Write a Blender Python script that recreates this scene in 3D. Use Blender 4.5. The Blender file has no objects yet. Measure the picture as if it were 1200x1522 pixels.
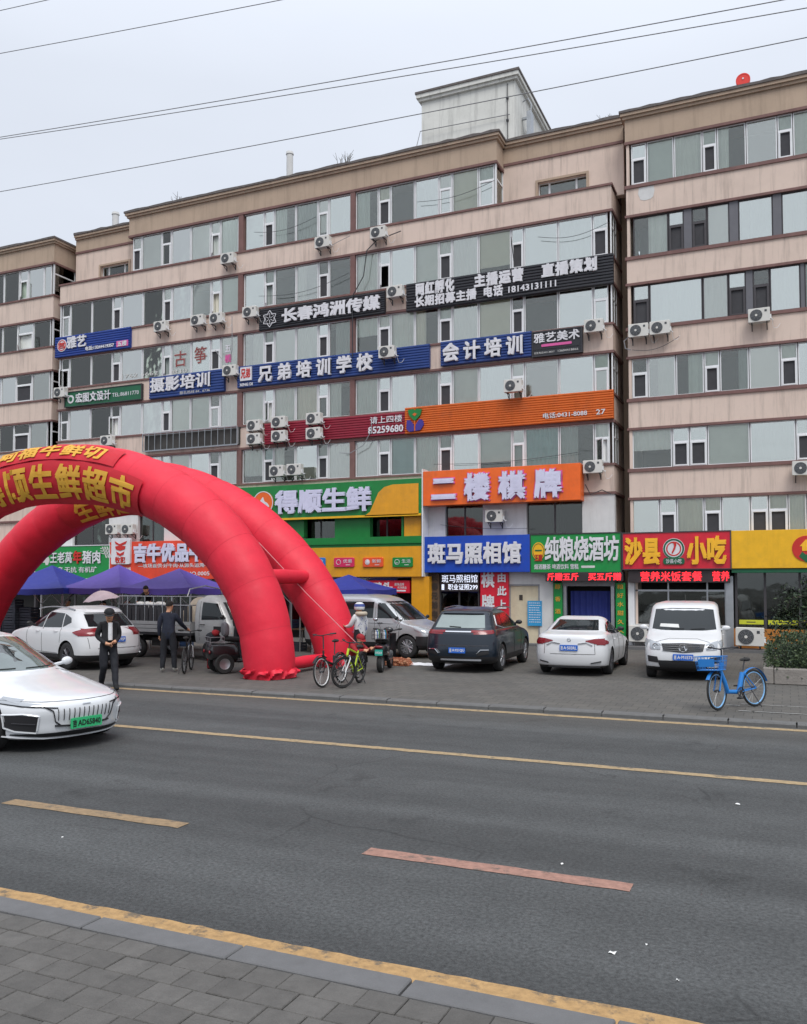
import bpy, math, random
from math import radians, sin, cos, pi, tan, sqrt, atan2, hypot
from mathutils import Vector, Matrix, noise
random.seed(7)
S = bpy.context.scene
COL = S.collection
# ---------------------------------------------------------------- camera
F, CX, CY, PITCH, YAW, EYE = 1290.0, 600.0, 812.0, radians(2.5), radians(23.9), 2.35
cd = bpy.data.cameras.new('camera'); cam = bpy.data.objects.new('camera', cd); COL.objects.link(cam)
S.camera = cam
cd.sensor_fit = 'HORIZONTAL'; cd.sensor_width = 36; cd.lens = F / 1200 * 36
cd.shift_y = (CY - 761) / 1200
cd.clip_start = .05; cd.clip_end = 2000
cam.location = (0, 0, EYE); cam.rotation_euler = (pi / 2 + PITCH, 0, YAW)
S.render.resolution_x = 807; S.render.resolution_y = 1024
_f = Vector((-sin(YAW) * cos(PITCH), cos(YAW) * cos(PITCH), sin(PITCH)))
_r = Vector((cos(YAW), sin(YAW), 0)); _u = _r.cross(_f)
def ray(px, py): return _f + _r * ((px - CX) / F) - _u * ((py - CY) / F)
def PY(px, py, Y):
    d = ray(px, py); t = Y / d.y
    return d.x * t, EYE + d.z * t
def PG(px, py, z=0):
    d = ray(px, py); t = (z - EYE) / d.z
    return d.x * t, d.y * t
# ---------------------------------------------------------------- sky, sun, exposure
w = bpy.data.worlds.new('World'); S.world = w; w.use_nodes = True
nt = w.node_tree; nd = nt.nodes; nd.clear(); lk = nt.links.new
out = nd.new('ShaderNodeOutputWorld'); bg = nd.new('ShaderNodeBackground')
SUN_EL = radians(56)
sky = nd.new('ShaderNodeTexSky'); sky.sky_type = 'NISHITA'; sky.sun_disc = False
sky.sun_elevation = SUN_EL; sky.sun_rotation = radians(146); sky.dust_density = 3; sky.air_density = 1.2
tc = nd.new('ShaderNodeTexCoord'); sx = nd.new('ShaderNodeSeparateXYZ'); lk(tc.outputs['Generated'], sx.inputs[0])
cr = nd.new('ShaderNodeValToRGB'); lk(sx.outputs['Z'], cr.inputs[0])
e = cr.color_ramp.elements
e[0].position = 0; e[0].color = (5.3, 5.65, 6.3, 1); e[1].position = 1; e[1].color = (11.5, 12.2, 13.4, 1)
e.new(.2).color = (5.7, 6.05, 6.75, 1); e.new(.5).color = (6.1, 6.5, 7.25, 1); e.new(.75).color = (8.6, 9.1, 10.2, 1)
mp = nd.new('ShaderNodeMapping'); mp.inputs['Scale'].default_value = (1.2, 1.2, 3.5); lk(tc.outputs['Generated'], mp.inputs[0])
no = nd.new('ShaderNodeTexNoise'); no.inputs['Scale'].default_value = 1.6; no.inputs['Detail'].default_value = 4; lk(mp.outputs[0], no.inputs['Vector'])
mr = nd.new('ShaderNodeMapRange'); lk(no.outputs['Fac'], mr.inputs[0]); mr.inputs[3].default_value = .88; mr.inputs[4].default_value = 1.09
vm = nd.new('ShaderNodeVectorMath'); vm.operation = 'SCALE'; lk(cr.outputs[0], vm.inputs[0]); lk(mr.outputs[0], vm.inputs['Scale'])
mx = nd.new('ShaderNodeMixRGB'); mx.inputs[0].default_value = .92; lk(sky.outputs[0], mx.inputs[1]); lk(vm.outputs[0], mx.inputs[2])
lk(mx.outputs[0], bg.inputs[0]); bg.inputs[1].default_value = .1; lk(bg.outputs[0], out.inputs[0])
sd = bpy.data.lights.new('sun', 'SUN'); sd.energy = 1.5; sd.angle = radians(26); sd.color = (1, .97, .93)
so = bpy.data.objects.new('sun', sd); COL.objects.link(so)
so.rotation_euler = (radians(90) - SUN_EL, 0, radians(34)); so.location = (0, 0, 60)
S.view_settings.view_transform = 'Standard'; S.view_settings.look = 'None'
S.view_settings.gamma = 1; S.view_settings.use_curve_mapping = False; S.view_settings.exposure = .45
S.cycles.max_bounces = 6; S.cycles.diffuse_bounces = 3; S.cycles.transparent_max_bounces = 12
S.cycles.use_denoising = True
# ---------------------------------------------------------------- helpers
def hexc(h):
    h = h.lstrip('#'); v = [int(h[i:i + 2], 16) / 255 for i in (0, 2, 4)]
    return tuple(c / 12.92 if c < .04045 else ((c + .055) / 1.055) ** 2.4 for c in v)
MATS = {}
def mat(name, rgb=None, rough=.6, metal=0, var=.12, scale=3.0, bump=0, bscale=30, emit=0, streak=0, spec=.5, dirt=0, dscale=1.0, dcol=(.06, .055, .05), dlo=.52, dhi=.75, coat=0, sheen=0):
    if name in MATS: return MATS[name]
    if isinstance(rgb, str): rgb = hexc(rgb)
    m = bpy.data.materials.new(name); m.use_nodes = True; MATS[name] = m
    t = m.node_tree; n = t.nodes; L = t.links.new
    b = n['Principled BSDF']
    b.inputs['Roughness'].default_value = rough; b.inputs['Metallic'].default_value = metal
    b.inputs['Specular IOR Level'].default_value = spec
    if coat: b.inputs['Coat Weight'].default_value = coat; b.inputs['Coat Roughness'].default_value = .06
    tc = n.new('ShaderNodeTexCoord'); geo = n.new('ShaderNodeNewGeometry')
    P = geo.outputs['Position'] if (streak or dirt) else tc.outputs['Object']
    cur = None
    if var:
        a = n.new('ShaderNodeTexNoise'); a.inputs['Scale'].default_value = scale; a.inputs['Detail'].default_value = 6; a.inputs['Roughness'].default_value = .65
        L(P, a.inputs['Vector'])
        r = n.new('ShaderNodeMapRange'); L(a.outputs['Fac'], r.inputs[0]); r.inputs[1].default_value = .3; r.inputs[2].default_value = .7
        r.inputs[3].default_value = 1 - var; r.inputs[4].default_value = 1 + var
        vm = n.new('ShaderNodeVectorMath'); vm.operation = 'SCALE'; vm.inputs[0].default_value = rgb[:3]; L(r.outputs[0], vm.inputs['Scale'])
        cur = vm.outputs[0]
    else:
        c = n.new('ShaderNodeRGB'); c.outputs[0].default_value = (*rgb[:3], 1); cur = c.outputs[0]
    if dirt:
        a = n.new('ShaderNodeTexNoise'); a.inputs['Scale'].default_value = dscale; a.inputs['Detail'].default_value = 9; a.inputs['Roughness'].default_value = .75
        L(P, a.inputs['Vector'])
        r = n.new('ShaderNodeMapRange'); L(a.outputs['Fac'], r.inputs[0]); r.inputs[1].default_value = dlo; r.inputs[2].default_value = dhi; r.inputs[4].default_value = dirt
        x = n.new('ShaderNodeMixRGB'); L(r.outputs[0], x.inputs[0]); L(cur, x.inputs[1]); x.inputs[2].default_value = (*dcol, 1); cur = x.outputs[0]
    if streak:
        q = n.new('ShaderNodeMapping'); q.inputs['Scale'].default_value = (3.2, 3.2, .22); L(P, q.inputs[0])
        a = n.new('ShaderNodeTexNoise'); a.inputs['Scale'].default_value = 1.3; a.inputs['Detail'].default_value = 8; a.inputs['Roughness'].default_value = .7; L(q.outputs[0], a.inputs['Vector'])
        r = n.new('ShaderNodeMapRange'); L(a.outputs['Fac'], r.inputs[0]); r.inputs[1].default_value = .5; r.inputs[2].default_value = .78; r.inputs[4].default_value = streak
        x = n.new('ShaderNodeMixRGB'); L(r.outputs[0], x.inputs[0]); L(cur, x.inputs[1]); x.inputs[2].default_value = (*[c * .33 for c in rgb[:3]], 1); cur = x.outputs[0]
    L(cur, b.inputs['Base Color'])
    if rough < .9 and var:
        r2 = n.new('ShaderNodeTexNoise'); r2.inputs['Scale'].default_value = scale * 2.3; r2.inputs['Detail'].default_value = 4; L(P, r2.inputs['Vector'])
        r3 = n.new('ShaderNodeMapRange'); L(r2.outputs['Fac'], r3.inputs[0]); r3.inputs[3].default_value = max(.02, rough * .8); r3.inputs[4].default_value = min(1, rough * 1.2); L(r3.outputs[0], b.inputs['Roughness'])
    if bump:
        a = n.new('ShaderNodeTexNoise'); a.inputs['Scale'].default_value = bscale; a.inputs['Detail'].default_value = 5; L(P, a.inputs['Vector'])
        bp = n.new('ShaderNodeBump'); bp.inputs['Strength'].default_value = bump; bp.inputs['Distance'].default_value = .02; L(a.outputs['Fac'], bp.inputs['Height']); L(bp.outputs[0], b.inputs['Normal'])
    if emit:
        b.inputs['Emission Color'].default_value = (*rgb[:3], 1); b.inputs['Emission Strength'].default_value = emit
    return m
def glass_mat(name, tint, gloss=.45, rough=.03, wob=.25):
    m = bpy.data.materials.new(name); m.use_nodes = True; MATS[name] = m
    t = m.node_tree; n = t.nodes; L = t.links.new; n.remove(n['Principled BSDF'])
    o = n['Material Output']; g = n.new('ShaderNodeBsdfGlossy'); g.inputs['Roughness'].default_value = rough; g.inputs['Color'].default_value = (.98, 1, .95, 1)
    tr = n.new('ShaderNodeBsdfTransparent'); tr.inputs[0].default_value = (*tint, 1)
    lw = n.new('ShaderNodeFresnel'); lw.inputs['IOR'].default_value = 1.5
    ad = n.new('ShaderNodeMath'); ad.operation = 'ADD'; ad.use_clamp = True; L(lw.outputs[0], ad.inputs[0]); ad.inputs[1].default_value = gloss
    mx = n.new('ShaderNodeMixShader'); L(ad.outputs[0], mx.inputs[0]); L(tr.outputs[0], mx.inputs[1]); L(g.outputs[0], mx.inputs[2]); L(mx.outputs[0], o.inputs[0])
    geo = n.new('ShaderNodeNewGeometry'); a = n.new('ShaderNodeTexNoise'); a.inputs['Scale'].default_value = 1.1; L(geo.outputs['Position'], a.inputs['Vector'])
    bp = n.new('ShaderNodeBump'); bp.inputs['Strength'].default_value = wob; bp.inputs['Distance'].default_value = .05; L(a.outputs['Fac'], bp.inputs['Height']); L(bp.outputs[0], g.inputs['Normal'])
    return m
def tag(o, label=None, cat=None, group=None, kind=None):
    if label: o['label'] = label
    if cat: o['category'] = cat
    if group: o['group'] = group
    if kind: o['kind'] = kind
    return o
def empty(name, loc=(0, 0, 0), rz=0, label=None, cat=None, group=None, parent=None):
    o = bpy.data.objects.new(name, None); COL.objects.link(o); o.location = loc; o.rotation_euler = (0, 0, rz)
    o.empty_display_size = .2
    if parent: o.parent = parent
    return tag(o, label, cat, group)
def copy_tree(o, parent=None):
    c = o.copy(); COL.objects.link(c); c.parent = parent
    for ch in list(o.children): copy_tree(ch, c)
    return c
class MB:
    def __init__(s): s.v = []; s.f = []; s.mi = []; s.M = None; s.cm = 0
    def add(s, vs, fs, mi=None):
        b = len(s.v)
        if s.M is not None: vs = [s.M @ Vector(p) for p in vs]
        s.v += [tuple(p) for p in vs]; s.f += [tuple(b + i for i in f) for f in fs]
        s.mi += [s.cm if mi is None else mi] * len(fs); return s
    def box(s, x0, x1, y0, y1, z0, z1, mi=None):
        return s.add([(x0, y0, z0), (x1, y0, z0), (x1, y1, z0), (x0, y1, z0), (x0, y0, z1), (x1, y0, z1), (x1, y1, z1), (x0, y1, z1)],
                     [(0, 3, 2, 1), (4, 5, 6, 7), (0, 1, 5, 4), (1, 2, 6, 5), (2, 3, 7, 6), (3, 0, 4, 7)], mi)
    def plate(s, x0, x1, z0, z1, yb, yf, r=.03, ch=.01, seg=3, mi=None):   # rounded plate facing -y
        def ring(y, ins):
            q = []; rr = max(r - ins, .001)
            for cx, cz, a0 in ((x1 - r, z0 + r, -pi / 2), (x1 - r, z1 - r, 0), (x0 + r, z1 - r, pi / 2), (x0 + r, z0 + r, pi)):
                for k in range(seg + 1):
                    a = a0 + pi / 2 * k / seg; q.append((cx + rr * cos(a), y, cz + rr * sin(a)))
            return q
        R = [ring(yb, 0), ring(yf + ch, 0), ring(yf, ch)]; n = len(R[0])
        vs = sum(R, []); fs = [tuple(range(n - 1, -1, -1)), tuple(range(2 * n, 3 * n))]
        for j in range(2):
            for i in range(n): k = (i + 1) % n; fs.append((j * n + i, j * n + k, (j + 1) * n + k, (j + 1) * n + i))
        return s.add(vs, fs, mi)
    def prism(s, pts, a, b, axis='y', mi=None):
        n = len(pts)
        g = {'y': lambda p, t: (p[0], t, p[1]), 'x': lambda p, t: (t, p[0], p[1]), 'z': lambda p, t: (p[0], p[1], t)}[axis]
        vs = [g(p, a) for p in pts] + [g(p, b) for p in pts]
        fs = [tuple(range(n)), tuple(range(2 * n - 1, n - 1, -1))] + [(i, n + i, n + (i + 1) % n, (i + 1) % n) for i in range(n)]
        return s.add(vs, fs, mi)
    def cyl(s, p0, p1, r0, r1=None, seg=10, caps=True, mi=None):
        if r1 is None: r1 = r0
        p0 = Vector(p0); p1 = Vector(p1); d = (p1 - p0)
        if d.length < 1e-6: return s
        d.normalize(); a = d.orthogonal().normalized(); b = d.cross(a)
        vs = [p0 + (a * cos(2 * pi * i / seg) + b * sin(2 * pi * i / seg)) * r0 for i in range(seg)] + [p1 + (a * cos(2 * pi * i / seg) + b * sin(2 * pi * i / seg)) * r1 for i in range(seg)]
        fs = [(i, (i + 1) % seg, seg + (i + 1) % seg, seg + i) for i in range(seg)]
        if caps: fs += [tuple(range(seg - 1, -1, -1)), tuple(range(seg, 2 * seg))]
        return s.add(vs, fs, mi)
    def tube(s, pts, r, seg=6, mi=None, closed=False):
        P = [Vector(p) for p in pts]; n = len(P); rs = r if isinstance(r, (list, tuple)) else [r] * n
        vs = []; a = None
        for i in range(n):
            if closed: d = P[(i + 1) % n] - P[i - 1]
            else: d = P[min(i + 1, n - 1)] - P[max(i - 1, 0)]
            d.normalize()
            if a is None: a = d.orthogonal().normalized()
            a = (a - d * a.dot(d)).normalized(); b = d.cross(a)
            vs += [P[i] + (a * cos(2 * pi * k / seg) + b * sin(2 * pi * k / seg)) * rs[i] for k in range(seg)]
        fs = []
        for i in range(n if closed else n - 1):
            j = (i + 1) % n
            for k in range(seg): q = (k + 1) % seg; fs.append((i * seg + k, i * seg + q, j * seg + q, j * seg + k))
        if not closed: fs += [tuple(range(seg - 1, -1, -1)), tuple(range((n - 1) * seg, n * seg))]
        return s.add(vs, fs, mi)
    def torus(s, c, R, r, axis='y', seg=24, rs=6, mi=None):
        c = Vector(c); pts = []
        for i in range(seg):
            a = 2 * pi * i / seg
            pts.append(c + {'y': Vector((cos(a), 0, sin(a))), 'x': Vector((0, cos(a), sin(a))), 'z': Vector((cos(a), sin(a), 0))}[axis] * R)
        return s.tube(pts, r, rs, mi, closed=True)
    def ball(s, c, r, su=10, sv=7, sc=(1, 1, 1), mi=None):
        vs = []; fs = []
        for j in range(sv + 1):
            t = pi * j / sv
            for i in range(su): p = 2 * pi * i / su; vs.append((c[0] + r * sc[0] * sin(t) * cos(p), c[1] + r * sc[1] * sin(t) * sin(p), c[2] + r * sc[2] * cos(t)))
        for j in range(sv):
            for i in range(su): k = (i + 1) % su; fs.append((j * su + i, (j + 1) * su + i, (j + 1) * su + k, j * su + k))
        return s.add(vs, fs, mi)
    def lathe(s, prof, axis='y', c=(0, 0, 0), seg=16, mi=None):     # prof [(r, t)]
        vs = []; fs = []; n = len(prof)
        for i in range(seg):
            a = 2 * pi * i / seg
            for r, t in prof:
                p = {'y': (r * cos(a), t, r * sin(a)), 'z': (r * cos(a), r * sin(a), t), 'x': (t, r * cos(a), r * sin(a))}[axis]
                vs.append((p[0] + c[0], p[1] + c[1], p[2] + c[2]))
        for i in range(seg):
            k = (i + 1) % seg
            for j in range(n - 1): fs.append((i * n + j, k * n + j, k * n + j + 1, i * n + j + 1))
        return s.add(vs, fs, mi)
    def grid(s, fn, nu, nv, mi=None):
        vs = [fn(i / nu, j / nv) for j in range(nv + 1) for i in range(nu + 1)]
        fs = [(j * (nu + 1) + i, j * (nu + 1) + i + 1, (j + 1) * (nu + 1) + i + 1, (j + 1) * (nu + 1) + i) for j in range(nv) for i in range(nu)]
        return s.add(vs, fs, mi)
    def mesh(s, name, mats, smooth=None):
        me = bpy.data.meshes.new(name); me.from_pydata(s.v, [], s.f)
        ms = mats if isinstance(mats, (list, tuple)) else [mats]
        for m in ms: me.materials.append(m)
        if len(ms) > 1: me.polygons.foreach_set('material_index', s.mi)
        if smooth:
            me.polygons.foreach_set('use_smooth', [True] * len(me.polygons))
            try: me.set_sharp_from_angle(angle=radians(smooth))
            except Exception: pass
        me.update(); return me
    def build(s, name, mats, parent=None, smooth=None, loc=None):
        o = bpy.data.objects.new(name, s.mesh(name, mats, smooth)); COL.objects.link(o)
        if parent: o.parent = parent
        if loc: o.location = loc
        return o
def link(name, me, parent=None, loc=None):
    o = bpy.data.objects.new(name, me); COL.objects.link(o)
    if parent: o.parent = parent
    if loc: o.location = loc
    return o
# text -> mesh, upright in the xz plane, facing -y
_tc = bpy.data.curves.new('lettering', 'FONT'); _to = bpy.data.objects.new('lettering_source', _tc); COL.objects.link(_to)
_tcache = {}
def glyphs(body, bold, ext):
    k = (body, bold, ext)
    if k in _tcache: return _tcache[k]
    _tc.body = body; _tc.offset = 0; _tc.extrude = ext; _tc.resolution_u = 1 if bold > .03 else 2; _tc.size = 1
    bpy.context.view_layer.update()
    me = bpy.data.meshes.new_from_object(_to.evaluated_get(bpy.context.evaluated_depsgraph_get()))
    vs = [tuple(v.co) for v in me.vertices]; fs = [tuple(p.vertices) for p in me.polygons]
    bpy.data.meshes.remove(me)
    if bold > .004:                              # heavier strokes: the glyph laid over itself, each copy a hair deeper
        V, Fc = [], []; b = bold
        for i, (dx, dz) in enumerate(((b, b), (-b, b), (b, -b), (-b, -b), (0, 0))):
            n0 = len(V); V += [(v[0] + dx, v[1] + dz, v[2] * (1 + .05 * i)) for v in vs]; Fc += [tuple(n0 + q for q in f) for f in fs]
        vs, fs = V, Fc
    _tcache[k] = (vs, fs); return vs, fs
def text_row(s, parent, x0, x1, z0, z1, m, ext=.03, bold=.02, y=0, name='character', join=False, gap=.06, fit=False, step=0, slant=0):
    """CJK text in equal cells, or (fit) one string stretched to the box"""
    outs = []
    if fit:
        vs, fs = glyphs(s, bold, .01)
        if not vs: return outs
        xs = [v[0] for v in vs]; ys = [v[1] for v in vs]; a, b = min(xs), max(xs); c, d = min(ys), max(ys)
        mb = MB(); mb.add([(x0 + (v[0] - a) / (b - a) * (x1 - x0), y - ext * .5 - (v[2] / .01) * ext * .5, z0 + (v[1] - c) / max(d - c, .01) * (z1 - z0)) for v in vs], fs)
        return [mb.build(name, m, parent)]
    n = len(s); cw = (x1 - x0) / n; h = z1 - z0; all_ = MB()
    for i, ch in enumerate(s):
        if ch == ' ': continue
        vs, fs = glyphs(ch, bold, .01)
        wch = cw * (1 - gap); sxc = wch / .96; szc = h / .94
        cx = x0 + (i + .5) * cw
        q = [((v[0] - .5) * sxc, -ext * .5 - (v[2] / .01) * ext * .5, (v[1] + .09) * szc) for v in vs]
        if ord(ch) < 256:
            mx = (min(v[0] for v in vs) + max(v[0] for v in vs)) / 2; q = [((v[0] - mx) * sxc * 1.2, p[1], p[2] + .0) for v, p in zip(vs, q)]
        if join: all_.add([(p[0] + cx, p[1] + y, p[2] + z0) for p in q], fs)
        else:
            mb = MB(); mb.add(q, fs); outs.append(mb.build(name, m, parent, loc=(cx, y, z0)))
    if join: outs.append(all_.build(name, m, parent))
    return outs
# ---------------------------------------------------------------- materials
mat('plaster_pink', (.665, .535, .455), .9, var=.09, scale=.6, bump=.2, bscale=50, streak=.68, dirt=.2, dscale=.6)
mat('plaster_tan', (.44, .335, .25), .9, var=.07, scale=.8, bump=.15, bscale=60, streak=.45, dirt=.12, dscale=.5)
mat('trim_maroon', (.18, .095, .085), .75, var=.15, streak=.3)
mat('coping', (.12, .105, .10), .85, var=.25, scale=5)
mat('plaster_white', (.62, .62, .61), .85, var=.05, streak=.28, dirt=.1)
mat('tower_wall', (.68, .68, .64), .9, var=.06, scale=.7, streak=.75, dirt=.22, dscale=.45, dcol=(.16, .16, .13))
mat('upvc_white', (.72, .73, .74), .45, var=.04)
mat('frame_dark', (.055, .05, .055), .5, var=.08)
mat('panel_grey', (.12, .12, .135), .5, var=.08)
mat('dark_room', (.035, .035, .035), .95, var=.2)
mat('void_black', (.012, .012, .012), .95, var=0)
mat('screen', (.045, .045, .05), .8, var=.1)
mat('metal_zinc', (.42, .44, .46), .42, .8, var=.1)
mat('steel_dark', (.06, .06, .065), .5, .5, var=.1)
mat('ac_white', (.62, .61, .57), .5, var=.06, dirt=.14, dscale=6)
mat('ac_dark', (.05, .055, .06), .6, var=.1)
mat('ac_grille', (.22, .23, .24), .5, .3, var=.05)
glass_mat('glass', (.96, .98, .96), .06, .02, .07); glass_mat('glass_film', (.72, .78, .76), .50, .05, .10); glass_mat('glass_dusty', (.85, .87, .84), .28, .14, .05)
glass_mat('glass_shop', (.45, .5, .5), .05, .03, .1)
for i, c in enumerate([(.80, .82, .79), (.66, .71, .68), (.36, .41, .40), (.78, .75, .64), (.52, .62, .52), (.90, .91, .90)]):
    mat('curtain%d' % i, c, .95, var=.05, scale=2)
mat('curtain_teal', (.25, .42, .42), .95, var=.05); mat('curtain_blue', (.16, .25, .38), .95, var=.05); mat('curtain_yellow', (.5, .48, .25), .95, var=.05)
FY = 31.5
# ---------------------------------------------------------------- ground
mat('asphalt', (.064, .067, .067), .88, var=.10, scale=2.2, bump=.5, bscale=160, dirt=.30, dscale=1.3, dcol=(.045, .047, .048))
def asphalt_detail():
    m = MATS['asphalt']; t = m.node_tree; n = t.nodes; L = t.links.new; b = n['Principled BSDF']
    src = b.inputs['Base Color'].links[0].from_socket; geo = n.new('ShaderNodeNewGeometry')
    v = n.new('ShaderNodeTexNoise'); v.inputs['Scale'].default_value = 30; v.inputs['Detail'].default_value = 8; v.inputs['Roughness'].default_value = .8; L(geo.outputs['Position'], v.inputs['Vector'])
    r = n.new('ShaderNodeMapRange'); L(v.outputs['Fac'], r.inputs[0]); r.inputs[1].default_value = .36; r.inputs[2].default_value = .66; r.inputs[3].default_value = .45; r.inputs[4].default_value = 1.6
    q = n.new('ShaderNodeVectorMath'); q.operation = 'SCALE'; L(src, q.inputs[0]); L(r.outputs[0], q.inputs['Scale'])
    # long wheel-worn bands and fine cracks
    mp = n.new('ShaderNodeMapping'); mp.inputs['Scale'].default_value = (.05, .75, 1); L(geo.outputs['Position'], mp.inputs[0])
    w2 = n.new('ShaderNodeTexNoise'); w2.inputs['Scale'].default_value = 1.5; L(mp.outputs[0], w2.inputs['Vector'])
    r2 = n.new('ShaderNodeMapRange'); L(w2.outputs['Fac'], r2.inputs[0]); r2.inputs[1].default_value = .35; r2.inputs[2].default_value = .65; r2.inputs[3].default_value = .78; r2.inputs[4].default_value = 1.22
    q2 = n.new('ShaderNodeVectorMath'); q2.operation = 'SCALE'; L(q.outputs[0], q2.inputs[0]); L(r2.outputs[0], q2.inputs['Scale'])
    wn = n.new('ShaderNodeTexNoise'); wn.inputs['Scale'].default_value = 1.7; wn.inputs['Detail'].default_value = 6; L(geo.outputs['Position'], wn.inputs['Vector'])
    ad = n.new('ShaderNodeMixRGB'); ad.inputs[0].default_value = .22; L(geo.outputs['Position'], ad.inputs[1]); L(wn.outputs['Color'], ad.inputs[2])
    vo = n.new('ShaderNodeTexVoronoi'); vo.feature = 'DISTANCE_TO_EDGE'; vo.inputs['Scale'].default_value = .42; L(ad.outputs[0], vo.inputs['Vector'])
    r3 = n.new('ShaderNodeMapRange'); L(vo.outputs['Distance'], r3.inputs[0]); r3.inputs[1].default_value = 0; r3.inputs[2].default_value = .006; r3.inputs[3].default_value = .55; r3.inputs[4].default_value = 1
    gate = n.new('ShaderNodeTexNoise'); gate.inputs['Scale'].default_value = .35; L(geo.outputs['Position'], gate.inputs['Vector'])
    r4 = n.new('ShaderNodeMapRange'); L(gate.outputs['Fac'], r4.inputs[0]); r4.inputs[1].default_value = .53; r4.inputs[2].default_value = .6
    mm = n.new('ShaderNodeMapRange'); L(r4.outputs[0], mm.inputs[0]); mm.inputs[3].default_value = 1; L(r3.outputs[0], mm.inputs[4])
    q3 = n.new('ShaderNodeVectorMath'); q3.operation = 'SCALE'; L(q2.outputs[0], q3.inputs[0]); L(mm.outputs[0], q3.inputs['Scale'])
    # oil spots and a dusty strip along both kerbs
    ns = n.new('ShaderNodeTexNoise'); ns.inputs['Scale'].default_value = .9; ns.inputs['Detail'].default_value = 7; ns.inputs['Roughness'].default_value = .7; L(geo.outputs['Position'], ns.inputs['Vector'])
    rs = n.new('ShaderNodeMapRange'); L(ns.outputs['Fac'], rs.inputs[0]); rs.inputs[1].default_value = .59; rs.inputs[2].default_value = .68; rs.inputs[3].default_value = 1; rs.inputs[4].default_value = .62
    q4 = n.new('ShaderNodeVectorMath'); q4.operation = 'SCALE'; L(q3.outputs[0], q4.inputs[0]); L(rs.outputs[0], q4.inputs['Scale'])
    sp = n.new('ShaderNodeSeparateXYZ'); L(geo.outputs['Position'], sp.inputs[0])
    ra = n.new('ShaderNodeMapRange'); L(sp.outputs['Y'], ra.inputs[0]); ra.inputs[1].default_value = 13.6; ra.inputs[2].default_value = 15.7; ra.inputs[4].default_value = .45
    du = n.new('ShaderNodeMixRGB'); L(ra.outputs[0], du.inputs[0]); L(q4.outputs[0], du.inputs[1]); du.inputs[2].default_value = (.11, .10, .085, 1); q3 = du
    L(q3.outputs[0], b.inputs['Base Color'])
asphalt_detail()
mat('granite', (.125, .125, .127), .85, var=.10, scale=6, bump=.25, bscale=90, dirt=.3, dscale=5, dcol=(.09, .09, .09))
mat('kerb_far_stone', (.12, .12, .118), .9, var=.12, scale=6, bump=.3, dirt=.3, dscale=4)
mat('joint_soil', (.02, .02, .018), .95, var=.2)
for i in range(4):
    k = (.098, .110, .103, .088)[i]; mat('paver%d' % i, (k, k * .95, k * .88), .9, var=.16, scale=9, bump=.5, bscale=70, dirt=.3, dscale=7, dcol=(.05, .05, .048))
mat('soil_edge', (.035, .033, .03), .95, var=.3, scale=20)
def paint(name, rgb, wear, cmul=1.0):
    m = mat(name, rgb, .8, var=.25, scale=14, dirt=wear, dscale=4.5, dlo=.53, dhi=.62, dcol=(.085, .078, .066), bump=.3, bscale=120); return m
paint('line_yellow', (.38, .235, .10), .8); paint('line_pale', (.34, .25, .14), .7); paint('line_faded', (.26, .18, .10), .75); paint('line_pink', (.31, .17, .13), .85)
paint('line_white', (.32, .32, .31), .9)
def sheet(name, x0, x1, y0, y1, z, m, kind='structure'):
    o = MB().add([(x0, y0, z), (x1, y0, z), (x1, y1, z), (x0, y1, z)], [(0, 1, 2, 3)]).build(name, m); tag(o, kind=kind); return o
mat('far_ground', (.10, .10, .095), .95, var=.15, scale=.3)
sheet('ground', -400, 400, -300, 500, -.06, MATS['far_ground'])
K0, K1, K2, K3 = 4.515, 4.71, 15.66, 15.86      # near kerb, far kerb
sheet('road', -120, 60, K1 - .01, K2 + .01, 0, MATS['asphalt'])
# markings with ragged edges
def stripe(name, x0, x1, y0, y1, m, z=.005, rag=.012, seg=.12, cracks=False):
    mb = MB(); n = max(2, int((x1 - x0) / seg)); vs = []; rr = random.Random(len(name) * 7 + int(y0 * 10))
    for i in range(n + 1):
        x = x0 + (x1 - x0) * i / n
        vs += [(x, y0 + rr.uniform(-rag, rag), z), (x, y1 + rr.uniform(-rag, rag), z)]
    mb.add(vs, [(2 * i, 2 * i + 2, 2 * i + 3, 2 * i + 1) for i in range(n)])
    o = mb.build(name, m); tag(o, kind='structure'); return o
stripe('near_edge_line', -60, 12, 4.76, 4.98, MATS['line_yellow'])
stripe('far_lane_line', -60, 20, 11.26, 11.43, MATS['line_pale'])
stripe('far_edge_line', -60, 20, 15.30, 15.50, MATS['line_pale'])
for a, b, m in ((-3.44, -1.15, 'line_pink'), (-7.76, -5.42, 'line_faded'), (-12.1, -9.8, 'line_faded'), (.9, 3.2, 'line_faded')):
    stripe('lane_dash', a, b, 6.86, 7.05, MATS[m], rag=.008)
sheet('gutter', -60, 12, K1 - .005, 4.78, .003, MATS['soil_edge'])
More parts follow.
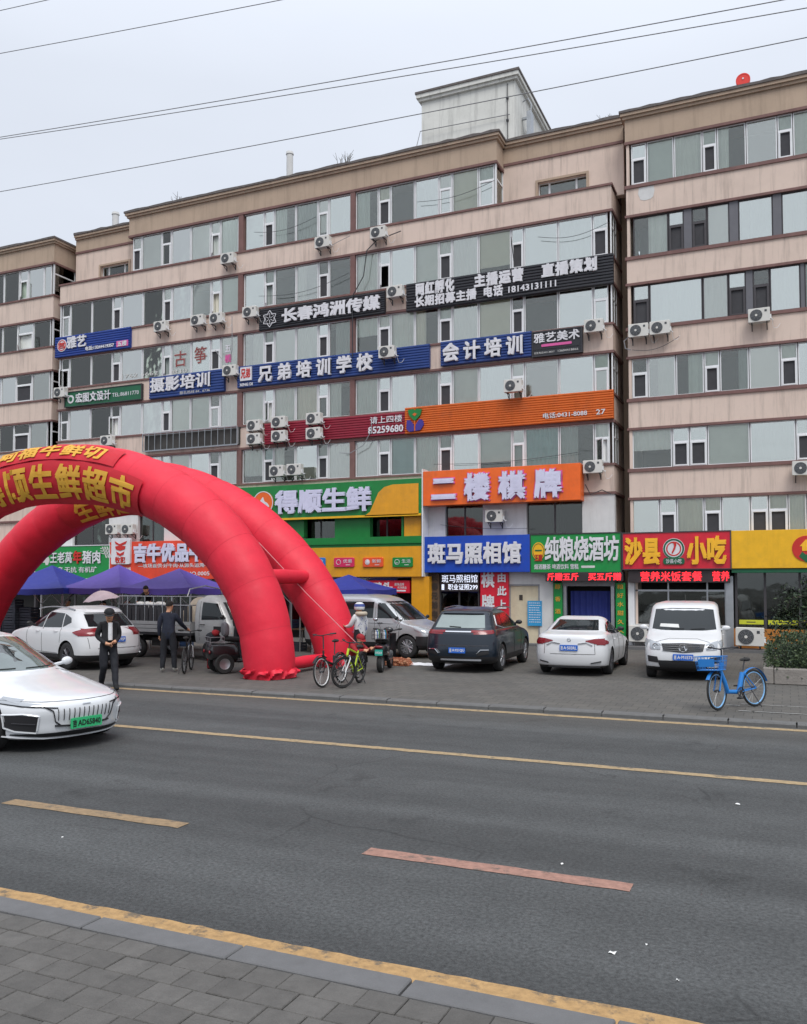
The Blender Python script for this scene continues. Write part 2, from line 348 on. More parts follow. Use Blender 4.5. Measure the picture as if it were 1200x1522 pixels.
# near pavement: bed and pavers, kerb of granite stones
pave = sheet('near_pavement', -60, 12, -40, K0, .012, MATS['joint_soil'])
kerb = tag(empty('near_kerb'), kind='structure')
rk = random.Random(3); x = -11.35
stone = MB(); stone.plate(-.575, .575, -.1, .062, .1, -.1, r=.008, ch=.006, seg=1)
stone_me = stone.mesh('kerb_stone', MATS['granite'])
for i in range(16):
    o = link('kerb_stone', stone_me, kerb, (x + .585, (K0 + K1) / 2, rk.uniform(0, .006))); o.rotation_euler = (rk.uniform(-.01, .01), rk.uniform(-.003, .003), rk.uniform(-.004, .004)); x += 1.165
pm = []
for i in range(4):
    mb = MB(); a, b, c = .1215, .0985, .004
    mb.add([(-a, -b, 0), (a, -b, 0), (a, b, 0), (-a, b, 0), (-a, -b, .045), (a, -b, .045), (a, b, .045), (-a, b, .045), (-a + c, -b + c, .051), (a - c, -b + c, .051), (a - c, b - c, .051), (-a + c, b - c, .051)],
           [(0, 1, 5, 4), (1, 2, 6, 5), (2, 3, 7, 6), (3, 0, 4, 7), (4, 5, 9, 8), (5, 6, 10, 9), (6, 7, 11, 10), (7, 4, 8, 11), (8, 9, 10, 11)])
    pm.append(mb.mesh('paver', MATS['paver%d' % i]))
cnt = 0; rest = MB()
for r in range(26):
    y = K0 - .105 - r * .202
    for c in range(-44, 70):
        x = -.6 - c * .248 - (r % 3) * .083
        px = CX + F * (Vector((x, y, -EYE)).dot(_r)) / max(.1, Vector((x, y, -EYE)).dot(_f)); py = CY - F * (Vector((x, y, -EYE + .1)).dot(_u)) / max(.1, Vector((x, y, -EYE)).dot(_f))
        inview = -40 < px < 1240 and py < 1560 and y > 1
        if inview and cnt < 299:
            o = link('paver', pm[rk.choice((0, 0, 1, 2, 3))], pave, (x, y, rk.uniform(.001, .007))); o.rotation_euler = (rk.uniform(-.012, .012), rk.uniform(-.012, .012), rk.uniform(-.006, .006)); cnt += 1
        else: rest.box(x - .1215, x + .1215, y - .0985, y + .0985, .0, .055)
o = rest.build('paver_field', MATS['paver0'], pave); o['kind'] = 'stuff'
# forecourt
mat('forecourt_paving', (.10, .096, .088), .9, var=.14, scale=.7, dirt=.35, dscale=.9, dcol=(.06, .058, .055), bump=.2, bscale=60)
def forecourt_bricks():
    m = MATS['forecourt_paving']; t = m.node_tree; n = t.nodes; L = t.links.new; b = n['Principled BSDF']; src = b.inputs['Base Color'].links[0].from_socket
    geo = n.new('ShaderNodeNewGeometry'); br = n.new('ShaderNodeTexBrick'); br.inputs['Scale'].default_value = 1; br.inputs['Brick Width'].default_value = .3; br.inputs['Row Height'].default_value = .3; br.inputs['Mortar Size'].default_value = .008
    br.inputs['Color1'].default_value = (.9, .9, .9, 1); br.inputs['Color2'].default_value = (1.08, 1.06, 1.03, 1); br.inputs['Mortar'].default_value = (.55, .55, .55, 1); L(geo.outputs['Position'], br.inputs['Vector'])
    x = n.new('ShaderNodeMixRGB'); x.blend_type = 'MULTIPLY'; x.inputs[0].default_value = 1; L(src, x.inputs[1]); L(br.outputs['Color'], x.inputs[2]); L(x.outputs[0], b.inputs['Base Color'])
forecourt_bricks()
fc = MB().add([(-60, K3 - .01, .066), (20, K3 - .01, .066), (20, 16.9, .10), (-60, 16.9, .10), (20, FY + 3, .10), (-60, FY + 3, .10)], [(0, 1, 2, 3), (3, 2, 4, 5)]).build('forecourt', MATS['forecourt_paving']); tag(fc, kind='structure')
kf = tag(empty('far_kerb'), kind='structure'); mb = MB()
mb.add([(-.52, -.115, -.1), (.52, -.115, -.1), (.52, .115, -.1), (-.52, .115, -.1), (-.52, -.115, .05), (.52, -.115, .05), (.52, .115, .078), (-.52, .115, .078), (-.51, -.09, .072), (.51, -.09, .072)],
       [(0, 1, 5, 4), (1, 2, 6, 9, 5), (2, 3, 7, 6), (3, 0, 4, 8, 7), (4, 5, 9, 8), (8, 9, 6, 7)])
kme = mb.mesh('kerb_stone', MATS['kerb_far_stone'])
for i in range(52):
    o = link('kerb_stone', kme, kf, (8 - i * 1.055, (K2 + K3) / 2, rk.uniform(-.008, .006))); o.rotation_euler = (0, rk.uniform(-.006, .006), rk.uniform(-.01, .01))
stripe('parking_line', -.85, 2.5, 17.55, 17.6, MATS['line_white'], z=.106, rag=.004); stripe('parking_line', -.85, -.6, 16.62, 16.69, MATS['line_white'], z=.101, rag=.004)
stripe('parking_line', -.62, 2.5, 16.62, 16.67, MATS['line_white'], z=.101, rag=.004); stripe('parking_line', -1.1, -.86, 17.3, 17.36, MATS['line_white'], z=.106, rag=.004)
mat('litter_white', (.7, .7, .68), .8, var=.05)
for k, (px, py, s_, lab) in enumerate([(910, 1417, .024, 'scrap of white paper lying on the asphalt near the yellow edge line'), (1096, 1196, .03, 'white paper scrap on the far lane beyond the long yellow line'), (836, 1285, .015, 'small white scrap just above the pink faded dash'),
                                 (1008, 1458, .010, 'tiny pale scrap on the near lane at lower right'), (962, 1405, .009, 'tiny fleck of paper beside the larger scrap'), (93, 1245, .010, 'pale fleck beside the crack below the left dash')]):
    x, y = PG(px, py); mb = MB(); mb.grid(lambda u, v: ((u - .5) * 1.7 * s_ + v * s_ * .3, (v - .5) * 1.5 * s_, .006 + .004 * sin(u * 5 + v * 3 + k)), 4, 3)
    o = mb.build('paper_scrap', MATS['litter_white']); o.location = (x, y, 0); o.rotation_euler = (0, 0, k); tag(o, lab, 'litter', 'litter on the road')
# ---------------------------------------------------------------- buildings
rb = random.Random(11)
def ring(mb, x0, x1, z0, z1, t, y0, y1, mi=0):
    mb.box(x0, x1, y0, y1, z1 - t, z1, mi); mb.box(x0, x1, y0, y1, z0, z0 + t, mi)
    mb.box(x0, x0 + t, y0, y1, z0 + t, z1 - t, mi); mb.box(x1 - t, x1, y0, y1, z0 + t, z1 - t, mi)
def curtain(parent, x0, x1, z0, z1, m, folds=True, y=.17, sag=0):
    n = max(4, int((x1 - x0) / .045)) if folds else 5; ph = rb.random() * 6
    mb = MB(); mb.grid(lambda u, v: (x0 + (x1 - x0) * u, y + (.022 if folds else .006) * sin(u * n * 1.57 + ph + .4 * sin(v * 3)) + .01 * sin(u * 9 + ph), z0 + (z1 - z0) * v - sag * sin(u * pi) * v), n * 2 if folds else 6, 3 if sag else 1)
    return mb.build('curtain', m, parent, smooth=60)
def window(parent, x0, x1, z0, z1, kind='f', fm='upvc_white', Y=FY, cur=None, split=.36, low=None):
    """one glazed bay of the ribbon: frame with pane, curtain as sub-parts"""
    t = .035; mb = MB(); ring(mb, x0, x1, z0, z1, t, Y + .06, Y + .12)
    zs = z1 - (z1 - z0) * split
    if kind == 'c':
        mb.box(x0 + t, x1 - t, Y + .06, Y + .12, zs - .03, zs + .03)
        ring(mb, x0 + t, x1 - t, z0 + t, zs - .03, .045, Y + .035, Y + .10)
    o = mb.build('window', MATS[fm], parent)
    def pane(a, b, c, d, y, m='glass'):
        if m == 'glass': m = rb.choice(['glass', 'glass', 'glass', 'glass_dusty', 'glass_film', 'glass_film'])
        MB().box(a, b, y, y + .012, c, d).build('pane', MATS[m], o)
    if kind == 'c':
        pane(x0 + t, x1 - t, zs + .03, z1 - t, Y + .09)
        lw = low or rb.choice(['screen', 'screen', 'open', 'glass', 'screen'])
        if lw == 'glass': pane(x0 + t + .045, x1 - t - .045, z0 + t + .045, zs - .075, Y + .07)
        elif lw == 'screen': pane(x0 + t + .045, x1 - t - .045, z0 + t + .045, zs - .075, Y + .09, 'screen')
        else:                                            # sash swung open
            w_ = x1 - x0 - .12; q = MB(); a = radians(rb.uniform(35, 70)); q.M = Matrix.Translation((x0 + .06, Y + .05, 0)) @ Matrix.Rotation(-a, 4, 'Z')
            ring(q, 0, w_, z0 + .07, zs - .05, .04, -.02, .02); q.build('sash', MATS[fm], o)
            q2 = MB(); q2.M = q.M; q2.box(.04, w_ - .04, -.004, .004, z0 + .11, zs - .09); q2.build('pane', MATS['glass'], o)
    else: pane(x0 + t, x1 - t, z0 + t, z1 - t, Y + .09)
    if cur is None:
        r = rb.random(); cur = ('curtain%d' % rb.choice([0, 1, 1, 2, 5, 0, 4, 3])) if r < .78 else ''
    if cur:
        if rb.random() < .25 and x1 - x0 > .8:
            k = rb.uniform(.35, .75)
            if rb.random() < .5: curtain(o, x0 + .02, x0 + (x1 - x0) * k, z0, z1, MATS[cur], y=Y + .17)
            else: curtain(o, x1 - (x1 - x0) * k, x1 - .02, z0, z1, MATS[cur], y=Y + .17)
        else: curtain(o, x0 + .01, x1 - .01, z0 + (rb.uniform(.1, .8) if rb.random() < .12 else 0), z1, MATS[cur], folds=rb.random() < .6, y=Y + .17)
    return o
def band(parent, x0, x1, z0, z1, y0=FY, y1=FY + 1.9, m='plaster_pink', name='storey_band', side=(False, True), top=.08, bot=.09):
    MB().box(x0, x1, y0, y1, z0 + bot, z1 - top).build(name, MATS[m], parent)
    mb = MB(); a, b = x0 - (.05 if side[0] else 0), x1 + (.05 if side[1] else 0)
    mb.box(a, b, y0 - .05, y1, z1 - top, z1); mb.box(a, b, y0 - .045, y1, z0, z0 + bot)
    mb.build('trim', MATS['trim_maroon'], parent)
def cornice(parent, x0, x1, z0, z1, y0=FY, y1=FY + 2, side=(False, True), coping=.12):
    a, b = [(.0 if not s else 1) for s in side]
    MB().box(x0 - .02 * a, x1 + .02 * b, y0 - .02, y1, z0 + .1, z1 - .3).build('cornice', MATS['plaster_tan'], parent)
    mb = MB(); mb.box(x0 - .04 * a, x1 + .04 * b, y0 - .05, y1, z0, z0 + .1); mb.build('trim', MATS['trim_maroon'], parent)
    mb = MB(); mb.box(x0 - .10 * a, x1 + .10 * b, y0 - .10, y1, z1 - .3, z1 - .2); mb.box(x0 - .16 * a, x1 + .16 * b, y0 - .17, y1, z1 - .2, z1 - .09); mb.build('moulding', MATS['plaster_tan'], parent)
    # ragged roofing felt / coping
    n = int((x1 - x0) / .35); rr = random.Random(int(x0 * 10)); mb = MB(); P = []
    for i in range(n + 1):
        x = x0 - .2 * a + (x1 - x0 + .2 * (a + b)) * i / n; P.append((x, z1 + rr.uniform(-.02, .03)))
    for i in range(n):
        (xa, za), (xb, zb) = P[i], P[i + 1]
        mb.add([(xa, y0 - .21, z1 - .09), (xb, y0 - .21, z1 - .09), (xb, y0 - .21, zb), (xa, y0 - .21, za), (xa, y1, za), (xb, y1, zb), (xb, y1, z1 - .09), (xa, y1, z1 - .09)], [(0, 1, 2, 3), (3, 2, 5, 4), (4, 5, 6, 7), (0, 7, 6, 1)] + ([(0, 3, 4, 7)] if i == 0 else []) + ([(1, 6, 5, 2)] if i == n - 1 else []))
    mb.build('coping', MATS['coping'], parent)
def row(parent, cols, z0, z1, **k):
    for c in cols:
        kw = dict(k); kw.update(c[3] if len(c) > 3 else {})
        window(parent, c[0], c[1], z0, z1, c[2], **kw)
def colsfrom(pxs, py, kinds, extra=None):
    xs = [PY(p, py, FY)[0] for p in pxs]
    return [(xs[i] + .012, xs[i + 1] - .012, kinds[i]) for i in range(len(kinds)) if kinds[i] != '-']
# --- main block
mainb = empty('apartment_block', (0, 0, 0), label='long pink and tan block in the middle, covered in coloured signs', cat='building', group='buildings along the street')
XL, XR = -32.35, -5.66
pxs = [91, 103, 135, 166, 179, 211, 241, 254, 283, 312, 327, 354, 361, 392, 407, 439, 472, 488, 521, 528, 562, 580, 616, 652, 671.7, 711, 760, 779, 830, 882, 905]
kin = list('cffcffcffcf-fcffcf-fcffcffcffc')
C5 = colsfrom(pxs, 500, kin)
WT = [18.62, 15.95, 13.30, 10.74, 8.20]     # window tops, storeys 6..2
SB = [17.0, 14.36, 11.85, 9.28, 6.72]       # sills
x6 = [197, 210, 240, 254, 283, 312, 327, 354, 361, 392, 407, 439, 472, 488, 521, 528, 562, 580, 616, 652, 671.7, 711, 735]
k6 = list('cfcffcf-fcffcf-fcffcfc')
row(mainb, colsfrom(x6, 330, k6), SB[0], WT[0])
X6a, X6b = PY(193, 340, FY)[0], PY(738, 280, FY)[0]
lows = {1: {}, 2: {}}
for i in range(1, 5):
    if i == 4: row(mainb, [c + ({'cur': rb.choice(['curtain1', 'curtain_teal', 'curtain1', 'curtain2'])},) if rb.random() < .7 else c for c in C5], SB[i], WT[i])
    else: row(mainb, C5, SB[i], WT[i])
for i in range(0, 4): band(mainb, XL, XR, WT[i + 1], SB[i], side=(True, True))
band(mainb, XL, XR, 5.6, SB[4], side=(True, True))
for i in range(5):                             # pilasters between the flats
    for a, b in ((354, 361), (521, 528)):
        xa, xb = PY(a, 500, FY)[0], PY(b, 500, FY)[0]
        MB().box(xa, xb, FY - .035, FY + .4, SB[i], WT[i]).build('pilaster', MATS['trim_maroon'], mainb)
# dark rooms behind, slabs and side walls
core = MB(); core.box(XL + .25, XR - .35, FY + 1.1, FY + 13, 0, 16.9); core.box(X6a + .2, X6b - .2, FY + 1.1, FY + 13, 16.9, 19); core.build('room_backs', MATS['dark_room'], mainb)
for x in (XL + .06, XR - .4): MB().box(x, x + .3, FY + .95, FY + 8, 0, 16.9).build('side_wall', MATS['plaster_pink'], mainb)
for i in range(1, 5):                          # glazed returns of the bays
    for x in (XR - .06, XL + .02):
        mb = MB()
        for a, b in ((FY + .02, FY + .08), (FY + .5, FY + .55), (FY + .95, FY + 1)): mb.box(x, x + .05, a, b, SB[i], WT[i])
        z = WT[i] - .55; mb.box(x, x + .05, FY + .08, FY + .95, z, z + .05); mb.box(x, x + .05, FY + .08, FY + .95, WT[i] - .04, WT[i])
        w_ = mb.build('window', MATS['upvc_white'], mainb); MB().box(x + .02, x + .03, FY + .08, FY + .95, SB[i], WT[i] - .04).build('pane', MATS['glass'], w_)
mb = MB(); x = X6b - .06
for a, b in ((FY + .02, FY + .1), (FY + .84, FY + .9)): mb.box(x, x + .06, a, b, SB[0], WT[0])
mb.box(x, x + .06, FY + .1, FY + .84, WT[0] - .62, WT[0] - .56)
w_ = mb.build('window', MATS['upvc_white'], mainb); MB().box(x + .02, x + .03, FY + .1, FY + .84, SB[0], WT[0]).build('pane', MATS['glass'], w_)
cornice(mainb, X6a, X6b, WT[0], 19.85, y1=FY + .9, side=(True, True))
# recessed top-storey walls with small windows
RY = FY + .9
def recess(xa, xb, pa, pb, zt):
    z0, z1 = 17.12, 17.95; wa, wb = pa, pb
    mb = MB(); mb.box(xa, wa, RY, RY + .3, 16.9, zt - 1.0); mb.box(wb, xb, RY, RY + .3, 16.9, zt - 1.0); mb.box(wa, wb, RY, RY + .3, z1, zt - 1.0); mb.box(wa, wb, RY, RY + .3, 16.9, z0)
    mb.build('recessed_wall', MATS['plaster_pink'], mainb)
    mb = MB(); ring(mb, wa - .09, wb + .09, z0 - .09, z1 + .09, .09, RY - .05, RY + .02); mb.build('surround', MATS['plaster_tan'], mainb)
    n = 3; ws = [0, .22, .78, 1]
    for k in range(3):
        a, b = wa + (wb - wa) * ws[k], wa + (wb - wa) * ws[k + 1]; q = MB(); ring(q, a, b, z0, z1, .035, RY + .15, RY + .2)
        if k != 1: q.box(a, b, RY + .14, RY + .21, z0 + .3, z0 + .34)
        w_ = q.build('window', MATS['upvc_white'], mainb); MB().box(a, b, RY + .17, RY + .18, z0, z1).build('pane', MATS['glass'], w_)
    MB().box(wa, wb, RY + .3, RY + .35, z0, z1).build('room_backs', MATS['dark_room'], mainb)
    cornice(mainb, xa, xb, zt - 1.0, zt, y0=RY, y1=FY + 12, side=(False, False))
recess(X6b - .02, -5.35, PY(800, 270, RY)[0], PY(872, 260, RY)[0], 19.85)
recess(PY(113, 400, RY)[0], X6a + .02, PY(150, 400, RY)[0], PY(192, 390, RY)[0], 19.8)
MB().box(X6a, X6b, FY + .9, FY + 12, 19.4, 19.72).build('roof', MATS['coping'], mainb)
MB().box(XL, XR, FY + .02, FY + 1.0, 16.88, 16.93).build('terrace_floor', MATS['coping'], mainb)
# second and first storeys below the big signs: white wall
mb = MB()
zs2, zt2 = 4.15, 5.6
xw = lambda p, y=785: PY(p, y, FY)[0]
holes = [(108, 162), (205, 244), (300, 330), (452, 498), (550, 597), (662, 718), (783, 866)]
cur = XL
for a, b in holes:
    mb.box(cur, xw(a), FY, FY + .3, zs2 + .05, zt2); cur = xw(b)
mb.box(cur, XR, FY, FY + .3, zs2 + .05, zt2)
mb.box(XL, XR, FY, FY + .3, 3.0, zs2 + .05); mb.build('lower_wall', MATS['plaster_white'], mainb)
for k, (a, b) in enumerate(holes):
    xa, xb = xw(a), xw(b); q = MB(); ring(q, xa, xb, zs2 + .05, zt2 - .02, .045, FY + .14, FY + .2); n = 1 if k in (1, 3, 4) else 2
    q.box((xa + xb) / 2 - .03, (xa + xb) / 2 + .03, FY + .14, FY + .2, zs2 + .09, zt2 - .06)
    w_ = q.build('window', MATS['frame_dark'], mainb)
    MB().box(xa + .04, (xa + xb) / 2 - .03, FY + .16, FY + .17, zs2 + .09, zt2 - .06).build('pane', MATS['glass_shop'], w_); MB().box((xa + xb) / 2 + .03, xb - .04, FY + .16, FY + .17, zs2 + .09, zt2 - .06).build('pane', MATS['glass_shop'], w_)
    if rb.random() < .8: curtain(w_, xa + (xb - xa) * .3, xa + (xb - xa) * .7, zs2 + .05, zt2, MATS['screen'], y=FY + .3)
# --- right block
rblk = empty('apartment_block', label='pink block at the right with dark framed windows on two storeys', cat='building', group='buildings along the street')
RX0, RX1 = -5.13, 9.0
RWT = [18.28, 15.58, 13.08, 10.42, 7.84, 5.34]; RSB = [16.76, 14.14, 11.56, 8.98, 6.46]
rp = lambda zx: 850 + zx / 3.43
def rcols(zxs, kinds, y):
    xs = [PY(rp(z), y, FY)[0] for z in zxs]; out = []
    for i, k in enumerate(kinds):
        if k != '-': out.append((xs[i] + .012, xs[i + 1] - .012, k))
    return out
ext = lambda c: c
def more(cols, pat, fr='f'):
    x = cols[-1][1] + .024
    for w_, k in pat:
        if k != '-': cols.append((x, x + w_ - .024, k))
        x += w_
    return cols
PATT = [(.9, 'f'), (.42, 'c'), (.95, 'f'), (.95, 'f'), (.42, 'c'), (.95, 'f'), (.95, 'f'), (.42, 'c'), (.95, 'f'), (.95, 'f'), (.45, 'c')]
row(rblk, more(rcols([300, 380, 520, 665, 740, 890, 1050, 1130, 1225], list('cffcffcf'), 220), PATT[:9]), RSB[0], RWT[0], low='screen')
def darkrow(zxs, kinds, z0, z1, y, curs):
    xs = [PY(rp(z), y, FY)[0] for z in zxs]; x = xs[-1]
    zz = list(kinds)
    for w_, k in [(.45, 'p'), (1.5, 'f'), (.4, 'c'), (.3, 'p'), (1.4, 'f'), (.4, 'c'), (1.5, 'f'), (.4, 'p'), (1.3, 'f')]: zz.append(k); xs.append(xs[-1] + w_)
    for i, k in enumerate(zz):
        if k == 'p': MB().box(xs[i], xs[i + 1], FY + .03, FY + .14, z0, z1).build('window_panel', MATS['panel_grey'], rblk)
        else: window(rblk, xs[i] + .01, xs[i + 1] - .01, z0, z1, k, 'frame_dark', low='screen', cur=curs[i % len(curs)])
darkrow([312, 492, 572, 612, 690, 805, 850, 1028, 1072, 1290], 'fcpcfpfpf', RSB[1], RWT[1], 340, ['curtain5', '', '', '', 'curtain5', '', 'curtain1', '', 'curtain1'])
darkrow([312, 395, 668, 800, 890, 925, 1012, 1170, 1190, 1330], 'cffcpcfpf', RSB[2], RWT[2], 450, ['', 'curtain5', 'curtain1', '', '', '', 'curtain1', '', 'curtain0'])
row(rblk, more(rcols([305, 388, 530, 675, 755, 905, 1065, 1155, 1250], list('cffcffcf'), 550), PATT[:9]), RSB[3], RWT[3], low='screen')
row(rblk, more(rcols([308, 512, 600, 692, 910, 1145, 1245], list('fccffc'), 660), PATT), RSB[4], RWT[4], low='screen')
row(rblk, more([(xa, xb, k) for xa, xb, k in rcols([305, 448, 535, 675, 765, 912, 1005, 1105, 1200], list('fcfcfccf'), 765)], PATT), 4.0, RWT[5], low='screen', cur='curtain3')
for i in range(5): band(rblk, RX0, RX1, RWT[i + 1], RSB[i], y1=FY + 2, side=(True, True), top=.12)
cornice(rblk, RX0, RX1, RWT[0], 19.5, y1=FY + 12, side=(True, True))
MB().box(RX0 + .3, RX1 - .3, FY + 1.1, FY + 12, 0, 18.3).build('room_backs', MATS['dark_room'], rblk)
for q in ((RX0 + .02, RX0 + .12, FY + .01, FY + 2, 3.9, 18.28), (RX1 - .12, RX1 - .02, FY + .01, FY + 2, 0, 18.28), (RX0 + .02, RX0 + .25, FY + .01, FY + 3, 0, 3.9)): MB().box(*q).build('side_wall', MATS['plaster_pink'], rblk)
# white repaired patch beneath the top left window
mb = MB(); rr = random.Random(4); n = 12; xa, xb = PY(950, 280, FY)[0], PY(972, 280, FY)[0]
pts = [(xa, 16.62), (xb, 16.62), (xb + .03, 16.45), (xb - .02, 16.22), (xb - .12, 16.15), (xa + .2, 16.13), (xa + .05, 16.18), (xa - .03, 16.4)]
mb.prism(pts, FY - .008, FY + .01); mb.build('patch', MATS['plaster_white'], rblk)
# --- left block
lblk = empty('apartment_block', label='pink block at the far left, its right end beside the zinc duct', cat='building', group='buildings along the street')
LX0, LX1 = -46.0, -32.78
LWT = [18.12, 15.36, 12.78, 10.30]; LSB = [16.6, 14.04, 11.42, 8.98]
lz = lambda zx: PY(zx / 3, 500, FY)[0]
def lcols(zxs, kinds, n=8):
    xs = [lz(z) for z in zxs]; out = [(xs[i] + .012, xs[i + 1] - .012, k) for i, k in enumerate(kinds)]
    x = xs[0]
    for i in range(n):
        w_, k = [(1.2, 'f'), (.5, 'c'), (1.3, 'f'), (1.3, 'f'), (.6, 'c')][i % 5]; out.append((x - w_ + .012, x - .012, k)); x -= w_
    return out
row(lblk, lcols([10, 78, 118, 188, 222], list('fcff')), LSB[0], LWT[0]); row(lblk, lcols([8, 75, 145, 222], list('fcf')), LSB[1], LWT[1])
row(lblk, lcols([5, 72, 143, 222], list('fcf')), LSB[2], LWT[2]); row(lblk, lcols([0, 66, 136, 215], list('fcf')), LSB[3], LWT[3])
for i in range(3): band(lblk, LX0, LX1, LWT[i + 1], LSB[i], side=(False, True))
band(lblk, LX0, LX1, 7.8, LSB[3]); row(lblk, lcols([0, 66, 136, 215], list('fcf')), 6.4, 7.75); band(lblk, LX0, LX1, 5.4, 6.35)
MB().box(LX0, LX1 - .05, FY + .05, FY + .4, 3.2, 5.4).build('lower_wall', MATS['plaster_pink'], lblk); MB().box(LX0, LX1 - .05, FY + .3, FY + .6, 0, 3.2).build('shop_interior', MATS['void_black'], lblk)
for k in range(8): MB().box(LX0 + k * 1.75, LX0 + k * 1.75 + .1, FY + .05, FY + .2, 0, 3.2).build('shop_mullion', MATS['frame_dark'], lblk)
cornice(lblk, LX0, LX1, LWT[0], 19.42, y1=FY + 12, side=(False, True))
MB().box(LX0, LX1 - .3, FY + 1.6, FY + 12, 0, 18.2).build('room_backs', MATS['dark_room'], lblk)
MB().box(LX1 - .3, LX1 - .05, FY + 1.45, FY + 8, 0, 18.2).build('side_wall', MATS['plaster_pink'], lblk)
for i in range(4):
    x = LX1 - .06; mb = MB()
    for a, b in ((FY + .02, FY + .09), (FY + 1.36, FY + 1.42)): mb.box(x, x + .05, a, b, LSB[i], LWT[i])
    mb.box(x, x + .05, FY + .09, FY + 1.36, LWT[i] - .5, LWT[i] - .44)
    w_ = mb.build('window', MATS['upvc_white'], lblk); MB().box(x + .02, x + .03, FY + .09, FY + 1.36, LSB[i], LWT[i]).build('pane', MATS['glass'], w_)
# gap fillers between blocks: deep dark recess wall
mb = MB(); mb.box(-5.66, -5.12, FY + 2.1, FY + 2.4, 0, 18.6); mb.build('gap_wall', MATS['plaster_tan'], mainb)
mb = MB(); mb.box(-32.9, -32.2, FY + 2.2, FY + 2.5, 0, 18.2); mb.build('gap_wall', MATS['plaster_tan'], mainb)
# --- roof tower
tw = empty('roof_tower', (0, 36, 0), label='white stained stair tower on the roof with a steel bracket on its right side', cat='tower')
tx0, tx1 = PY(627, 143, 36)[0], PY(766, 103, 36)[0]; tz = 24.85
MB().box(tx0, tx1, 0, 5.9, 19.5, tz - .35).build('wall', MATS['tower_wall'], tw)
mb = MB(); mb.box(tx0 - .12, tx1 + .12, -.12, 6.02, tz - .35, tz - .22); mb.box(tx0 - .2, tx1 + .2, -.2, 6.1, tz - .22, tz - .04); mb.build('cornice', MATS['tower_wall'], tw)
MB().box(tx0 - .24, tx1 + .24, -.24, 6.14, tz - .04, tz + .06).build('coping', MATS['coping'], tw)
mb = MB(); mb.box(tx1 + .25, tx1 + .45, .9, 1.35, 22.0, 23.5); mb.box(tx1, tx1 + .25, 1.0, 1.1, 22.2, 22.3); mb.box(tx1, tx1 + .25, 1.0, 1.1, 23.2, 23.3)
mb.box(tx1 + .02, tx1 + .75, .7, 1.6, 21.6, 21.8); mb.tube([(tx1, .8, 21.2), (tx1 + .6, .8, 21.6)], .04); mb.tube([(tx1, 1.5, 21.2), (tx1 + .6, 1.5, 21.6)], .04); mb.tube([(tx1, 1.15, 24.1), (tx1 + .25, 1.15, 24.2), (tx1 + .4, 1.15, 23.9), (tx1 + .38, 1.15, 23.5)], .03)
mb.build('bracket', MATS['metal_zinc'], tw); mb = MB(); mb.torus((tx1 + .12, 1.9, 22.7), .42, .05, 'x', 14, 5); mb.build('ring', MATS['metal_zinc'], tw)
mb = MB(); mb.tube([(tx1 - .35, -.04, 19.5), (tx1 - .35, -.04, 24.4)], .02, 5)
for z in (20.5, 21.6, 22.7, 23.7): mb.box(tx1 - .4, tx1 - .3, -.08, 0, z, z + .08)
mb.build('cable', MATS['steel_dark'], tw)
# vent pipes, duct, drain pipes, red disc
for px, py, r, h, lab in ((431, 226, .16, 1.9, 'tall pale vent pipe with a flat cap standing on the middle of the roof'), (172, 316, .17, 1.5, 'short pale vent pipe behind the left end of the roof')):
    X, Z = PY(px, py, 35); mb = MB(); mb.cyl((X, 35, Z - 4), (X, 35, Z - .12), r, seg=14); mb.cyl((X, 35, Z - .12), (X, 35, Z), r * 1.2, r * 1.05, seg=14)
    tag(mb.build('vent_pipe', MATS['plaster_white'], smooth=40), lab, 'pipe', 'vent pipes on the roof')
mb = MB(); X = PY(108, 380, 33)[0]; mb.tube([(X, 32.6, 15.9), (X, 32.6, 18.9), (X - .12, 32.65, 19.35), (X - .45, 32.8, 19.6), (X - .9, 33.2, 19.6)], .2, 12)
for z in (16.6, 17.4, 18.2, 18.9): mb.torus((X, 32.6, z), .205, .02, 'z', 14, 4)
tag(mb.build('exhaust_duct', MATS['metal_zinc'], smooth=40), 'round zinc exhaust duct bending over the roof edge at the left gap', 'duct')
for x, lab in ((-5.28, 'grey drainpipe running down the right block next to the gap'),):
    mb = MB(); mb.tube([(x, 33.35, .1), (x, 33.35, 18.0), (x - .05, 33.1, 18.6)], .07, 8)
    for i in range(12): mb.torus((x, 33.35, 1 + i * 1.5), .08, .015, 'z', 10, 4)
    tag(mb.build('drainpipe', MATS['metal_zinc'], smooth=40), lab, 'pipe')
mat('red_disc', '#e0362c', .5, var=.05)
X, Z = PY(1105, 124, 31.6); rd = empty('roof_disc', (X, 31.6, 19.52), label='round red disc standing on the edge of the right roof', cat='disc')
mb = MB(); mb.cyl((0, -.05, .28), (0, .05, .28), .235, seg=28); mb.torus((0, -.03, .28), .2, .03, 'y', 28, 6); mb.build('face', MATS['red_disc'], rd, smooth=30)
MB().cyl((0, -.07, .32), (0, -.04, .32), .03, seg=10).build('hub', MATS['upvc_white'], rd); MB().box(-.1, .1, -.1, .1, -.03, .05).build('foot', MATS['steel_dark'], rd)
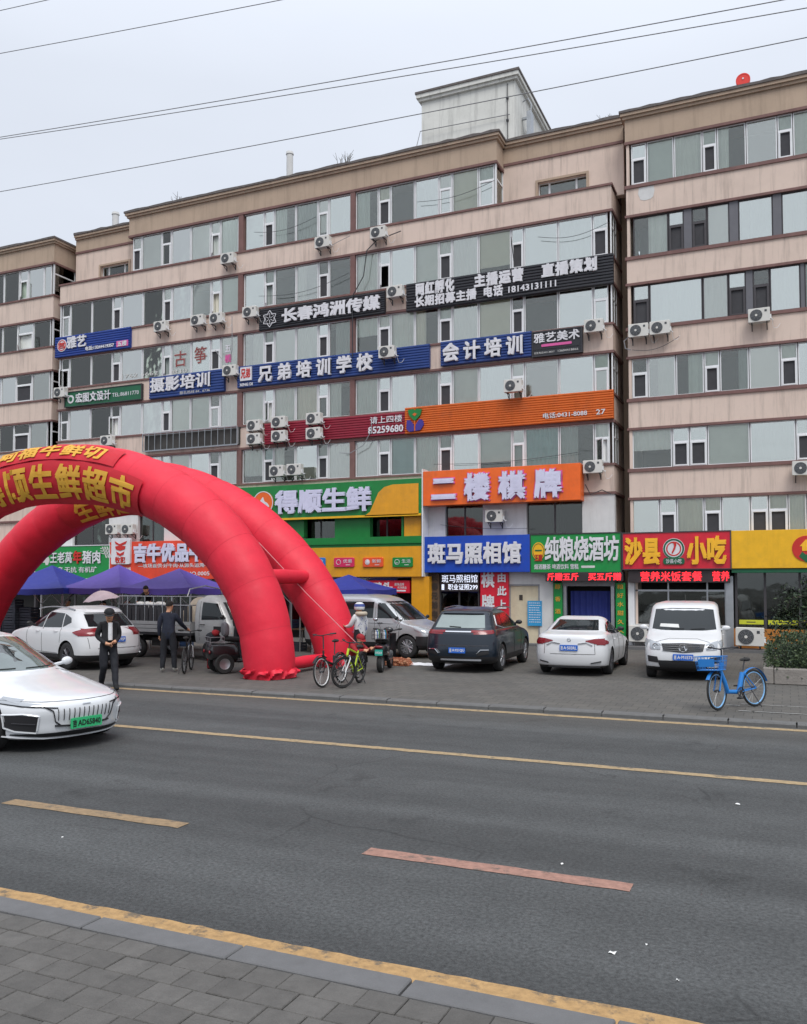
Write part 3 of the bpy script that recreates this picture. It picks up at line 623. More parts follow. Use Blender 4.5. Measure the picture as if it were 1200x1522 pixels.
# dry plants on the roof edge
mat('dry_weed', (.12, .11, .09), .9, var=.2)
for px, py, n, h, lab in ((512, 247, 14, .75, 'dry weed tuft rising from the middle of the roof coping'), (265, 299, 5, .5, 'thin dry weed on the roof edge left of the middle'), (905, 186, 10, .3, 'low weed tuft on the roof corner by the right block')):
    yw = 32.5 if px == 905 else 31.6; X, Z = PY(px, py, yw); mb = MB(); rr = random.Random(px)
    for i in range(n):
        a = rr.uniform(-.6, .6); b = rr.uniform(-.3, .3); hh = h * rr.uniform(.4, 1); x0 = rr.uniform(-.35, .35)
        mb.tube([(x0, 0, -.05), (x0 + a * hh * .4, b * hh * .4, hh * .6), (x0 + a * hh * .8, b * hh, hh)], [.012, .01, .005], 4)
        mb.tube([(x0 + a * hh * .4, b * hh * .4, hh * .5), (x0 + a * hh * .4 + .1 * rr.choice((-1, 1)), b, hh * .8)], [.008, .004], 4)
    o = mb.build('weed_tuft', MATS['dry_weed']); o.location = (X, yw, 19.86); tag(o, lab, 'weed', 'dry weeds on the roofs')
# ---------------------------------------------------------------- signs
for n_, c_, r_ in (('sign_blue', '#1c3c8c', .5), ('sign_royal', '#1c3f9c', .45), ('sign_navy', '#24407e', .5), ('sign_black', '#26272d', .5), ('sign_crimson', '#8c1f34', .5), ('sign_orange', '#cf6420', .45), ('sign_orange2', '#e8661c', .35),
                   ('sign_green', '#0b7a35', .4), ('sign_dkgreen', '#0f5c3c', .45), ('sign_lime', '#0a8a3e', .4), ('sign_red', '#cc1f35', .4), ('sign_scarlet', '#dd4427', .4), ('sign_yellow', '#e9b21c', .4), ('sign_amber', '#dc9a1e', .4),
                   ('shop_blue', '#0f47b0', .35), ('letter_white', '#d6d6da', .35), ('letter_lav', '#cdcde2', .35), ('letter_grey', '#c9c9c6', .5), ('letter_yellow', '#f0b428', .4), ('letter_gold', '#d9a435', .6), ('letter_red', '#c22a22', .5), ('letter_green', '#14603a', .5),
                   ('letter_purple', '#3b2f8a', .5), ('letter_pink', '#d25a9a', .5), ('tag_blue', '#1f78c8', .4), ('tag_pink', '#cf2a5c', .4), ('tag_orange', '#e2562c', .4), ('tag_green', '#0d8038', .4), ('cream', '#cbbfa4', .7), ('notice_blue', '#2f92c6', .5), ('wood_orange', '#b5742e', .6),
                   ('lime_strip', '#c4c832', .5), ('letter_dark', '#3a3430', .7), ('shutter', '#8f9195', .5), ('brown_plank', '#5c4a3a', .8)):
    mat(n_, c_, r_, var=.08, dirt=.22 if 'letter' not in n_ else .08, dscale=1.6, dcol=(.1, .09, .08), streak=.22 if 'letter' not in n_ else 0)
mat('led_red', '#ff2a35', .5, var=0, emit=1.3); mat('led_white', '#dfe6f5', .5, var=0, emit=.8); mat('led_board', (.03, .022, .024), .5, var=.2)
L_ = MATS
class Sign:
    def __init__(s, label, pxl, pyt, pyb, pxr, th, m, ribs=0, group=None, frame=None, name='shop_sign', Y=FY, r=.01):
        Yf = Y - th; x0, zt = PY(pxl, pyt, Yf); zb = PY(pxl, pyb, Yf)[1]; x1 = PY(pxr, (pyt + pyb) / 2 - (pxr - pxl) * .08, Yf)[0]
        s.w, s.h = x1 - x0, zt - zb; s.x0, s.zb, s.Yf = x0, zb, Yf
        s.root = empty(name, (x0, Yf, zb), label=label, cat='sign', group=group)
        mb = MB()
        if ribs:
            n = ribs; mb.box(0, s.w, .03, th - .004, 0, s.h); P = []
            for i in range(n):
                a, b = s.h * i / n, s.h * (i + 1) / n; P += [(.03, a + .001), (.0, a + (b - a) * .25), (.0, a + (b - a) * .75)]
            P.append((.03, s.h)); k = max(2, int(s.w / .6)); rr = random.Random(int(pxl))
            wob = [rr.uniform(-.006, .006) for _ in range(k + 1)]
            vs = []; m_ = len(P)
            for i in range(k + 1): vs += [(s.w * i / k, y + wob[i], z) for y, z in P]
            mb.add(vs, [(i * m_ + j, (i + 1) * m_ + j, (i + 1) * m_ + j + 1, i * m_ + j + 1) for i in range(k) for j in range(m_ - 1)])
        else: mb.plate(0, s.w, 0, s.h, th - .004, 0, r=r, ch=min(.008, r * .7), seg=2)
        mb.build('panel', MATS[m], s.root)
        if frame:
            q = MB(); ring(q, -.03, s.w + .03, -.03, s.h + .03, .035, -.025, th - .006); q.build('edging', MATS[frame], s.root)
    def t(s, body, u0, u1, v0, v1, m='letter_white', ext=.05, bold=.03, join=False, fit=False, **k):
        k.setdefault('name', 'character' if not (join or fit) else 'lettering')
        return text_row(body, s.root, u0 * s.w, u1 * s.w, v0 * s.h, v1 * s.h, MATS[m], ext, bold, join=join, fit=fit, y=-.002 if not k.get('y') else k.pop('y'), **{a: b for a, b in k.items() if a != 'y'})
    def disc(s, u, v, r, m, name='emblem', y=-.02, sx=1):
        mb = MB(); mb.cyl((0, y, 0), (0, 0, 0), r, seg=28); 
        if sx != 1: mb.v = [(a * sx, b, c) for a, b, c in mb.v]
        return mb.build(name, MATS[m], s.root, loc=(u * s.w, 0, v * s.h))
    def ringe(s, u, v, r, t, m, y=-.02, sx=1, seg=28):
        mb = MB()
        for i in range(seg):
            a, b = 2 * pi * i / seg, 2 * pi * (i + 1) / seg; p = lambda q, rr: (rr * cos(q) * sx, rr * sin(q))
            mb.prism([p(a, r), p(b, r), p(b, r - t), p(a, r - t)], y, y + .015)
        return mb.build('emblem_ring', MATS[m], s.root, loc=(u * s.w, 0, v * s.h))
    def bar(s, u0, u1, v0, v1, m, y0=-.02, y1=0, name='stripe', r=.01):
        mb = MB(); mb.plate(u0 * s.w, u1 * s.w, v0 * s.h, v1 * s.h, y1, y0, r=r, ch=.003, seg=3); return mb.build(name, MATS[m], s.root)
    def poly(s, pts, m, y0=-.02, y1=0, name='emblem'):
        mb = MB(); mb.prism([(a * s.w, b * s.h) for a, b in pts], y0, y1); return mb.build(name, MATS[m], s.root)
G = 'signs mounted on the storeys of the block'
g = Sign('blue sign with a round red logo and a small pink box, at the left end', 82, 502, 532, 193, .14, 'sign_blue', 9, G)
g.disc(.10, .56, .30, 'letter_white'); g.ringe(.10, .56, .26, .04, 'letter_red', -.03); g.t('芭', .055, .145, .42, .70, 'letter_red', .02, y=-.02)
g.t('雅艺', .17, .44, .36, .92, 'letter_white', .05, .03); g.t('电话:13244419357', .42, .80, .14, .34, ext=.02, fit=True); g.bar(.83, .98, .10, .38, 'letter_pink'); g.t('五楼', .845, .965, .12, .36, ext=.012, join=True, y=-.02)
g = Sign('dark green design studio sign with a pale round logo, lowest at the left', 97, 584, 605, 210, .13, 'sign_dkgreen', 0, G, 'steel_dark')
g.disc(.08, .5, .2, 'letter_white'); g.disc(.08, .5, .11, 'letter_green', y=-.03); g.t('宏图文设计', .15, .62, .2, .84, ext=.05, bold=.02); g.t('TEL:86811770', .63, .97, .34, .60, ext=.012, bold=.0, fit=True)
g = Sign('blue ribbed photography training sign left of the stained maroon pillar', 222, 561, 593, 333, .15, 'sign_navy', 8, G)
g.t('摄影培训', .02, .84, .28, .92, ext=.06, bold=.025); g.t('报名热线 84 . 6736', .42, .82, .05, .19, 'letter_grey', ext=.01, bold=0, fit=True)
g = Sign('black ribbed media company sign with a hexagonal star emblem, left of the white air conditioner', 385, 460, 491, 572, .16, 'sign_black', 10, G)
g.t('长春鸿洲传媒', .195, .97, .20, .82, ext=.07, bold=.04)
for k in range(6):
    a = k * pi / 3 + pi / 6; R1, R2 = .36, .30; cx, cz = .095 * g.w, .47 * g.h
    mb = MB(); mb.tube([(cx + R1 * cos(a), -.03, cz + R1 * sin(a)), (cx + R2 * cos(a + pi / 6) * .8, -.03, cz + R2 * sin(a + pi / 6) * .8), (cx + R1 * cos(a + pi / 3), -.03, cz + R1 * sin(a + pi / 3))], .018, 4)
    mb.tube([(cx + .05 * cos(a), -.03, cz + .05 * sin(a)), (cx + .24 * cos(a), -.03, cz + .24 * sin(a)), (cx + .22 * cos(a + pi / 4), -.03, cz + .22 * sin(a + pi / 4))], .014, 4); mb.build('emblem_stroke', MATS['letter_white'], g.root)
g = Sign('long black ribbed sign with two lines of characters and a phone number', 604, 422, 463, 912, .16, 'sign_black', 10, G)
g.t('网红孵化', .05, .255, .50, .93, ext=.06, bold=.055, gap=.12); g.t('主播运营', .35, .595, .50, .93, ext=.06, bold=.055, gap=.12); g.t('直播策划', .675, .935, .50, .93, ext=.06, bold=.055, gap=.12)
g.t('长期招募主播', .045, .365, .10, .46, ext=.05, bold=.045, gap=.1); g.t('电话', .395, .495, .10, .46, ext=.05, bold=.045, gap=.1); g.t('18143131111', .52, .745, .14, .36, ext=.04, bold=.02, fit=True)
g = Sign('long blue ribbed school sign with a red and white square seal', 353, 545, 577, 638, .17, 'sign_navy', 9, G)
g.bar(.02, .085, .30, .92, 'letter_white', -.06); g.t('兄弟', .025, .08, .42, .86, 'letter_red', .012, .03, y=-.06, join=True); g.t('XING DI', .015, .09, .06, .2, ext=.02, fit=True)
for k, ch in enumerate('兄弟培训学校'): g.t(ch, .125 + k * .105, .205 + k * .105, .15 + .0 * k, .87, 'letter_white', .10, .035)
g = Sign('blue ribbed sign with four white characters, left of the dark art sign', 655, 508, 544, 790, .17, 'sign_navy', 9, G)
for k, ch in enumerate('会计培训'): g.t(ch, .03 + k * .235, .22 + k * .235, .14, .86, 'letter_white', .10, .035)
g = Sign('dark flat sign with a thin pink bar, near the right corner', 792, 495, 530, 865, .14, 'sign_black', 0, G, 'steel_dark')
g.t('雅艺美术', .02, .97, .54, .95, ext=.03, bold=.02); g.bar(.18, .80, .36, .47, 'letter_pink', r=.03); g.bar(.03, .97, .25, .262, 'letter_grey', -.008); g.t('招生电话:0431-88567', .03, .45, .08, .17, 'letter_grey', .008, 0, fit=True); g.t('13604418866', .52, .93, .08, .17, 'letter_grey', .008, 0, fit=True)
g = Sign('crimson ribbed sign with a white phone number, half covered by stacked air conditioners', 393, 630, 661, 602, .14, 'sign_crimson', 9, G)
g.t('请上四楼', .765, .985, .56, .88, ext=.02, bold=.01); g.t('85259680', .755, .99, .12, .44, ext=.02, bold=.02, fit=True)
g = Sign('long orange ribbed sign with a green and purple flower emblem at its left end', 602, 606, 645, 912, .18, 'sign_orange', 12, G)
e_ = lambda pts: [(a * .20 / g.w * 1.0 + .055, b * .20 / g.h + .48) for a, b in pts]
g.poly(e_([(-1.5, 2.1), (-.4, 2.3), (0, 2.0), (.4, 2.3), (1.5, 2.1), (1.2, 1.0), (.4, .2), (0, -.1), (-.4, .2), (-1.2, 1.0)]), 'sign_green', -.06)
g.poly(e_([(0, 1.5), (.5, 1.2), (0, .8), (-.5, 1.2)]), 'sign_orange', -.07); g.poly(e_([(-1.7, .1), (-1.0, .1), (-.2, -.9), (-.15, -2.1), (-1.2, -2.2), (-1.8, -1.6)]), 'letter_purple', -.06)
g.poly(e_([(1.0, .2), (1.7, -.1), (1.9, -1.0), (1.2, -2.0), (.15, -2.1), (.2, -.9)]), 'letter_purple', -.06); g.poly(e_([(-.1, -.1), (.1, -.1), (.1, -2.1), (-.1, -2.1)]), 'sign_orange', -.065)
g.t('电话:0431-8088', .685, .885, .16, .36, ext=.015, bold=.01, fit=True); g.t('27', .925, .965, .16, .34, ext=.015, bold=.01, fit=True)
# empty steel sign rack
Yf = FY - .25; x0, zt = PY(212, 645, Yf); zb = PY(212, 672, Yf)[1]; x1 = PY(353, 650, Yf)[0]
rk_ = empty('sign_rack', (x0, Yf, zb), label='empty steel sign rack with thin bars over a dark backing, below the green design sign', cat='sign frame')
W_, H_ = x1 - x0, zt - zb; mb = MB(); mb.box(0, W_, .16, .22, .04, H_ - .03); mb.build('backing', mat('rack_back', (.05, .048, .045), .9, var=.3, scale=2), rk_)
mb = MB(); ring(mb, 0, W_, 0, H_, .03, -.02, .02); ring(mb, .03, W_ - .03, .06, H_ - .06, .02, .1, .13); mb.build('rim', MATS['metal_zinc'], rk_)
for i in range(1, 15): MB().box(W_ * i / 15, W_ * i / 15 + .022, -.01, .012, .03, H_ - .03).build('bar', MATS['metal_zinc'], rk_)
# big second storey signs
G2 = 'large shop fascias over the ground floor'
g = Sign('wide green fascia with a yellow swoosh and a round orange emblem', 300, 728, 776, 628, .55, 'sign_green', 0, G2, r=.02)
g.poly([(.76, .0), (.985, 0), (.985, .86), (.88, .86), (.845, .80), (.82, .65), (.80, .35), (.785, .12)], 'sign_amber', -.03, name='swoosh'); g.bar(.0, .995, -.03, .03, 'sign_yellow', -.03, name='lower_strip')
g.t('得顺生鲜', .365, .792, .17, .83, 'letter_lav', .10, .04, gap=.05)
g.disc(.305, .50, .50, 'sign_orange2', y=-.04); g.ringe(.305, .50, .50, .035, 'letter_white', -.05)
g.poly([(.275, .34), (.295, .60), (.305, .68), (.312, .55), (.325, .50), (.335, .40), (.325, .28), (.30, .20), (.285, .22)], 'letter_white', -.055); g.poly([(.285, .33), (.30, .48), (.318, .40), (.322, .30), (.30, .25)], 'letter_green', -.06)
g = Sign('orange chess and card room fascia with four white characters in lavender edging', 629, 701, 752, 863, .62, 'sign_orange2', 0, G2, r=.01)
for k, ch in enumerate('二楼棋牌'):
    u = .06 + k * .222; g.t(ch, u, u + .165, .12, .84, 'letter_lav', .10, .05); g.t(ch, u - .004, u + .169, .11, .85, 'letter_pink', .03, .075, name='character_backing')
g = Sign('bright blue photo studio sign with five white characters', 629, 798, 851, 788, .42, 'shop_blue', 0, G2)
g.t('斑马照相馆', .05, .93, .25, .80, 'letter_white', .08, .04, gap=.08); 
g = Sign('green liquor shop sign with a yellow oval emblem at its left end', 789, 795, 851, 923, .40, 'sign_lime', 0, G2, 'steel_dark')
g.disc(.09, .56, .33, 'sign_yellow', sx=.72); g.ringe(.09, .56, .29, .02, 'letter_green', -.03, sx=.72); g.t('王顺', .045, .135, .30, .48, 'letter_red', .02, .02, y=-.02, join=True)
g.bar(.05, .13, .56, .60, 'letter_green', -.03)
g.t('纯粮烧酒坊', .165, .985, .30, .92, 'letter_white', .06, .025, gap=.02); g.t('烟酒糖茶 啤酒饮料 雪糕', .04, .54, .08, .22, 'letter_white', .01, .01, fit=True); g.bar(.57, .72, .11, .17, 'letter_grey', -.008, r=.02)
g = Sign('red snack shop sign with orange characters around a round green and white emblem', 926, 793, 846, 1086, .42, 'sign_red', 0, G2, 'frame_dark')
g.t('沙县', .02, .36, .14, .86, 'letter_yellow', .07, .045, gap=.04); g.t('小吃', .61, .965, .14, .86, 'letter_yellow', .07, .045, gap=.04)
g.disc(.485, .55, .36, 'letter_white'); g.ringe(.485, .55, .345, .055, 'sign_dkgreen', -.03); g.ringe(.485, .55, .25, .04, 'letter_red', -.03); g.bar(.385, .585, .12, .30, 'sign_dkgreen', -.04, r=.08); g.t('沙县小吃', .41, .56, .15, .27, 'letter_white', .01, .01, join=True, y=-.04)
g.poly([(.475, .72), (.50, .74), (.512, .66), (.495, .52), (.475, .42), (.465, .44), (.485, .58), (.49, .66)], 'letter_red', -.04)
g = Sign('plain yellow shop fascia with a red house emblem at the right edge', 1087, 789, 845, 1330, .42, 'sign_yellow', 0, G2)
g.disc(.475, .50, .42, 'letter_red'); g.poly([(.43, .30), (.475, .14), (.53, .30), (.50, .42), (.475, .34), (.45, .42)], 'letter_green', -.03); g.poly([(.435, .56), (.475, .74), (.52, .56)], 'letter_yellow', -.03); g.poly([(.45, .44), (.505, .44), (.505, .58), (.45, .58)], 'letter_yellow', -.035)
MB().box(-.0, g.w, .05, .4, -.14, -.02).build('lower_strip', MATS['sign_dkgreen'], g.root)
g = Sign('plain dark red shop sign at the far left beyond the pork butcher sign', -150, 812, 862, 50, .4, 'sign_crimson', 0, G2)
g = Sign('green pork butcher sign with a white pig emblem and one red character', 53, 813, 860, 163, .45, 'sign_lime', 0, G2, 'letter_white')
g.t('王老莴', .21, .52, .48, .82, ext=.05, bold=.02); g.t('年', .525, .64, .47, .84, 'letter_red', .05, .04); g.t('猪肉', .65, .90, .46, .84, ext=.05, bold=.02); g.t('石磨 无抗 有机矿', .22, .84, .18, .36, ext=.02, bold=.01, fit=True)
g.poly([(.03, .62), (.06, .72), (.14, .73), (.19, .66), (.2, .55), (.18, .42), (.15, .42), (.14, .50), (.08, .50), (.07, .44), (.045, .46), (.05, .55)], 'letter_grey'); g.t('无抗生', .06, .16, .80, .90, ext=.01, bold=.01, fit=True)
for k in range(3): g.poly([(.90 + k * .03, .96), (.915 + k * .03, .96), (.97 + k * .03, .62), (.955 + k * .03, .62)], 'letter_grey', name='stripe'); g.poly([(.88, .92 - k * .07), (.995, .86 - k * .07), (.995, .84 - k * .07), (.88, .90 - k * .07)], 'letter_grey', name='stripe')
g = Sign('orange red beef shop sign with a white logo plate at its left', 163, 806, 861, 352, .45, 'sign_scarlet', 0, G2)
g.bar(.03, .185, .40, 1.10, 'letter_white', -.12, r=.06, name='logo_plate'); g.t('牧犯', .065, .15, .43, .60, 'letter_red', .02, .02, y=-.12, join=True)
g.poly([(.06, 1.02), (.10, .94), (.16, 1.02), (.15, .94), (.115, .90), (.15, .88), (.145, .80), (.105, .76), (.07, .80), (.065, .88), (.1, .90), (.07, .94)], 'letter_red', -.14); g.poly([(.075, .74), (.08, .66), (.105, .62), (.135, .66), (.14, .74), (.105, .68)], 'letter_red', -.14)
g.t('吉牛优品牛', .205, .76, .46, .92, 'letter_lav', .07, .05); g.t('—牧场直供·好牛肉·从源头追溯—', .24, .80, .30, .41, ext=.01, bold=.01, fit=True); g.t('加盟热线', .095, .18, .20, .32, ext=.01, fit=True); g.t('4999', .12, .18, .05, .17, ext=.01, fit=True); g.t('NO.0005', .63, .80, .09, .19, ext=.012, bold=.01, fit=True)
g = Sign('narrow red LED sign under the beef shop fascia, partly behind the tents', 200, 862, 878, 352, .40, 'led_board', 0, 'LED ticker signs', name='led_sign'); g.t('肉粥 现切现卖 牛肉卷', .04, .97, .15, .85, 'led_red', .01, .03, fit=True)
g = Sign('red duck head snack sign behind the blue tent', 500, 863, 881, 609, .35, 'sign_red', 0, G2)
g.t('苏州', .08, .46, .10, .86, ext=.02, bold=.03); g.t('鸭头', .50, .78, .10, .86, ext=.02, bold=.03); g.t('美味卤味', .80, .93, .56, .82, ext=.006, bold=0, fit=True); g.t('休闲食品', .84, .96, .34, .54, ext=.006, bold=0, fit=True); g.bar(.80, .95, .12, .24, 'letter_white', -.01)
g = Sign('red LED ticker sign above the liquor shop door', 811, 851, 864, 926, .50, 'led_board', 0, 'LED ticker signs', name='led_sign'); g.t('斤赠五斤', .02, .44, .1, .92, 'led_red', .01, .02, gap=.05, join=True); g.t('买五斤赠', .56, .985, .1, .92, 'led_red', .01, .02, gap=.05, join=True)
g = Sign('red LED ticker sign above the snack shop window', 934, 848, 866, 1085, .36, 'led_board', 0, 'LED ticker signs', name='led_sign'); g.t('营养米饭套餐', .12, .74, .12, .9, 'led_red', .01, .01, gap=.06, join=True); g.t('营养', .83, 1.0, .12, .9, 'led_red', .01, .01, gap=.06, join=True)
# --- ground floor shops --------------------------------------------------
sf = empty('supermarket_front', label='green and amber clad supermarket front below the wide green fascia, with coloured tags', cat='shopfront')
def fbox(name, p0, p1, yt, yb, y0, y1, m, parent, pyref=None):
    xa = PY(p0, yt, y0)[0]; xb = PY(p1, yt, y0)[0]; zt = PY(p0, yt, y0)[1]; zb = PY(p0, yb, y0)[1]
    return MB().box(xa, xb, y0, y1, zb, zt).build(name, MATS[m], parent), (xa, xb, zb, zt)
for k, (a, b) in enumerate(((392, 452), (498, 550), (597, 600))): fbox('pier', a, b, 758, 800, FY - .30, FY - .01, 'sign_green', sf)
fbox('pier', 601, 626, 758, 797, FY - .32, FY - .01, 'sign_amber', sf)
xa, zt = PY(392, 797, FY - .5); xb = PY(629, 797, FY - .5)[0]
zt = PY(600, 797, FY - .5)[1]; zm = PY(600, 812, FY - .5)[1]; zb = PY(600, 857, FY - .5)[1]
MB().box(xa, xb, FY - .55, FY - .01, zm + .12, zt).build('ledge', MATS['sign_green'], sf); MB().box(xa, xb - .02, FY - .47, FY - .01, zm, zm + .12).build('ledge', MATS['sign_lime'], sf)
MB().box(xa, xb, FY - .5, FY - .01, zb, zm).build('fascia', MATS['sign_amber'], sf)
MB().box(xb - .02, xb + .03, FY - .58, FY - .01, zb, PY(629, 697, FY - .55)[1]).build('edge_strip', MATS['upvc_white'], sf)
xc = PY(612, 900, FY - .4)[0]; xd = PY(638, 900, FY - .4)[0]; MB().box(xc, xd, FY - .4, FY - .01, .1, zb).build('corner_pillar', MATS['sign_amber'], sf)
for k, (a, b, m, tx) in enumerate(((455, 484, 'tag_blue', '特价'), (497, 527, 'tag_pink', '优惠'), (540, 570, 'tag_orange', '新鲜'), (584, 614, 'tag_green', '生活'))):
    x0, z0 = PY(a, 843, FY - .52); x1, z1 = PY(b, 828, FY - .52)
    o = empty('icon_tag', (x0, FY - .502, z0), parent=sf); o['label'] = ('blue', 'pink', 'orange', 'dark green')[k] + ' rounded tag with a small icon'; W2, H2 = x1 - x0, .38
    mb = MB(); mb.plate(0, W2, 0, H2, 0, -.06, r=.05, ch=.01); mb.build('plate', MATS[m], o)
    text_row(tx, o, W2 * .46, W2 * .92, H2 * .42, H2 * .82, MATS['letter_white'], .01, .0, y=-.06, join=True, name='lettering')
    mb = MB(); mb.torus((W2 * .24, -.065, H2 * .52), .1, .012, 'y', 14, 4)
    if k == 3: mb.tube([(W2 * .24 - .05, -.07, H2 * .5), (W2 * .24, -.07, H2 * .5 - .05), (W2 * .24 + .05, -.07, H2 * .5)], .01, 4)
    elif k == 2: mb.ball((W2 * .24, -.06, H2 * .52), .08, 8, 5, (1, .3, 1.1))
    mb.box(W2 * .6, W2 * .82, -.065, -.06, H2 * .2, H2 * .26); mb.build('icon', MATS['letter_white'], o)
# generic ground-floor pieces of the middle block
gf = mainb
mb = MB(); mb.box(XL, PY(640, 900, FY)[0], FY + .5, FY + .6, .1, 3.0); mb.build('shop_interior', MATS['dark_room'], gf)
for k, p in enumerate((60, 110, 165, 215, 262, 315, 372, 430, 490, 545, 590)):
    x = PY(p, 900, FY)[0]; MB().box(x - .04, x + .04, FY + .05, FY + .15, .1, 3.0).build('shop_mullion', MATS['frame_dark' if k % 3 else 'upvc_white'], gf)
for k in range(10):
    a, b = [PY((60, 110, 165, 215, 262, 315, 372, 430, 490, 545, 590)[k + j], 900, FY)[0] for j in (0, 1)]
    MB().box(a + .05, b - .05, FY + .08, FY + .1, .5, 2.6).build('shop_pane', MATS['glass_shop'], gf)
# goods shelves glimpsed behind the glass
# photo studio, stair door, liquor shop
X = lambda p, y=900, Y=FY: PY(p, y, Y)[0]
Zf = lambda p, y, Y=FY: PY(p, y, Y)[1]
MB().box(X(638), X(790), FY + .35, FY + .6, .1, 3.0).build('shop_interior', MATS['void_black'], gf)
MB().box(X(638), X(654), FY - .05, FY + .3, .1, 2.95).build('door_jamb', MATS['brown_plank'], gf)
g = Sign('tall narrow brown board with dark vertical characters at the studio door', 639, 852, 940, 653, .10, 'brown_plank', 0, None, name='vertical_sign')
for k, ch in enumerate('长春兄弟电脑'): g.t(ch, .1, .9, .87 - k * .155, .99 - k * .155, 'letter_dark', .015, .02)
g = Sign('black lit window board of the photo studio with white dotted characters', 655, 852, 879, 712, .12, 'led_board', 0, 'LED ticker signs', name='led_sign')
g.t('斑马照相馆', .03, .98, .48, .92, 'led_white', .008, -.005, gap=.05, join=True); g.t('图', .03, .10, .08, .40, 'led_white', .008, .01, join=True); g.t('职业证照299', .2, .97, .08, .40, 'led_white', .008, 0, fit=True)
MB().box(X(655), X(713), FY + .02, FY + .06, .1, Zf(655, 879)).build('shop_pane', MATS['glass_shop'], gf)
for p in (655, 683, 712): MB().box(X(p) - .03, X(p) + .03, FY - .02, FY + .08, .1, 2.9).build('door_frame', MATS['steel_dark'], gf)
g = Sign('tall red vertical sign with white characters pointing upstairs', 714, 851, 935, 756, .14, 'sign_red', 0, None, name='vertical_sign')
for k, ch in enumerate('棋牌室'): g.t(ch, .04, .52, .74 - k * .40, 1.0 - k * .40, 'letter_white', .02, .03)
for k, ch in enumerate('由此上楼'): g.t(ch, .60, .94, .83 - k * .235, .99 - k * .235, 'letter_white', .02, .03)
mb = MB(); mb.box(X(756), X(823), FY - .02, FY + .3, 2.35, 3.0); mb.box(X(803), X(823), FY - .02, FY + .3, .1, 2.35); mb.build('pale_wall', MATS['plaster_white'], gf)
dr = MB().box(X(757), X(803), FY + .03, FY + .09, .1, 2.33).build('door', MATS['cream'], gf); mb = MB(); ring(mb, X(757), X(803), .1, 2.35, .06, FY - .015, FY + .06); mb.build('door_frame', MATS['shutter'], dr)
MB().box(X(772), X(777), FY + .015, FY + .03, 1.75, 1.95).build('notice', MATS['letter_dark'], dr)
nb = empty('notice_board', (X(785), FY - .06, Zf(785, 930)), label='light blue notice sheet with white lines of small text on the cream door', cat='notice'); W2 = X(806) - X(785); H2 = Zf(785, 893) - Zf(785, 930)
MB().box(0, W2, 0, .04, 0, H2).build('sheet', MATS['notice_blue'], nb); mb = MB(); rr = random.Random(3)
for k in range(9):
    z = H2 * (.9 - k * .095); x = .05
    while x < W2 - .08:
        l = rr.uniform(.03, .09); mb.box(x, min(x + l, W2 - .04), -.004, 0, z, z + .025); x += l + .02
mb.build('print', MATS['letter_white'], nb)['kind'] = 'stuff'
# liquor shop opening with blue door curtain, couplets and rolled shutter
MB().box(X(836), X(915), FY + .45, FY + .6, .1, 2.5).build('shop_interior', MATS['void_black'], gf)
MB().box(X(836), X(915), FY - .05, FY + .3, 2.28, 2.62).build('shutter_box', MATS['shutter'], gf)
mat('curtain_navy', (.02, .035, .22), .7, var=.1)
mb = MB(); n = 30; mb.grid(lambda u, v: (X(846) + (X(905) - X(846)) * u, FY + .3 + .03 * sin(u * 40), .25 + 1.85 * v), 60, 1); mb.build('door_curtain', MATS['curtain_navy'], gf, smooth=60)
for p in (840, 911): MB().box(X(p) - .06, X(p) + .06, FY + .0, FY + .2, .1, 2.28).build('door_frame', MATS['metal_zinc'], gf)
for pl, pr, lab, tx in ((823, 836, 'green vertical couplet board left of the liquor shop door', '醇香酒味纯'), (915, 930, 'green vertical couplet board right of the liquor shop door', '粮好水甜久久香')):
    g = Sign(lab, pl, 866, 962, pr, .12, 'sign_lime', 0, 'couplet boards', name='vertical_sign', Y=FY - .02)
    for k, ch in enumerate(tx): g.t(ch, .15, .85, .9 - k * .95 / len(tx), .9 - k * .95 / len(tx) + .075, 'letter_gold', .01, .01)
# snack shop and yellow shop fronts (right block)
XA, XB, XC, XD = X(930), X(1086), X(1090), X(1330)
mb = MB(); mb.box(XA, XD, FY + .9, FY + 1.0, .1, 4.0); mb.build('shop_interior', MATS['dark_room'], rblk)
MB().box(RX0, RX1, FY + .02, FY + .5, 2.9, 4.02).build('lower_wall', MATS['plaster_pink'], rblk)
MB().box(X(935), X(944), FY - .1, FY + .2, .1, 2.6).build('pier', MATS['upvc_white'], rblk); MB().box(X(1080), X(1091), FY - .15, FY + .2, .1, 2.62).build('pier', MATS['metal_zinc'], rblk)
MB().box(X(944), X(1080), FY - .02, FY + .1, .1, .95).build('stall_riser', MATS['plaster_white'], rblk); MB().box(X(944), X(1080), FY - .12, FY + .2, 2.45, 2.62).build('transom', MATS['shutter'], rblk)
for p in (944, 994, 1052, 1079): MB().box(X(p) - .025, X(p) + .025, FY, FY + .08, .95, 2.45).build('shop_mullion', MATS['metal_zinc'], rblk)
for a, b in ((944, 994), (994, 1052), (1052, 1079)):
    MB().box(X(a) + .03, X(b) - .03, FY + .03, FY + .05, .95, 2.1).build('shop_pane', MATS['glass_shop'], rblk)
MB().box(X(944), X(1080), FY + .01, FY + .07, 2.1, 2.16).build('transom', MATS['metal_zinc'], rblk)
MB().box(X(1091), XD, FY - .03, FY + .2, .1, .85).build('stall_riser', MATS['wood_orange'], rblk)
for p in (1095, 1138, 1190, 1250): MB().box(X(p) - .04, X(p) + .04, FY, FY + .1, .85, 2.8).build('shop_mullion', MATS['frame_dark'], rblk)
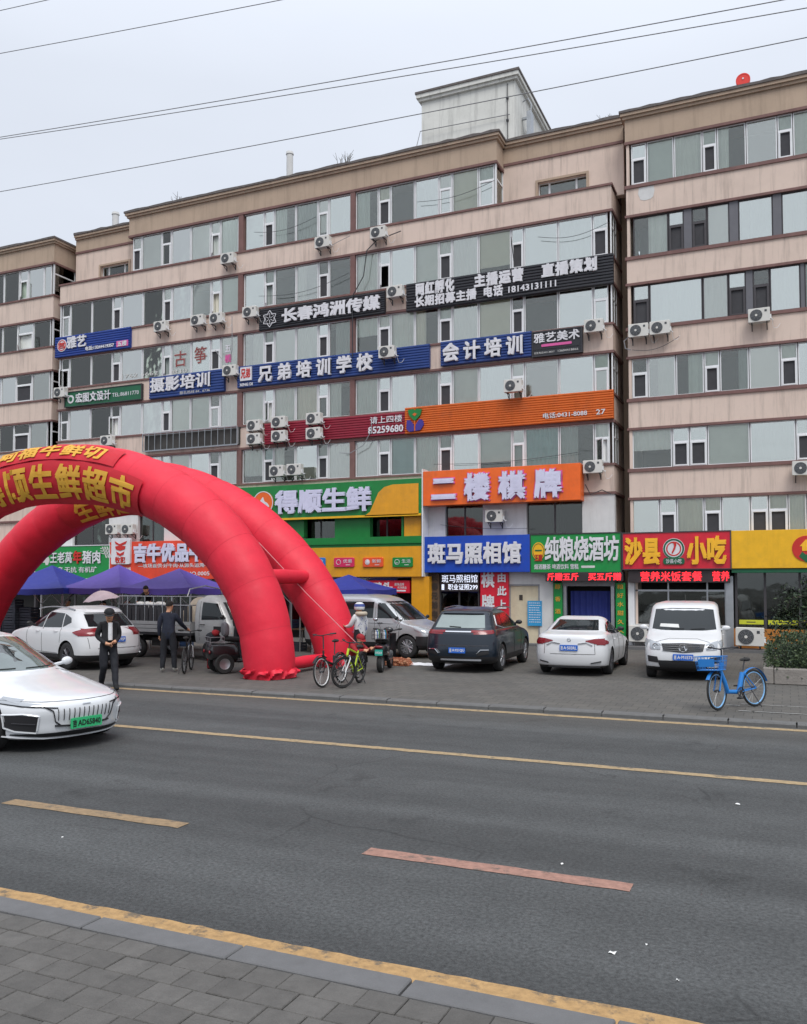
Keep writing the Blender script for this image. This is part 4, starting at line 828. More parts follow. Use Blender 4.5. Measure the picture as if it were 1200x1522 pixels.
for a, b in ((1095, 1138), (1138, 1190), (1190, 1250)):
    MB().box(X(a) + .04, X(b) - .04, FY + .03, FY + .05, .85, 2.8).build('shop_pane', MATS['glass_shop'], rblk)
    q = MB().box(X(a) + .08, X(b) - .06, FY + .012, FY + .022, 1.0, 1.15).build('sticker_strip', MATS['lime_strip'], rblk); mb = MB(); c = (X(a) + X(b)) / 2
    mb.box(c - .14, c + .14, FY + .008, FY + .012, 1.06, 1.09); mb.build('print', MATS['letter_dark'], q)
for k in range(6): MB().box(X(1100) + k * .33, X(1100) + k * .33 + .28, FY + .7, FY + .85, .9, 1.9).build('cupboard', MATS['brown_plank'], rblk)
mb = MB(); mb.box(X(925) , X(1330), FY - .9, FY - .02, .08, .2); tag(mb.build('shop_step', MATS['granite']), kind='structure')
mb = MB(); mb.box(X(640), X(924.0), FY - .6, FY - .02, .08, .17); tag(mb.build('shop_step', MATS['granite']), kind='structure')
MB().box(XL, X(612), FY + .02, FY + .3, 2.6, 3.0).build('lintel', MATS['plaster_white'], gf)
# ---------------------------------------------------------------- air conditioners
ac = empty('air_conditioner', (0, 0, -50)); mb = MB(); mb.plate(-.38, .38, 0, .52, .28, 0, r=.03, ch=.012); mb.build('casing', MATS['ac_white'], ac)
mb = MB(); mb.cyl((-.10, .004, .26), (-.10, -.008, .26), .215, seg=22); mb.build('fan_recess', MATS['ac_dark'], ac)
mb = MB()
for r in (.21, .17, .13, .09): mb.torus((-.10, -.012, .26), r, .006, 'y', 20, 4)
for k in range(8): a = k * pi / 4; mb.tube([(-.10 + .04 * cos(a), -.014, .26 + .04 * sin(a)), (-.10 + .21 * cos(a + .3), -.014, .26 + .21 * sin(a + .3))], .005, 4)
mb.build('grille', MATS['ac_grille'], ac)
mb = MB(); mb.cyl((-.10, -.022, .26), (-.10, -.008, .26), .045, seg=12); mb.build('hub', MATS['ac_white'], ac)
mb = MB(); mb.box(.19, .27, -.006, 0, .36, .44); mb.build('badge', MATS['ac_dark'], ac)
mb = MB(); mb.box(.38, .42, .06, .22, .1, .26); mb.tube([(.40, .1, .12), (.47, .15, .05), (.46, .3, .1)], .018, 5); mb.tube([(.44, .2, .1), (.46, .26, -.1), (.50, .30, -.22), (.62, .34, -.20), (.72, .36, -.05)], .009, 4); mb.build('valve', MATS['upvc_white'], ac)
mb = MB()
for x in (-.26, .26): mb.box(x - .02, x + .02, .02, .40, -.035, 0); mb.box(x - .02, x + .02, .36, .40, -.24, 0); mb.tube([(x, .05, -.02), (x, .38, -.22)], .014, 4)
mb.build('bracket', MATS['steel_dark'], ac)
ACS = [(478, 367, 'below the top windows, left of the middle'), (561, 353, 'hanging just right of the upper maroon pillar under the top windows'), (337, 391, 'under the top windows at the left maroon pillar'), (237, 492, 'leftmost on the band above the stained phone number windows'),
       (292, 483, 'left one of the close pair above the calligraphy window'), (320, 480, 'right one of the close pair above the calligraphy window'), (370, 471, 'just left of the black hexagon emblem sign'), (586, 441, 'wedged between the two black media signs'),
       (340, 558, 'between the blue photography sign and the blue school sign'), (574, 531, 'in front of the last character of the blue school sign'), (882, 493, 'at the right corner beside the dark art school sign'), (87, 590, 'left of the dark green design sign'),
       (376, 640, 'upper of the stacked pair just left of the crimson sign'), (376, 660, 'lower of the stacked pair just left of the crimson sign'), (413, 635, 'upper of the middle stacked pair on the crimson sign'), (413, 656, 'lower of the middle stacked pair on the crimson sign'),
       (465, 630, 'upper of the right stacked pair on the crimson sign'), (465, 652, 'lower of the right stacked pair on the crimson sign'), (762, 582, 'on top of the long orange sign below the window'), (157, 662, 'peeking out just above the crown of the red arch'),
       (410, 708, 'left one of the two standing on the green supermarket fascia'), (436, 706, 'right one of the two standing on the green supermarket fascia'), (881, 703, 'on the crumbling ledge right of the orange card room sign'), (165, 794, 'left of the two above the beef shop logo plate'),
       (188, 794, 'right of the two above the beef shop logo plate'), (734, 776, 'below the orange card room sign between two dark windows'), (949, 500, 'left of the pair at the right block corner'), (981, 496, 'right of the pair at the right block corner'),
       (1129, 478, 'alone on the right block under the dark framed windows'), (1195, 706, 'cut by the right edge of the photo on the right block'), (1115, 969, 'large, standing on the ground at the yellow shop behind the hedge'), (953, 967, 'on the ground behind the white van')]
YO = {12: .14, 13: .14, 9: .22, 18: .24, 7: .02, 6: .0}
for i, (px, py, lab) in enumerate(ACS):
    o = ac if i == 0 else copy_tree(ac)
    dep = .42 + (.17 if i in (9, 14, 15, 16, 17, 18) else 0) + (.2 if i in (20, 21) else 0)
    Y = FY - dep
    if i == 30: Y = FY - .75
    x, z = PY(px, py, Y)
    if i in (30, 31): z = .34 if i == 31 else .32
    o.location = (x, Y, z); s_ = {30: 1.15, 31: 1.1}.get(i, .90 if i < 30 else 1); o.scale = (s_, s_, s_)
    o.rotation_euler = (0, random.uniform(-.015, .015), random.uniform(-.03, .03))
    tag(o, 'white air conditioner unit ' + lab, 'air conditioner', 'air conditioners on the facades')
# cables dangling over the facade
for pts, r, lab in (([(596, 343), (560, 357), (545, 372), (540, 410), (524, 440), (524, 530)], .022, 'dark cable hanging down the middle maroon pillar'), ([(760, 352), (762, 372), (764, 388)], .02, 'thin dark cable beside the open casement over the black sign'),
                 ([(520, 350), (506, 357), (490, 366)], .012, 'thin cable trailing right from the top air conditioner'), ([(345, 470), (345, 520), (338, 545), (320, 520)], .016, 'grey cable loop at the left maroon pillar'), ([(1098 - 160, 520), (930, 518), (928, 507), (938, 498)], .02, 'white hose loop at the corner of the right block'),
                 ([(505, 673), (520, 674), (540, 662), (552, 640), (553, 628)], .016, 'pale cable curling over the crimson sign'), ([(870, 720), (878, 735), (895, 728), (908, 734)], .02, 'tangled cable under the ledge by the orange card room sign')):
    mb = MB(); P = []
    for px, py in pts: x, z = PY(px, py, FY - .2); P.append((x, FY - .2 + random.uniform(-.02, .03), z))
    mb.tube(P, r, 5); tag(mb.build('cable', MATS['steel_dark' if 'dark' in lab or 'tangled' in lab else 'shutter']), lab, 'cable', 'cables on the facade')
for k, (pa, pb, dy, lab) in enumerate((((378, 345), (470, 322), 9, 'slack cable looping under the top windows left of the middle'), ((620, 300), (735, 268), 8, 'slack cable looping across the top windows at the right end'), ((385, 440), (520, 405), 12, 'thin slack cable across the storey above the black emblem sign'),
                        ((645, 690), (860, 672), 5, 'thin cable above the orange card room sign'), ((655, 780), (790, 785), 3, 'cable strung along the ledge above the blue studio sign'), ((800, 352), (905, 330), 10, 'slack cable on the band above the long black sign'), ((940, 520), (1010, 500), 8, 'short cable under the air conditioner pair of the right block'))):
    (xa, za), (xb, zb) = PY(*pa, FY - .12), PY(*pb, FY - .12); mb = MB(); mb.tube([(xa + (xb - xa) * t / 12, FY - .12, za + (zb - za) * t / 12 - dy * .025 * sin(pi * t / 12)) for t in range(13)], .010, 4); tag(mb.build('cable', MATS['steel_dark']), lab, 'cable', 'cables on the facade')
# window stickers: calligraphy class
for ch, p, y0_, y1_ in (('古', 268, 546, 520), ('筝', 298, 541, 514)):
    xa, z0 = PY(p - 10, y0_, FY + .07); xb, z1 = PY(p + 10, y1_, FY + .07); text_row(ch, mainb, xa, xb, z0, z1, mat('sticker_red', '#8d3f3c', .7, var=.2), .006, .0, y=FY + .075, name='window_sticker'); text_row(ch, mainb, xa, xb, z0, z1, mat('sticker_pale', '#b9b3ae', .7, var=.1), .004, .03, y=FY + .083, name='window_sticker')
for k, ch in enumerate('五楼'):
    xa, z0 = PY(334, 524 + k * 15, FY + .07); xb, z1 = PY(344, 511 + k * 15, FY + .07); text_row(ch, mainb, xa, xb, z0, z1, MATS['letter_white' if k == 0 else 'letter_pink'], .006, .03, y=FY + .075, name='window_sticker')
xa, z0 = PY(181, 563, FY + .07); xb, z1 = PY(235, 557, FY + .07); text_row('1762 6662', mainb, xa, xb, z0, z0 + .18, MATS['letter_grey'], .006, .0, y=FY + .075, name='window_sticker', fit=True)
xa, z0 = PY(257, 556, FY + .07); xb, z1 = PY(278, 550, FY + .07); text_row('830', mainb, xa, xb, z0, z0 + .18, MATS['letter_grey'], .006, .0, y=FY + .075, name='window_sticker', fit=True)
# ---------------------------------------------------------------- inflatable arches
mat('arch_fabric', (.68, .014, .04), .6, var=.10, scale=1.2, bump=.55, bscale=3.5, sheen=0)
mat('arch_seam', (.52, .014, .04), .6, var=.1); mat('banner_red', (.52, .012, .025), .7, var=.08)
ACX, AA, AB = -18.12, 6.66, 5.30
def shape(Yc): return (6.98, 1.72, -.20) if Yc > 20 else (6.66, 2.04, 0)
def arc_pt(t, Yc):
    a, e, d = shape(Yc); c = cos(t); return Vector((ACX + d + a * (1 if c > 0 else -1) * abs(c) ** (2 / e), Yc, AB * abs(sin(t)) ** (2 / e)))
def arch(Yc, label, rot=0):
    root = empty('inflatable_arch', (ACX + shape(Yc)[2], Yc, .10), label=label, cat='inflatable arch', group='inflatable arches on the forecourt')
    # even arclength samples
    T = [pi * i / 800 for i in range(801)]; P = [arc_pt(t, Yc) - Vector((ACX + shape(Yc)[2], Yc, 0)) for t in T]; S_ = [0]
    for i in range(800): S_.append(S_[-1] + (P[i + 1] - P[i]).length)
    tot = S_[-1]; nseg = 17; N = nseg * 8; mb = MB(); vs = []; j = 0; seg = 28; rings = []
    for i in range(N + 1):
        s_ = tot * i / N
        while j < 799 and S_[j + 1] < s_: j += 1
        f = (s_ - S_[j]) / max(1e-6, S_[j + 1] - S_[j]); p = P[j].lerp(P[j + 1], f); d = (P[min(j + 4, 800)] - P[max(j - 3, 0)]).normalized(); nrm = Vector((d.z, 0, -d.x)); 
        u = (i % 8) / 8; pin = abs(sin(pi * i / 8)) ** .35
        r = (.60 + .17 * max(0, sin(pi * i / N)) ** .8) * (.968 + .032 * pin)
        
        rg = []
        for k in range(seg):
            a = 2 * pi * k / seg; w_ = 1 + (.02 * sin(a * 9 + i) + .015 * sin(a * 5 + 2 * i)) * max(0, 1 - min(i, N - i) / 6)
            w_ += .012 * sin(a * 14 + i * .9) * max(0, 1 - 3.2 * u * (1 - u) * 1.2) + .012 * noise.noise(Vector((p.x * .9, a * 1.6, p.z * .9 + Yc))); q = p + nrm * (r * w_ * cos(a)) + Vector((0, 1, 0)) * (r * w_ * sin(a)); 
            if q.z < 0: q.z *= .1
            rg.append(q)
        vs += rg
    fs = [(i * seg + k, i * seg + (k + 1) % seg, (i + 1) * seg + (k + 1) % seg, (i + 1) * seg + k) for i in range(N) for k in range(seg)]
    mb.add(vs, fs); mb.build('tube', MATS['arch_fabric'], root, smooth=70)
    for i in range(1, nseg):                  # gore seams
        b = i * 8 * seg; q = MB(); q.tube([Vector(vs[b + k]) for k in range(seg)], .004, 4, closed=True); q.build('seam', MATS['arch_seam'], root, smooth=60)
    for sgn in (0, 1):                        # gathered skirts at the feet
        b = (0 if sgn == 0 else N) * seg; c = sum((Vector(v) for v in vs[b:b + seg]), Vector()) / seg; q = MB(); rr = random.Random(sgn + 2)
        def fn(u, v):
            a = 2 * pi * u; rad = (.60 + .05 * sin(v * 5) + .045 * sin(a * 11 + v * 7) + .035 * sin(a * 23 + 1 + v * 4) + .03 * sin(a * 5)) * (1 + .05 * v)
            return (c.x + rad * cos(a), rad * sin(a), .02 + .22 * (1 - v) + .02 * sin(a * 7))
        q.grid(fn, 96, 5); q.build('skirt', MATS['arch_fabric'], root, smooth=60)
    return root
A1 = arch(17.9, 'nearer red inflatable arch carrying the big yellow lettered banner'); A2 = arch(21.2, 'farther red inflatable arch behind the lettered one, its foot by the bicycles')
def cross(t, r, name, z=None):
    p = arc_pt(t, 0); mb = MB(); x, zz = p.x, p.z + .1
    if z is not None: x, zz = z
    P = [(x, 17.9 + .55 + (21.35 - 17.9 - 1.1) * k / 8, zz) for k in range(9)]; mb.tube(P, [r * (1 - .04 * abs(k - 4)) if 0 < k < 8 else r * .9 for k in range(9)], 14)
    return mb.build('spacer_tube', MATS['arch_fabric'], smooth=50)
o = cross(radians(28), .2, 'a', (-12.15, 2.55)); tag(o, 'red spacer tube joining the two arches halfway up the right legs', 'inflatable tube', 'spacer tubes between the arches')
o = cross(0, .16, 'b', (-11.5, .34)); tag(o, 'low red spacer tube near the ground between the right feet', 'inflatable tube', 'spacer tubes between the arches')
o = cross(0, .2, 'b', (-23.8, 2.55)); tag(o, 'red spacer tube joining the left legs', 'inflatable tube', 'spacer tubes between the arches')
# guy rope
mat('rope_pale', (.7, .25, .27), .8, var=0)
mb = MB(); a = Vector((*[PY(375, 800, 20.5)[0]], 20.5, PY(375, 800, 20.5)[1])); 
pa, pb = PY(383, 806, 20.4), PY(532, 958, 20.3); mb.tube([(pa[0], 20.45, pa[1]), ((pa[0] + pb[0]) / 2, 20.38, (pa[1] + pb[1]) / 2 - .05), (pb[0] , 20.3, pb[1])], .012, 4)
tag(mb.build('guy_rope', MATS['rope_pale']), 'thin pale guy rope slanting down along the farther arch leg', 'rope')
# banners: cloth strips wrapped over the arch face
def banner(Yc, t0, t1, lo, hi, label, lines, back=False, sag=.0):
    root = empty('banner', (0, 0, 0), label=label, cat='banner', group='lettered banners on the arches'); R = .79
    def sp(u, v, off=.012):                    # u along the arch, v 0 bottom .. 1 top
        t = t0 + (t1 - t0) * u; c = arc_pt(t, Yc); c.z += .1; d = Vector((-AA * sin(t), 0, AB * cos(t))).normalized(); nrm = Vector((-d.z, 0, d.x)) * (-1 if True else 1)
        if nrm.z < 0: nrm = -nrm
        a = lo + (hi - lo) * v; rr = R + off + .012 * sin(u * 23 + v * 3)
        p = c + nrm * (rr * sin(a)) + Vector((0, -1, 0)) * (rr * cos(a)); p.z -= sag * sin(pi * min(1, max(0, u))) * (1 - v)
        return p
    mb = MB(); mb.grid(lambda u, v: sp(u, v), 110, 20); mb.build('cloth', MATS['banner_red'], root, smooth=60)
    for s_, u0, u1, v0, v1, nm in lines:
        n = len(s_); 
        for i, ch in enumerate(s_):
            vs, fs = glyphs(ch, .03, .01)
            a, b = u0 + (u1 - u0) * i / n, u0 + (u1 - u0) * (i + .9) / n
            q = MB(); q.add([sp(a + (b - a) * (v[0] - .02) / .96, v0 + (v1 - v0) * (v[1] + .09) / .94, .036 + (.006 if v[2] > 0 else 0) * v[2] / .01) for v in vs], fs); q.build('character', MATS['letter_gold'], root)
    return root
# t runs from the left (pi) to the right (0)
banner(17.9, radians(122), radians(60.5), radians(-66), radians(16), 'nearer arch banner with the big yellow supermarket name', [('得顺生鲜超市', .195, .985, .20, .92, 'a')], sag=.16)
banner(17.9, radians(104), radians(70), radians(20), radians(62), 'red strip of slanted yellow characters above the big banner name', [('阿福牛鲜切', .0, .90, .15, .85, 'a')])
banner(21.2, radians(116), radians(64), radians(-65), radians(-5), 'farther arch banner, its yellow characters half hidden behind the near arch', [('生鲜超市开业', .1, .96, .12, .92, 'a')], sag=.22)
# ---------------------------------------------------------------- market tents
mat('tent_blue', (.016, .026, .23), .6, var=.06, bump=.1, bscale=4); mat('tent_purple', (.10, .065, .34), .6, var=.08, bump=.1, bscale=4); mat('tent_steel', (.35, .35, .36), .45, .6, var=.1)
def tent(x, y, w_, d, rz, ze, zp, m, label):
    t = empty('market_tent', (x, y, .1), rz, label=label, cat='tent', group='market tents on the forecourt'); a, b = w_ / 2, d / 2; ze -= .1; zp -= .1
    mb = MB(); n = 10
    def roof(u, v, k):                        # four concave panels
        c = [(-a, -b), (a, -b), (a, b), (-a, b)]; p, q = c[k], c[(k + 1) % 4]; ex, ey = p[0] + (q[0] - p[0]) * u, p[1] + (q[1] - p[1]) * u
        h = (1 - v); return (ex * (1 - v), ey * (1 - v), ze + .20 - .05 * sin(pi * u) * h + (zp - ze - .20) * (v ** 1.25) - .04 * sin(pi * u) * sin(pi * v))
    for k in range(4): mb.grid(lambda u, v: roof(u, v, k), n, n)
    mb.build('canopy', MATS[m], t, smooth=35)
    for k in range(4):
        c = [(-a, -b), (a, -b), (a, b), (-a, b)]; p, q = c[k], c[(k + 1) % 4]
        v_ = MB(); v_.grid(lambda u, v: (p[0] + (q[0] - p[0]) * u + .006 * sin(u * 40), p[1] + (q[1] - p[1]) * u, ze + .20 - .05 * sin(pi * u) - .2 * v + .01 * sin(u * 31) * v), 24, 2); v_.build('valance', MATS[m], t, smooth=60)
    for sx_ in (-1, 1):
        for sy_ in (-1, 1):
            MB().box(sx_ * (a - .05) - .018, sx_ * (a - .05) + .018, sy_ * (b - .05) - .018, sy_ * (b - .05) + .018, 0, ze + .15).build('leg', MATS['tent_steel'], t)
            q = MB(); q.tube([(sx_ * (a - .05), sy_ * (b - .05), ze - .45), (sx_ * (a - .7), sy_ * (b - .05), ze + .12)], .012, 4); q.tube([(sx_ * (a - .05), sy_ * (b - .05), ze - .45), (sx_ * (a - .05), sy_ * (b - .7), ze + .12)], .012, 4); q.build('brace', MATS['tent_steel'], t)
    return t
tent(-24.8, 24.0, 3.6, 2.8, radians(3), 2.02, 3.05, 'tent_blue', 'deep blue peaked tent at the far left behind the white SUV')
tent(-21.85, 24.2, 2.9, 2.6, radians(-4), 2.05, 3.05, 'tent_purple', 'purple peaked tent left of the other purple one, behind the umbrella')
tent(-18.7, 23.6, 2.7, 2.6, radians(4), 2.05, 2.88, 'tent_purple', 'purple blue peaked tent above the truck bed')
tent(-16.3, 26.0, 2.8, 2.6, radians(-2), 2.15, 3.0, 'tent_blue', 'blue tent showing between the truck cab and the near arch leg')
tent(-13.75, 26.4, 2.5, 2.6, radians(3), 2.0, 2.68, 'tent_blue', 'blue peaked tent behind the silver van')
# stall goods under the tents
mat('crate_dark', (.03, .035, .05), .8, var=.3); mat('crate_blue', (.05, .10, .22), .7, var=.2); mat('carton', (.33, .24, .15), .85, var=.15); mat('goods_white', (.6, .6, .58), .7, var=.1); mat('carton_print', (.35, .08, .07), .7, var=.1)
def table(x, y, w_, lab):
    t = empty('stall_table', (x, y, .1), label=lab, cat='table', group='stall tables under the tents'); MB().box(-w_ / 2, w_ / 2, -.35, .35, .68, .72).build('top', MATS['carton'], t)
    for sx_ in (-1, 1):
        for sy_ in (-1, 1): MB().box(sx_ * (w_ / 2 - .08) - .02, sx_ * (w_ / 2 - .08) + .02, sy_ * .3 - .02, sy_ * .3 + .02, 0, .68).build('leg', MATS['tent_steel'], t)
table(-25.2, 24.3, 2.4, 'stall table under the deep blue tent'); table(-21.4, 24.6, 2.0, 'stall table under the purple tent behind the umbrella')
table(-18.8, 24.6, 2.0, 'stall table behind the truck under the purple blue tent'); table(-16.3, 26.2, 2.2, 'stall table under the far blue tent by the truck cab')
def crate(x, y, z, rz, m, lab, w_=.55, d=.38, h=.28):
    t = empty('crate', (x, y, z), rz, label=lab, cat='crate', group='stacked crates at the stalls'); mb = MB()
    mb.box(-w_ / 2, w_ / 2, -d / 2, d / 2, 0, .02)
    for k in range(3):
        z0 = .02 + k * h / 3; ring_ = [(-w_ / 2, w_ / 2, -d / 2, -d / 2 + .012), (-w_ / 2, w_ / 2, d / 2 - .012, d / 2), (-w_ / 2, -w_ / 2 + .012, -d / 2 + .012, d / 2 - .012), (w_ / 2 - .012, w_ / 2, -d / 2 + .012, d / 2 - .012)]
        for a in ring_: mb.box(*a, z0, z0 + h / 3 - .025)
    for a in (-1, 1):
        for b in (-1, 1): mb.box(a * w_ / 2 - .015, a * w_ / 2 + .015, b * d / 2 - .015, b * d / 2 + .015, .0, h - .01)
    mb.build('box', MATS[m], t); return t
STK = [(-26.2, 22.9, 6), (-25.55, 22.95, 6), (-24.9, 23.1, 5), (-26.0, 23.6, 5)]
names = ['lowest', 'second', 'third', 'fourth', 'fifth', 'topmost']
for si, (x, y, n) in enumerate(STK):
    for k in range(n):
        crate(x + random.uniform(-.02, .02), y, .1 + k * .285, random.uniform(-.06, .06), 'crate_dark', '%s dark crate in the %s stack beneath the blue tent' % ('topmost' if k == n - 1 else names[k], ('leftmost', 'middle', 'rightmost', 'rear')[si]))
for k, (x, y, z, m, q) in enumerate(((-25.9, 24.3, .82, 'carton', 'cardboard'), (-25.3, 24.3, .82, 'crate_blue', 'blue'), (-24.7, 24.3, .82, 'carton', 'cardboard'), (-22.1, 24.6, .82, 'crate_blue', 'blue'), (-21.5, 24.6, .82, 'carton', 'cardboard'), (-20.9, 24.6, .82, 'crate_dark', 'dark'), (-22.4, 25.6, .1, 'crate_dark', 'dark'), (-20.2, 25.8, .1, 'crate_blue', 'blue'), (-19.4, 24.6, .82, 'carton', 'cardboard'), (-18.4, 24.6, .82, 'crate_dark', 'dark'), (-16.8, 26.2, .82, 'carton', 'cardboard'), (-16.0, 26.2, .82, 'crate_blue', 'blue'), (-15.2, 25.4, .1, 'crate_dark', 'dark'))):
    crate(x, y, z, random.uniform(-.1, .1), m, '%s crate %s' % (q, ('at the left end of the deep blue tent table', 'in the middle of the deep blue tent table', 'at the right end of the deep blue tent table', 'at the left end of the table behind the umbrella', 'in the middle of the table behind the umbrella', 'at the right end of the table behind the umbrella', 'on the ground behind the umbrella table', 'on the ground right of the umbrella table', 'left on the table behind the truck', 'right on the table behind the truck', 'left on the table by the truck cab', 'right on the table by the truck cab', 'on the ground beyond the truck cab')[k]), .52, .4, .3)
# pallet of cartons between the arch legs
for k, (x, y, z) in enumerate(((-12.62, 22.6, .1), (-12.62, 22.6, .47), (-12.1, 22.85, .1), (-12.62, 22.6, .84))):
    t = empty('carton', (x, y, z), random.uniform(-.06, .06), label=('lowest printed carton between the arch legs', 'middle printed carton between the arch legs', 'single carton standing beside the carton stack', 'topmost printed carton between the arch legs')[k], cat='box', group='cartons between the arch legs')
    MB().plate(-.27, .27, 0, .36, .22, -.22, r=.012, ch=.006, seg=1).build('box', MATS['goods_white' if k != 2 else 'carton'], t); mb = MB(); mb.box(-.2, .2, -.226, -.221, .10, .14); mb.box(-.2, .1, -.226, -.221, .2, .26); mb.build('print', MATS['carton_print'], t); MB().box(-.27, .27, -.03, .03, .36, .363).build('tape', MATS['carton'], t)
# ---------------------------------------------------------------- overhead wires
mat('wire', (.20, .20, .21), .6, var=0)
for k, (p, q, Y, lab) in enumerate((((0, 81), (400, 1), 9.5, 'overhead wire crossing the upper left corner'), ((0, 16), (75, -2), 9.6, 'short stretch of overhead wire in the top left corner'), ((0, 204), (1160, 0), 9.0, 'upper one of the two close overhead wires'),
                                    ((0, 207), (1200, 11), 9.3, 'lower one of the two close overhead wires'), ((0, 285), (1200, 55), 9.2, 'lowest long overhead wire passing before the tower'))):
    xa, za = PY(*p, Y); xb, zb = PY(*q, Y); sl = (zb - za) / (xb - xa); P = []
    for i in range(41):
        x = -42 + 62 * i / 40; z = za + sl * (x - xa) + .0011 * ((x + 5) ** 2 - ((xa + 5) ** 2 + (xb + 5) ** 2) / 2) ; P.append((x, Y, z))
    mb = MB(); mb.tube(P, .0055, 5); tag(mb.build('overhead_wire', MATS['wire']), lab, 'wire', 'overhead wires')
mb = MB(); xa, za = PY(625, 195, 35.8); xb, zb = PY(757, 168, 35.8); mb.tube([(xa - .3, 35.6, za - 1.5), (xa, 35.8, za), (xb, 35.9, zb)], .02, 4); tag(mb.build('overhead_wire', MATS['wire']), 'slack cable strung across the front of the roof tower', 'wire', 'overhead wires')
# ---------------------------------------------------------------- hedge, planter, tree at the right
mat('leaf_dark', (.018, .035, .016), .6, var=.5, scale=6); mat('leaf_mid', (.045, .075, .028), .55, var=.4, scale=6); mat('leaf_light', (.085, .12, .05), .55, var=.3, scale=6); mat('bark', (.06, .05, .04), .9, var=.3, scale=12, bump=.5); mat('planter_stone', (.24, .22, .20), .9, var=.2, scale=5, bump=.5, bscale=25, dirt=.4, dscale=5); mat('soil', (.05, .04, .03), .95, var=.3, scale=12)
def leaves(mb, n, fn, size, rr):
    for _ in range(n):
        c = Vector(fn()); d = Vector((rr.uniform(-1, 1), rr.uniform(-1, 1), rr.uniform(-.3, 1))).normalized(); s_ = size * rr.uniform(.6, 1.3); a = d.orthogonal().normalized(); a = a * cos(rr.random() * 6) + d.cross(a) * sin(rr.random() * 6)
        b = d.cross(a); mi = rr.choice((0, 0, 1, 1, 2)); mb.add([c, c + a * s_ * .5 + b * s_ * .22 + d * s_ * .06, c + a * s_, c + a * s_ * .5 - b * s_ * .22 + d * s_ * .06], [(0, 1, 2, 3)], mi)
pl = empty('planter', (0, 0, .1), label='low planter walled with rough stone blocks holding the hedge', cat='planter')
hx0, hy0 = PG(1078, 1010, .1); hx1 = hx0 + 7.2
DX = 1.42; x = -1.75 + DX; Yp = 21.3; 
for k in range(8):
    w_ = .86 + .05 * (k % 3); MB().plate(x, x + w_ - .02, 0, .36, Yp + .24, Yp, r=.02, ch=.02, seg=1).build('stone_block', MATS['planter_stone'], pl); x += w_
xe = x
for k in range(3): 
    MB().plate(-1.98 + DX, -1.76 + DX, 0, .37, Yp + .0 + (k + 1) * .9 - .02, Yp + k * .9, r=.02, ch=.02, seg=1).build('stone_block', MATS['planter_stone'], pl)
MB().box(-1.76 + DX, xe, Yp + .24, Yp + 2.6, 0, .30).build('soil', MATS['soil'], pl)
rr = random.Random(5); hd = empty('hedge', (0, 0, .4), label='dense dark green hedge in the stone planter at the right edge', cat='hedge'); mb = MB()
def hp():
    while True:
        x, y, z = rr.uniform(-1.95 + DX, xe), rr.uniform(Yp + .02, Yp + 2.3), rr.uniform(-.12, 1.02)
        h = .82 + .16 * noise.noise(Vector((x * 1.3, y, 0))) + .06 * noise.noise(Vector((x * 5, y * 5, 3))); ed = min((x + 1.98 - DX) / .45, 1); fr = (y - Yp) / .5
        if z > h * min(1, .55 + .45 * ed) or z > .45 + fr * .9: continue
        if rr.random() < .6 and z < h - .25 and y > Yp + .55 and x > -1.5 + DX: continue
        return x, y, z
leaves(mb, 26000, hp, .075, rr); o = mb.build('foliage', [MATS['leaf_dark'], MATS['leaf_mid'], MATS['leaf_light']], hd); mb = MB()
for k in range(60): x = rr.uniform(-1.7 + DX, xe - .1); y = rr.uniform(Yp + .3, Yp + 2); mb.tube([(x, y, -.1), (x + rr.uniform(-.15, .15), y + rr.uniform(-.15, .15), .7)], [.015, .006], 4)
mb.build('stems', MATS['bark'], hd)
MB().box(-1.6 + DX, xe, Yp + .6, Yp + 2.0, -.08, .5).build('inner_growth', MATS['leaf_dark'], hd)
tr = empty('tree', (1.5, 24.6, .1), label='small dark leafy tree cut by the right edge behind the hedge', cat='tree'); mb = MB(); mb.tube([(0, 0, 0), (.03, 0, .7), (-.02, .03, 1.5), (.05, 0, 2.4)], [.09, .075, .06, .03], 8); mb.build('trunk', MATS['bark'], tr, smooth=60)
rr = random.Random(8); mb = MB(); tips = []
for k in range(26):
    a = rr.uniform(0, 2 * pi); z0 = rr.uniform(1.0, 2.2); L0 = rr.uniform(.6, 1.5) * (1.15 - .2 * (z0 - 1)); P = [Vector((0, 0, z0)), Vector((cos(a) * L0 * .5, sin(a) * L0 * .5, z0 + .25)), Vector((cos(a) * L0, sin(a) * L0, z0 + .12)), Vector((cos(a) * L0 * 1.15, sin(a) * L0 * 1.15, z0 - .25))]
    mb.tube(P, [.03, .02, .012, .005], 5); tips += [P[1].lerp(P[2], t) for t in (0, .5, 1)] + [P[3], P[2]]
mb.build('branches', MATS['bark'], tr); mb = MB()
def tp(): c = rr.choice(tips); return c + Vector((rr.gauss(0, .17), rr.gauss(0, .17), rr.gauss(.02, .16)))
leaves(mb, 10000, tp, .09, rr); mb.build('crown', [MATS['leaf_dark'], MATS['leaf_dark'], MATS['leaf_mid']], tr)
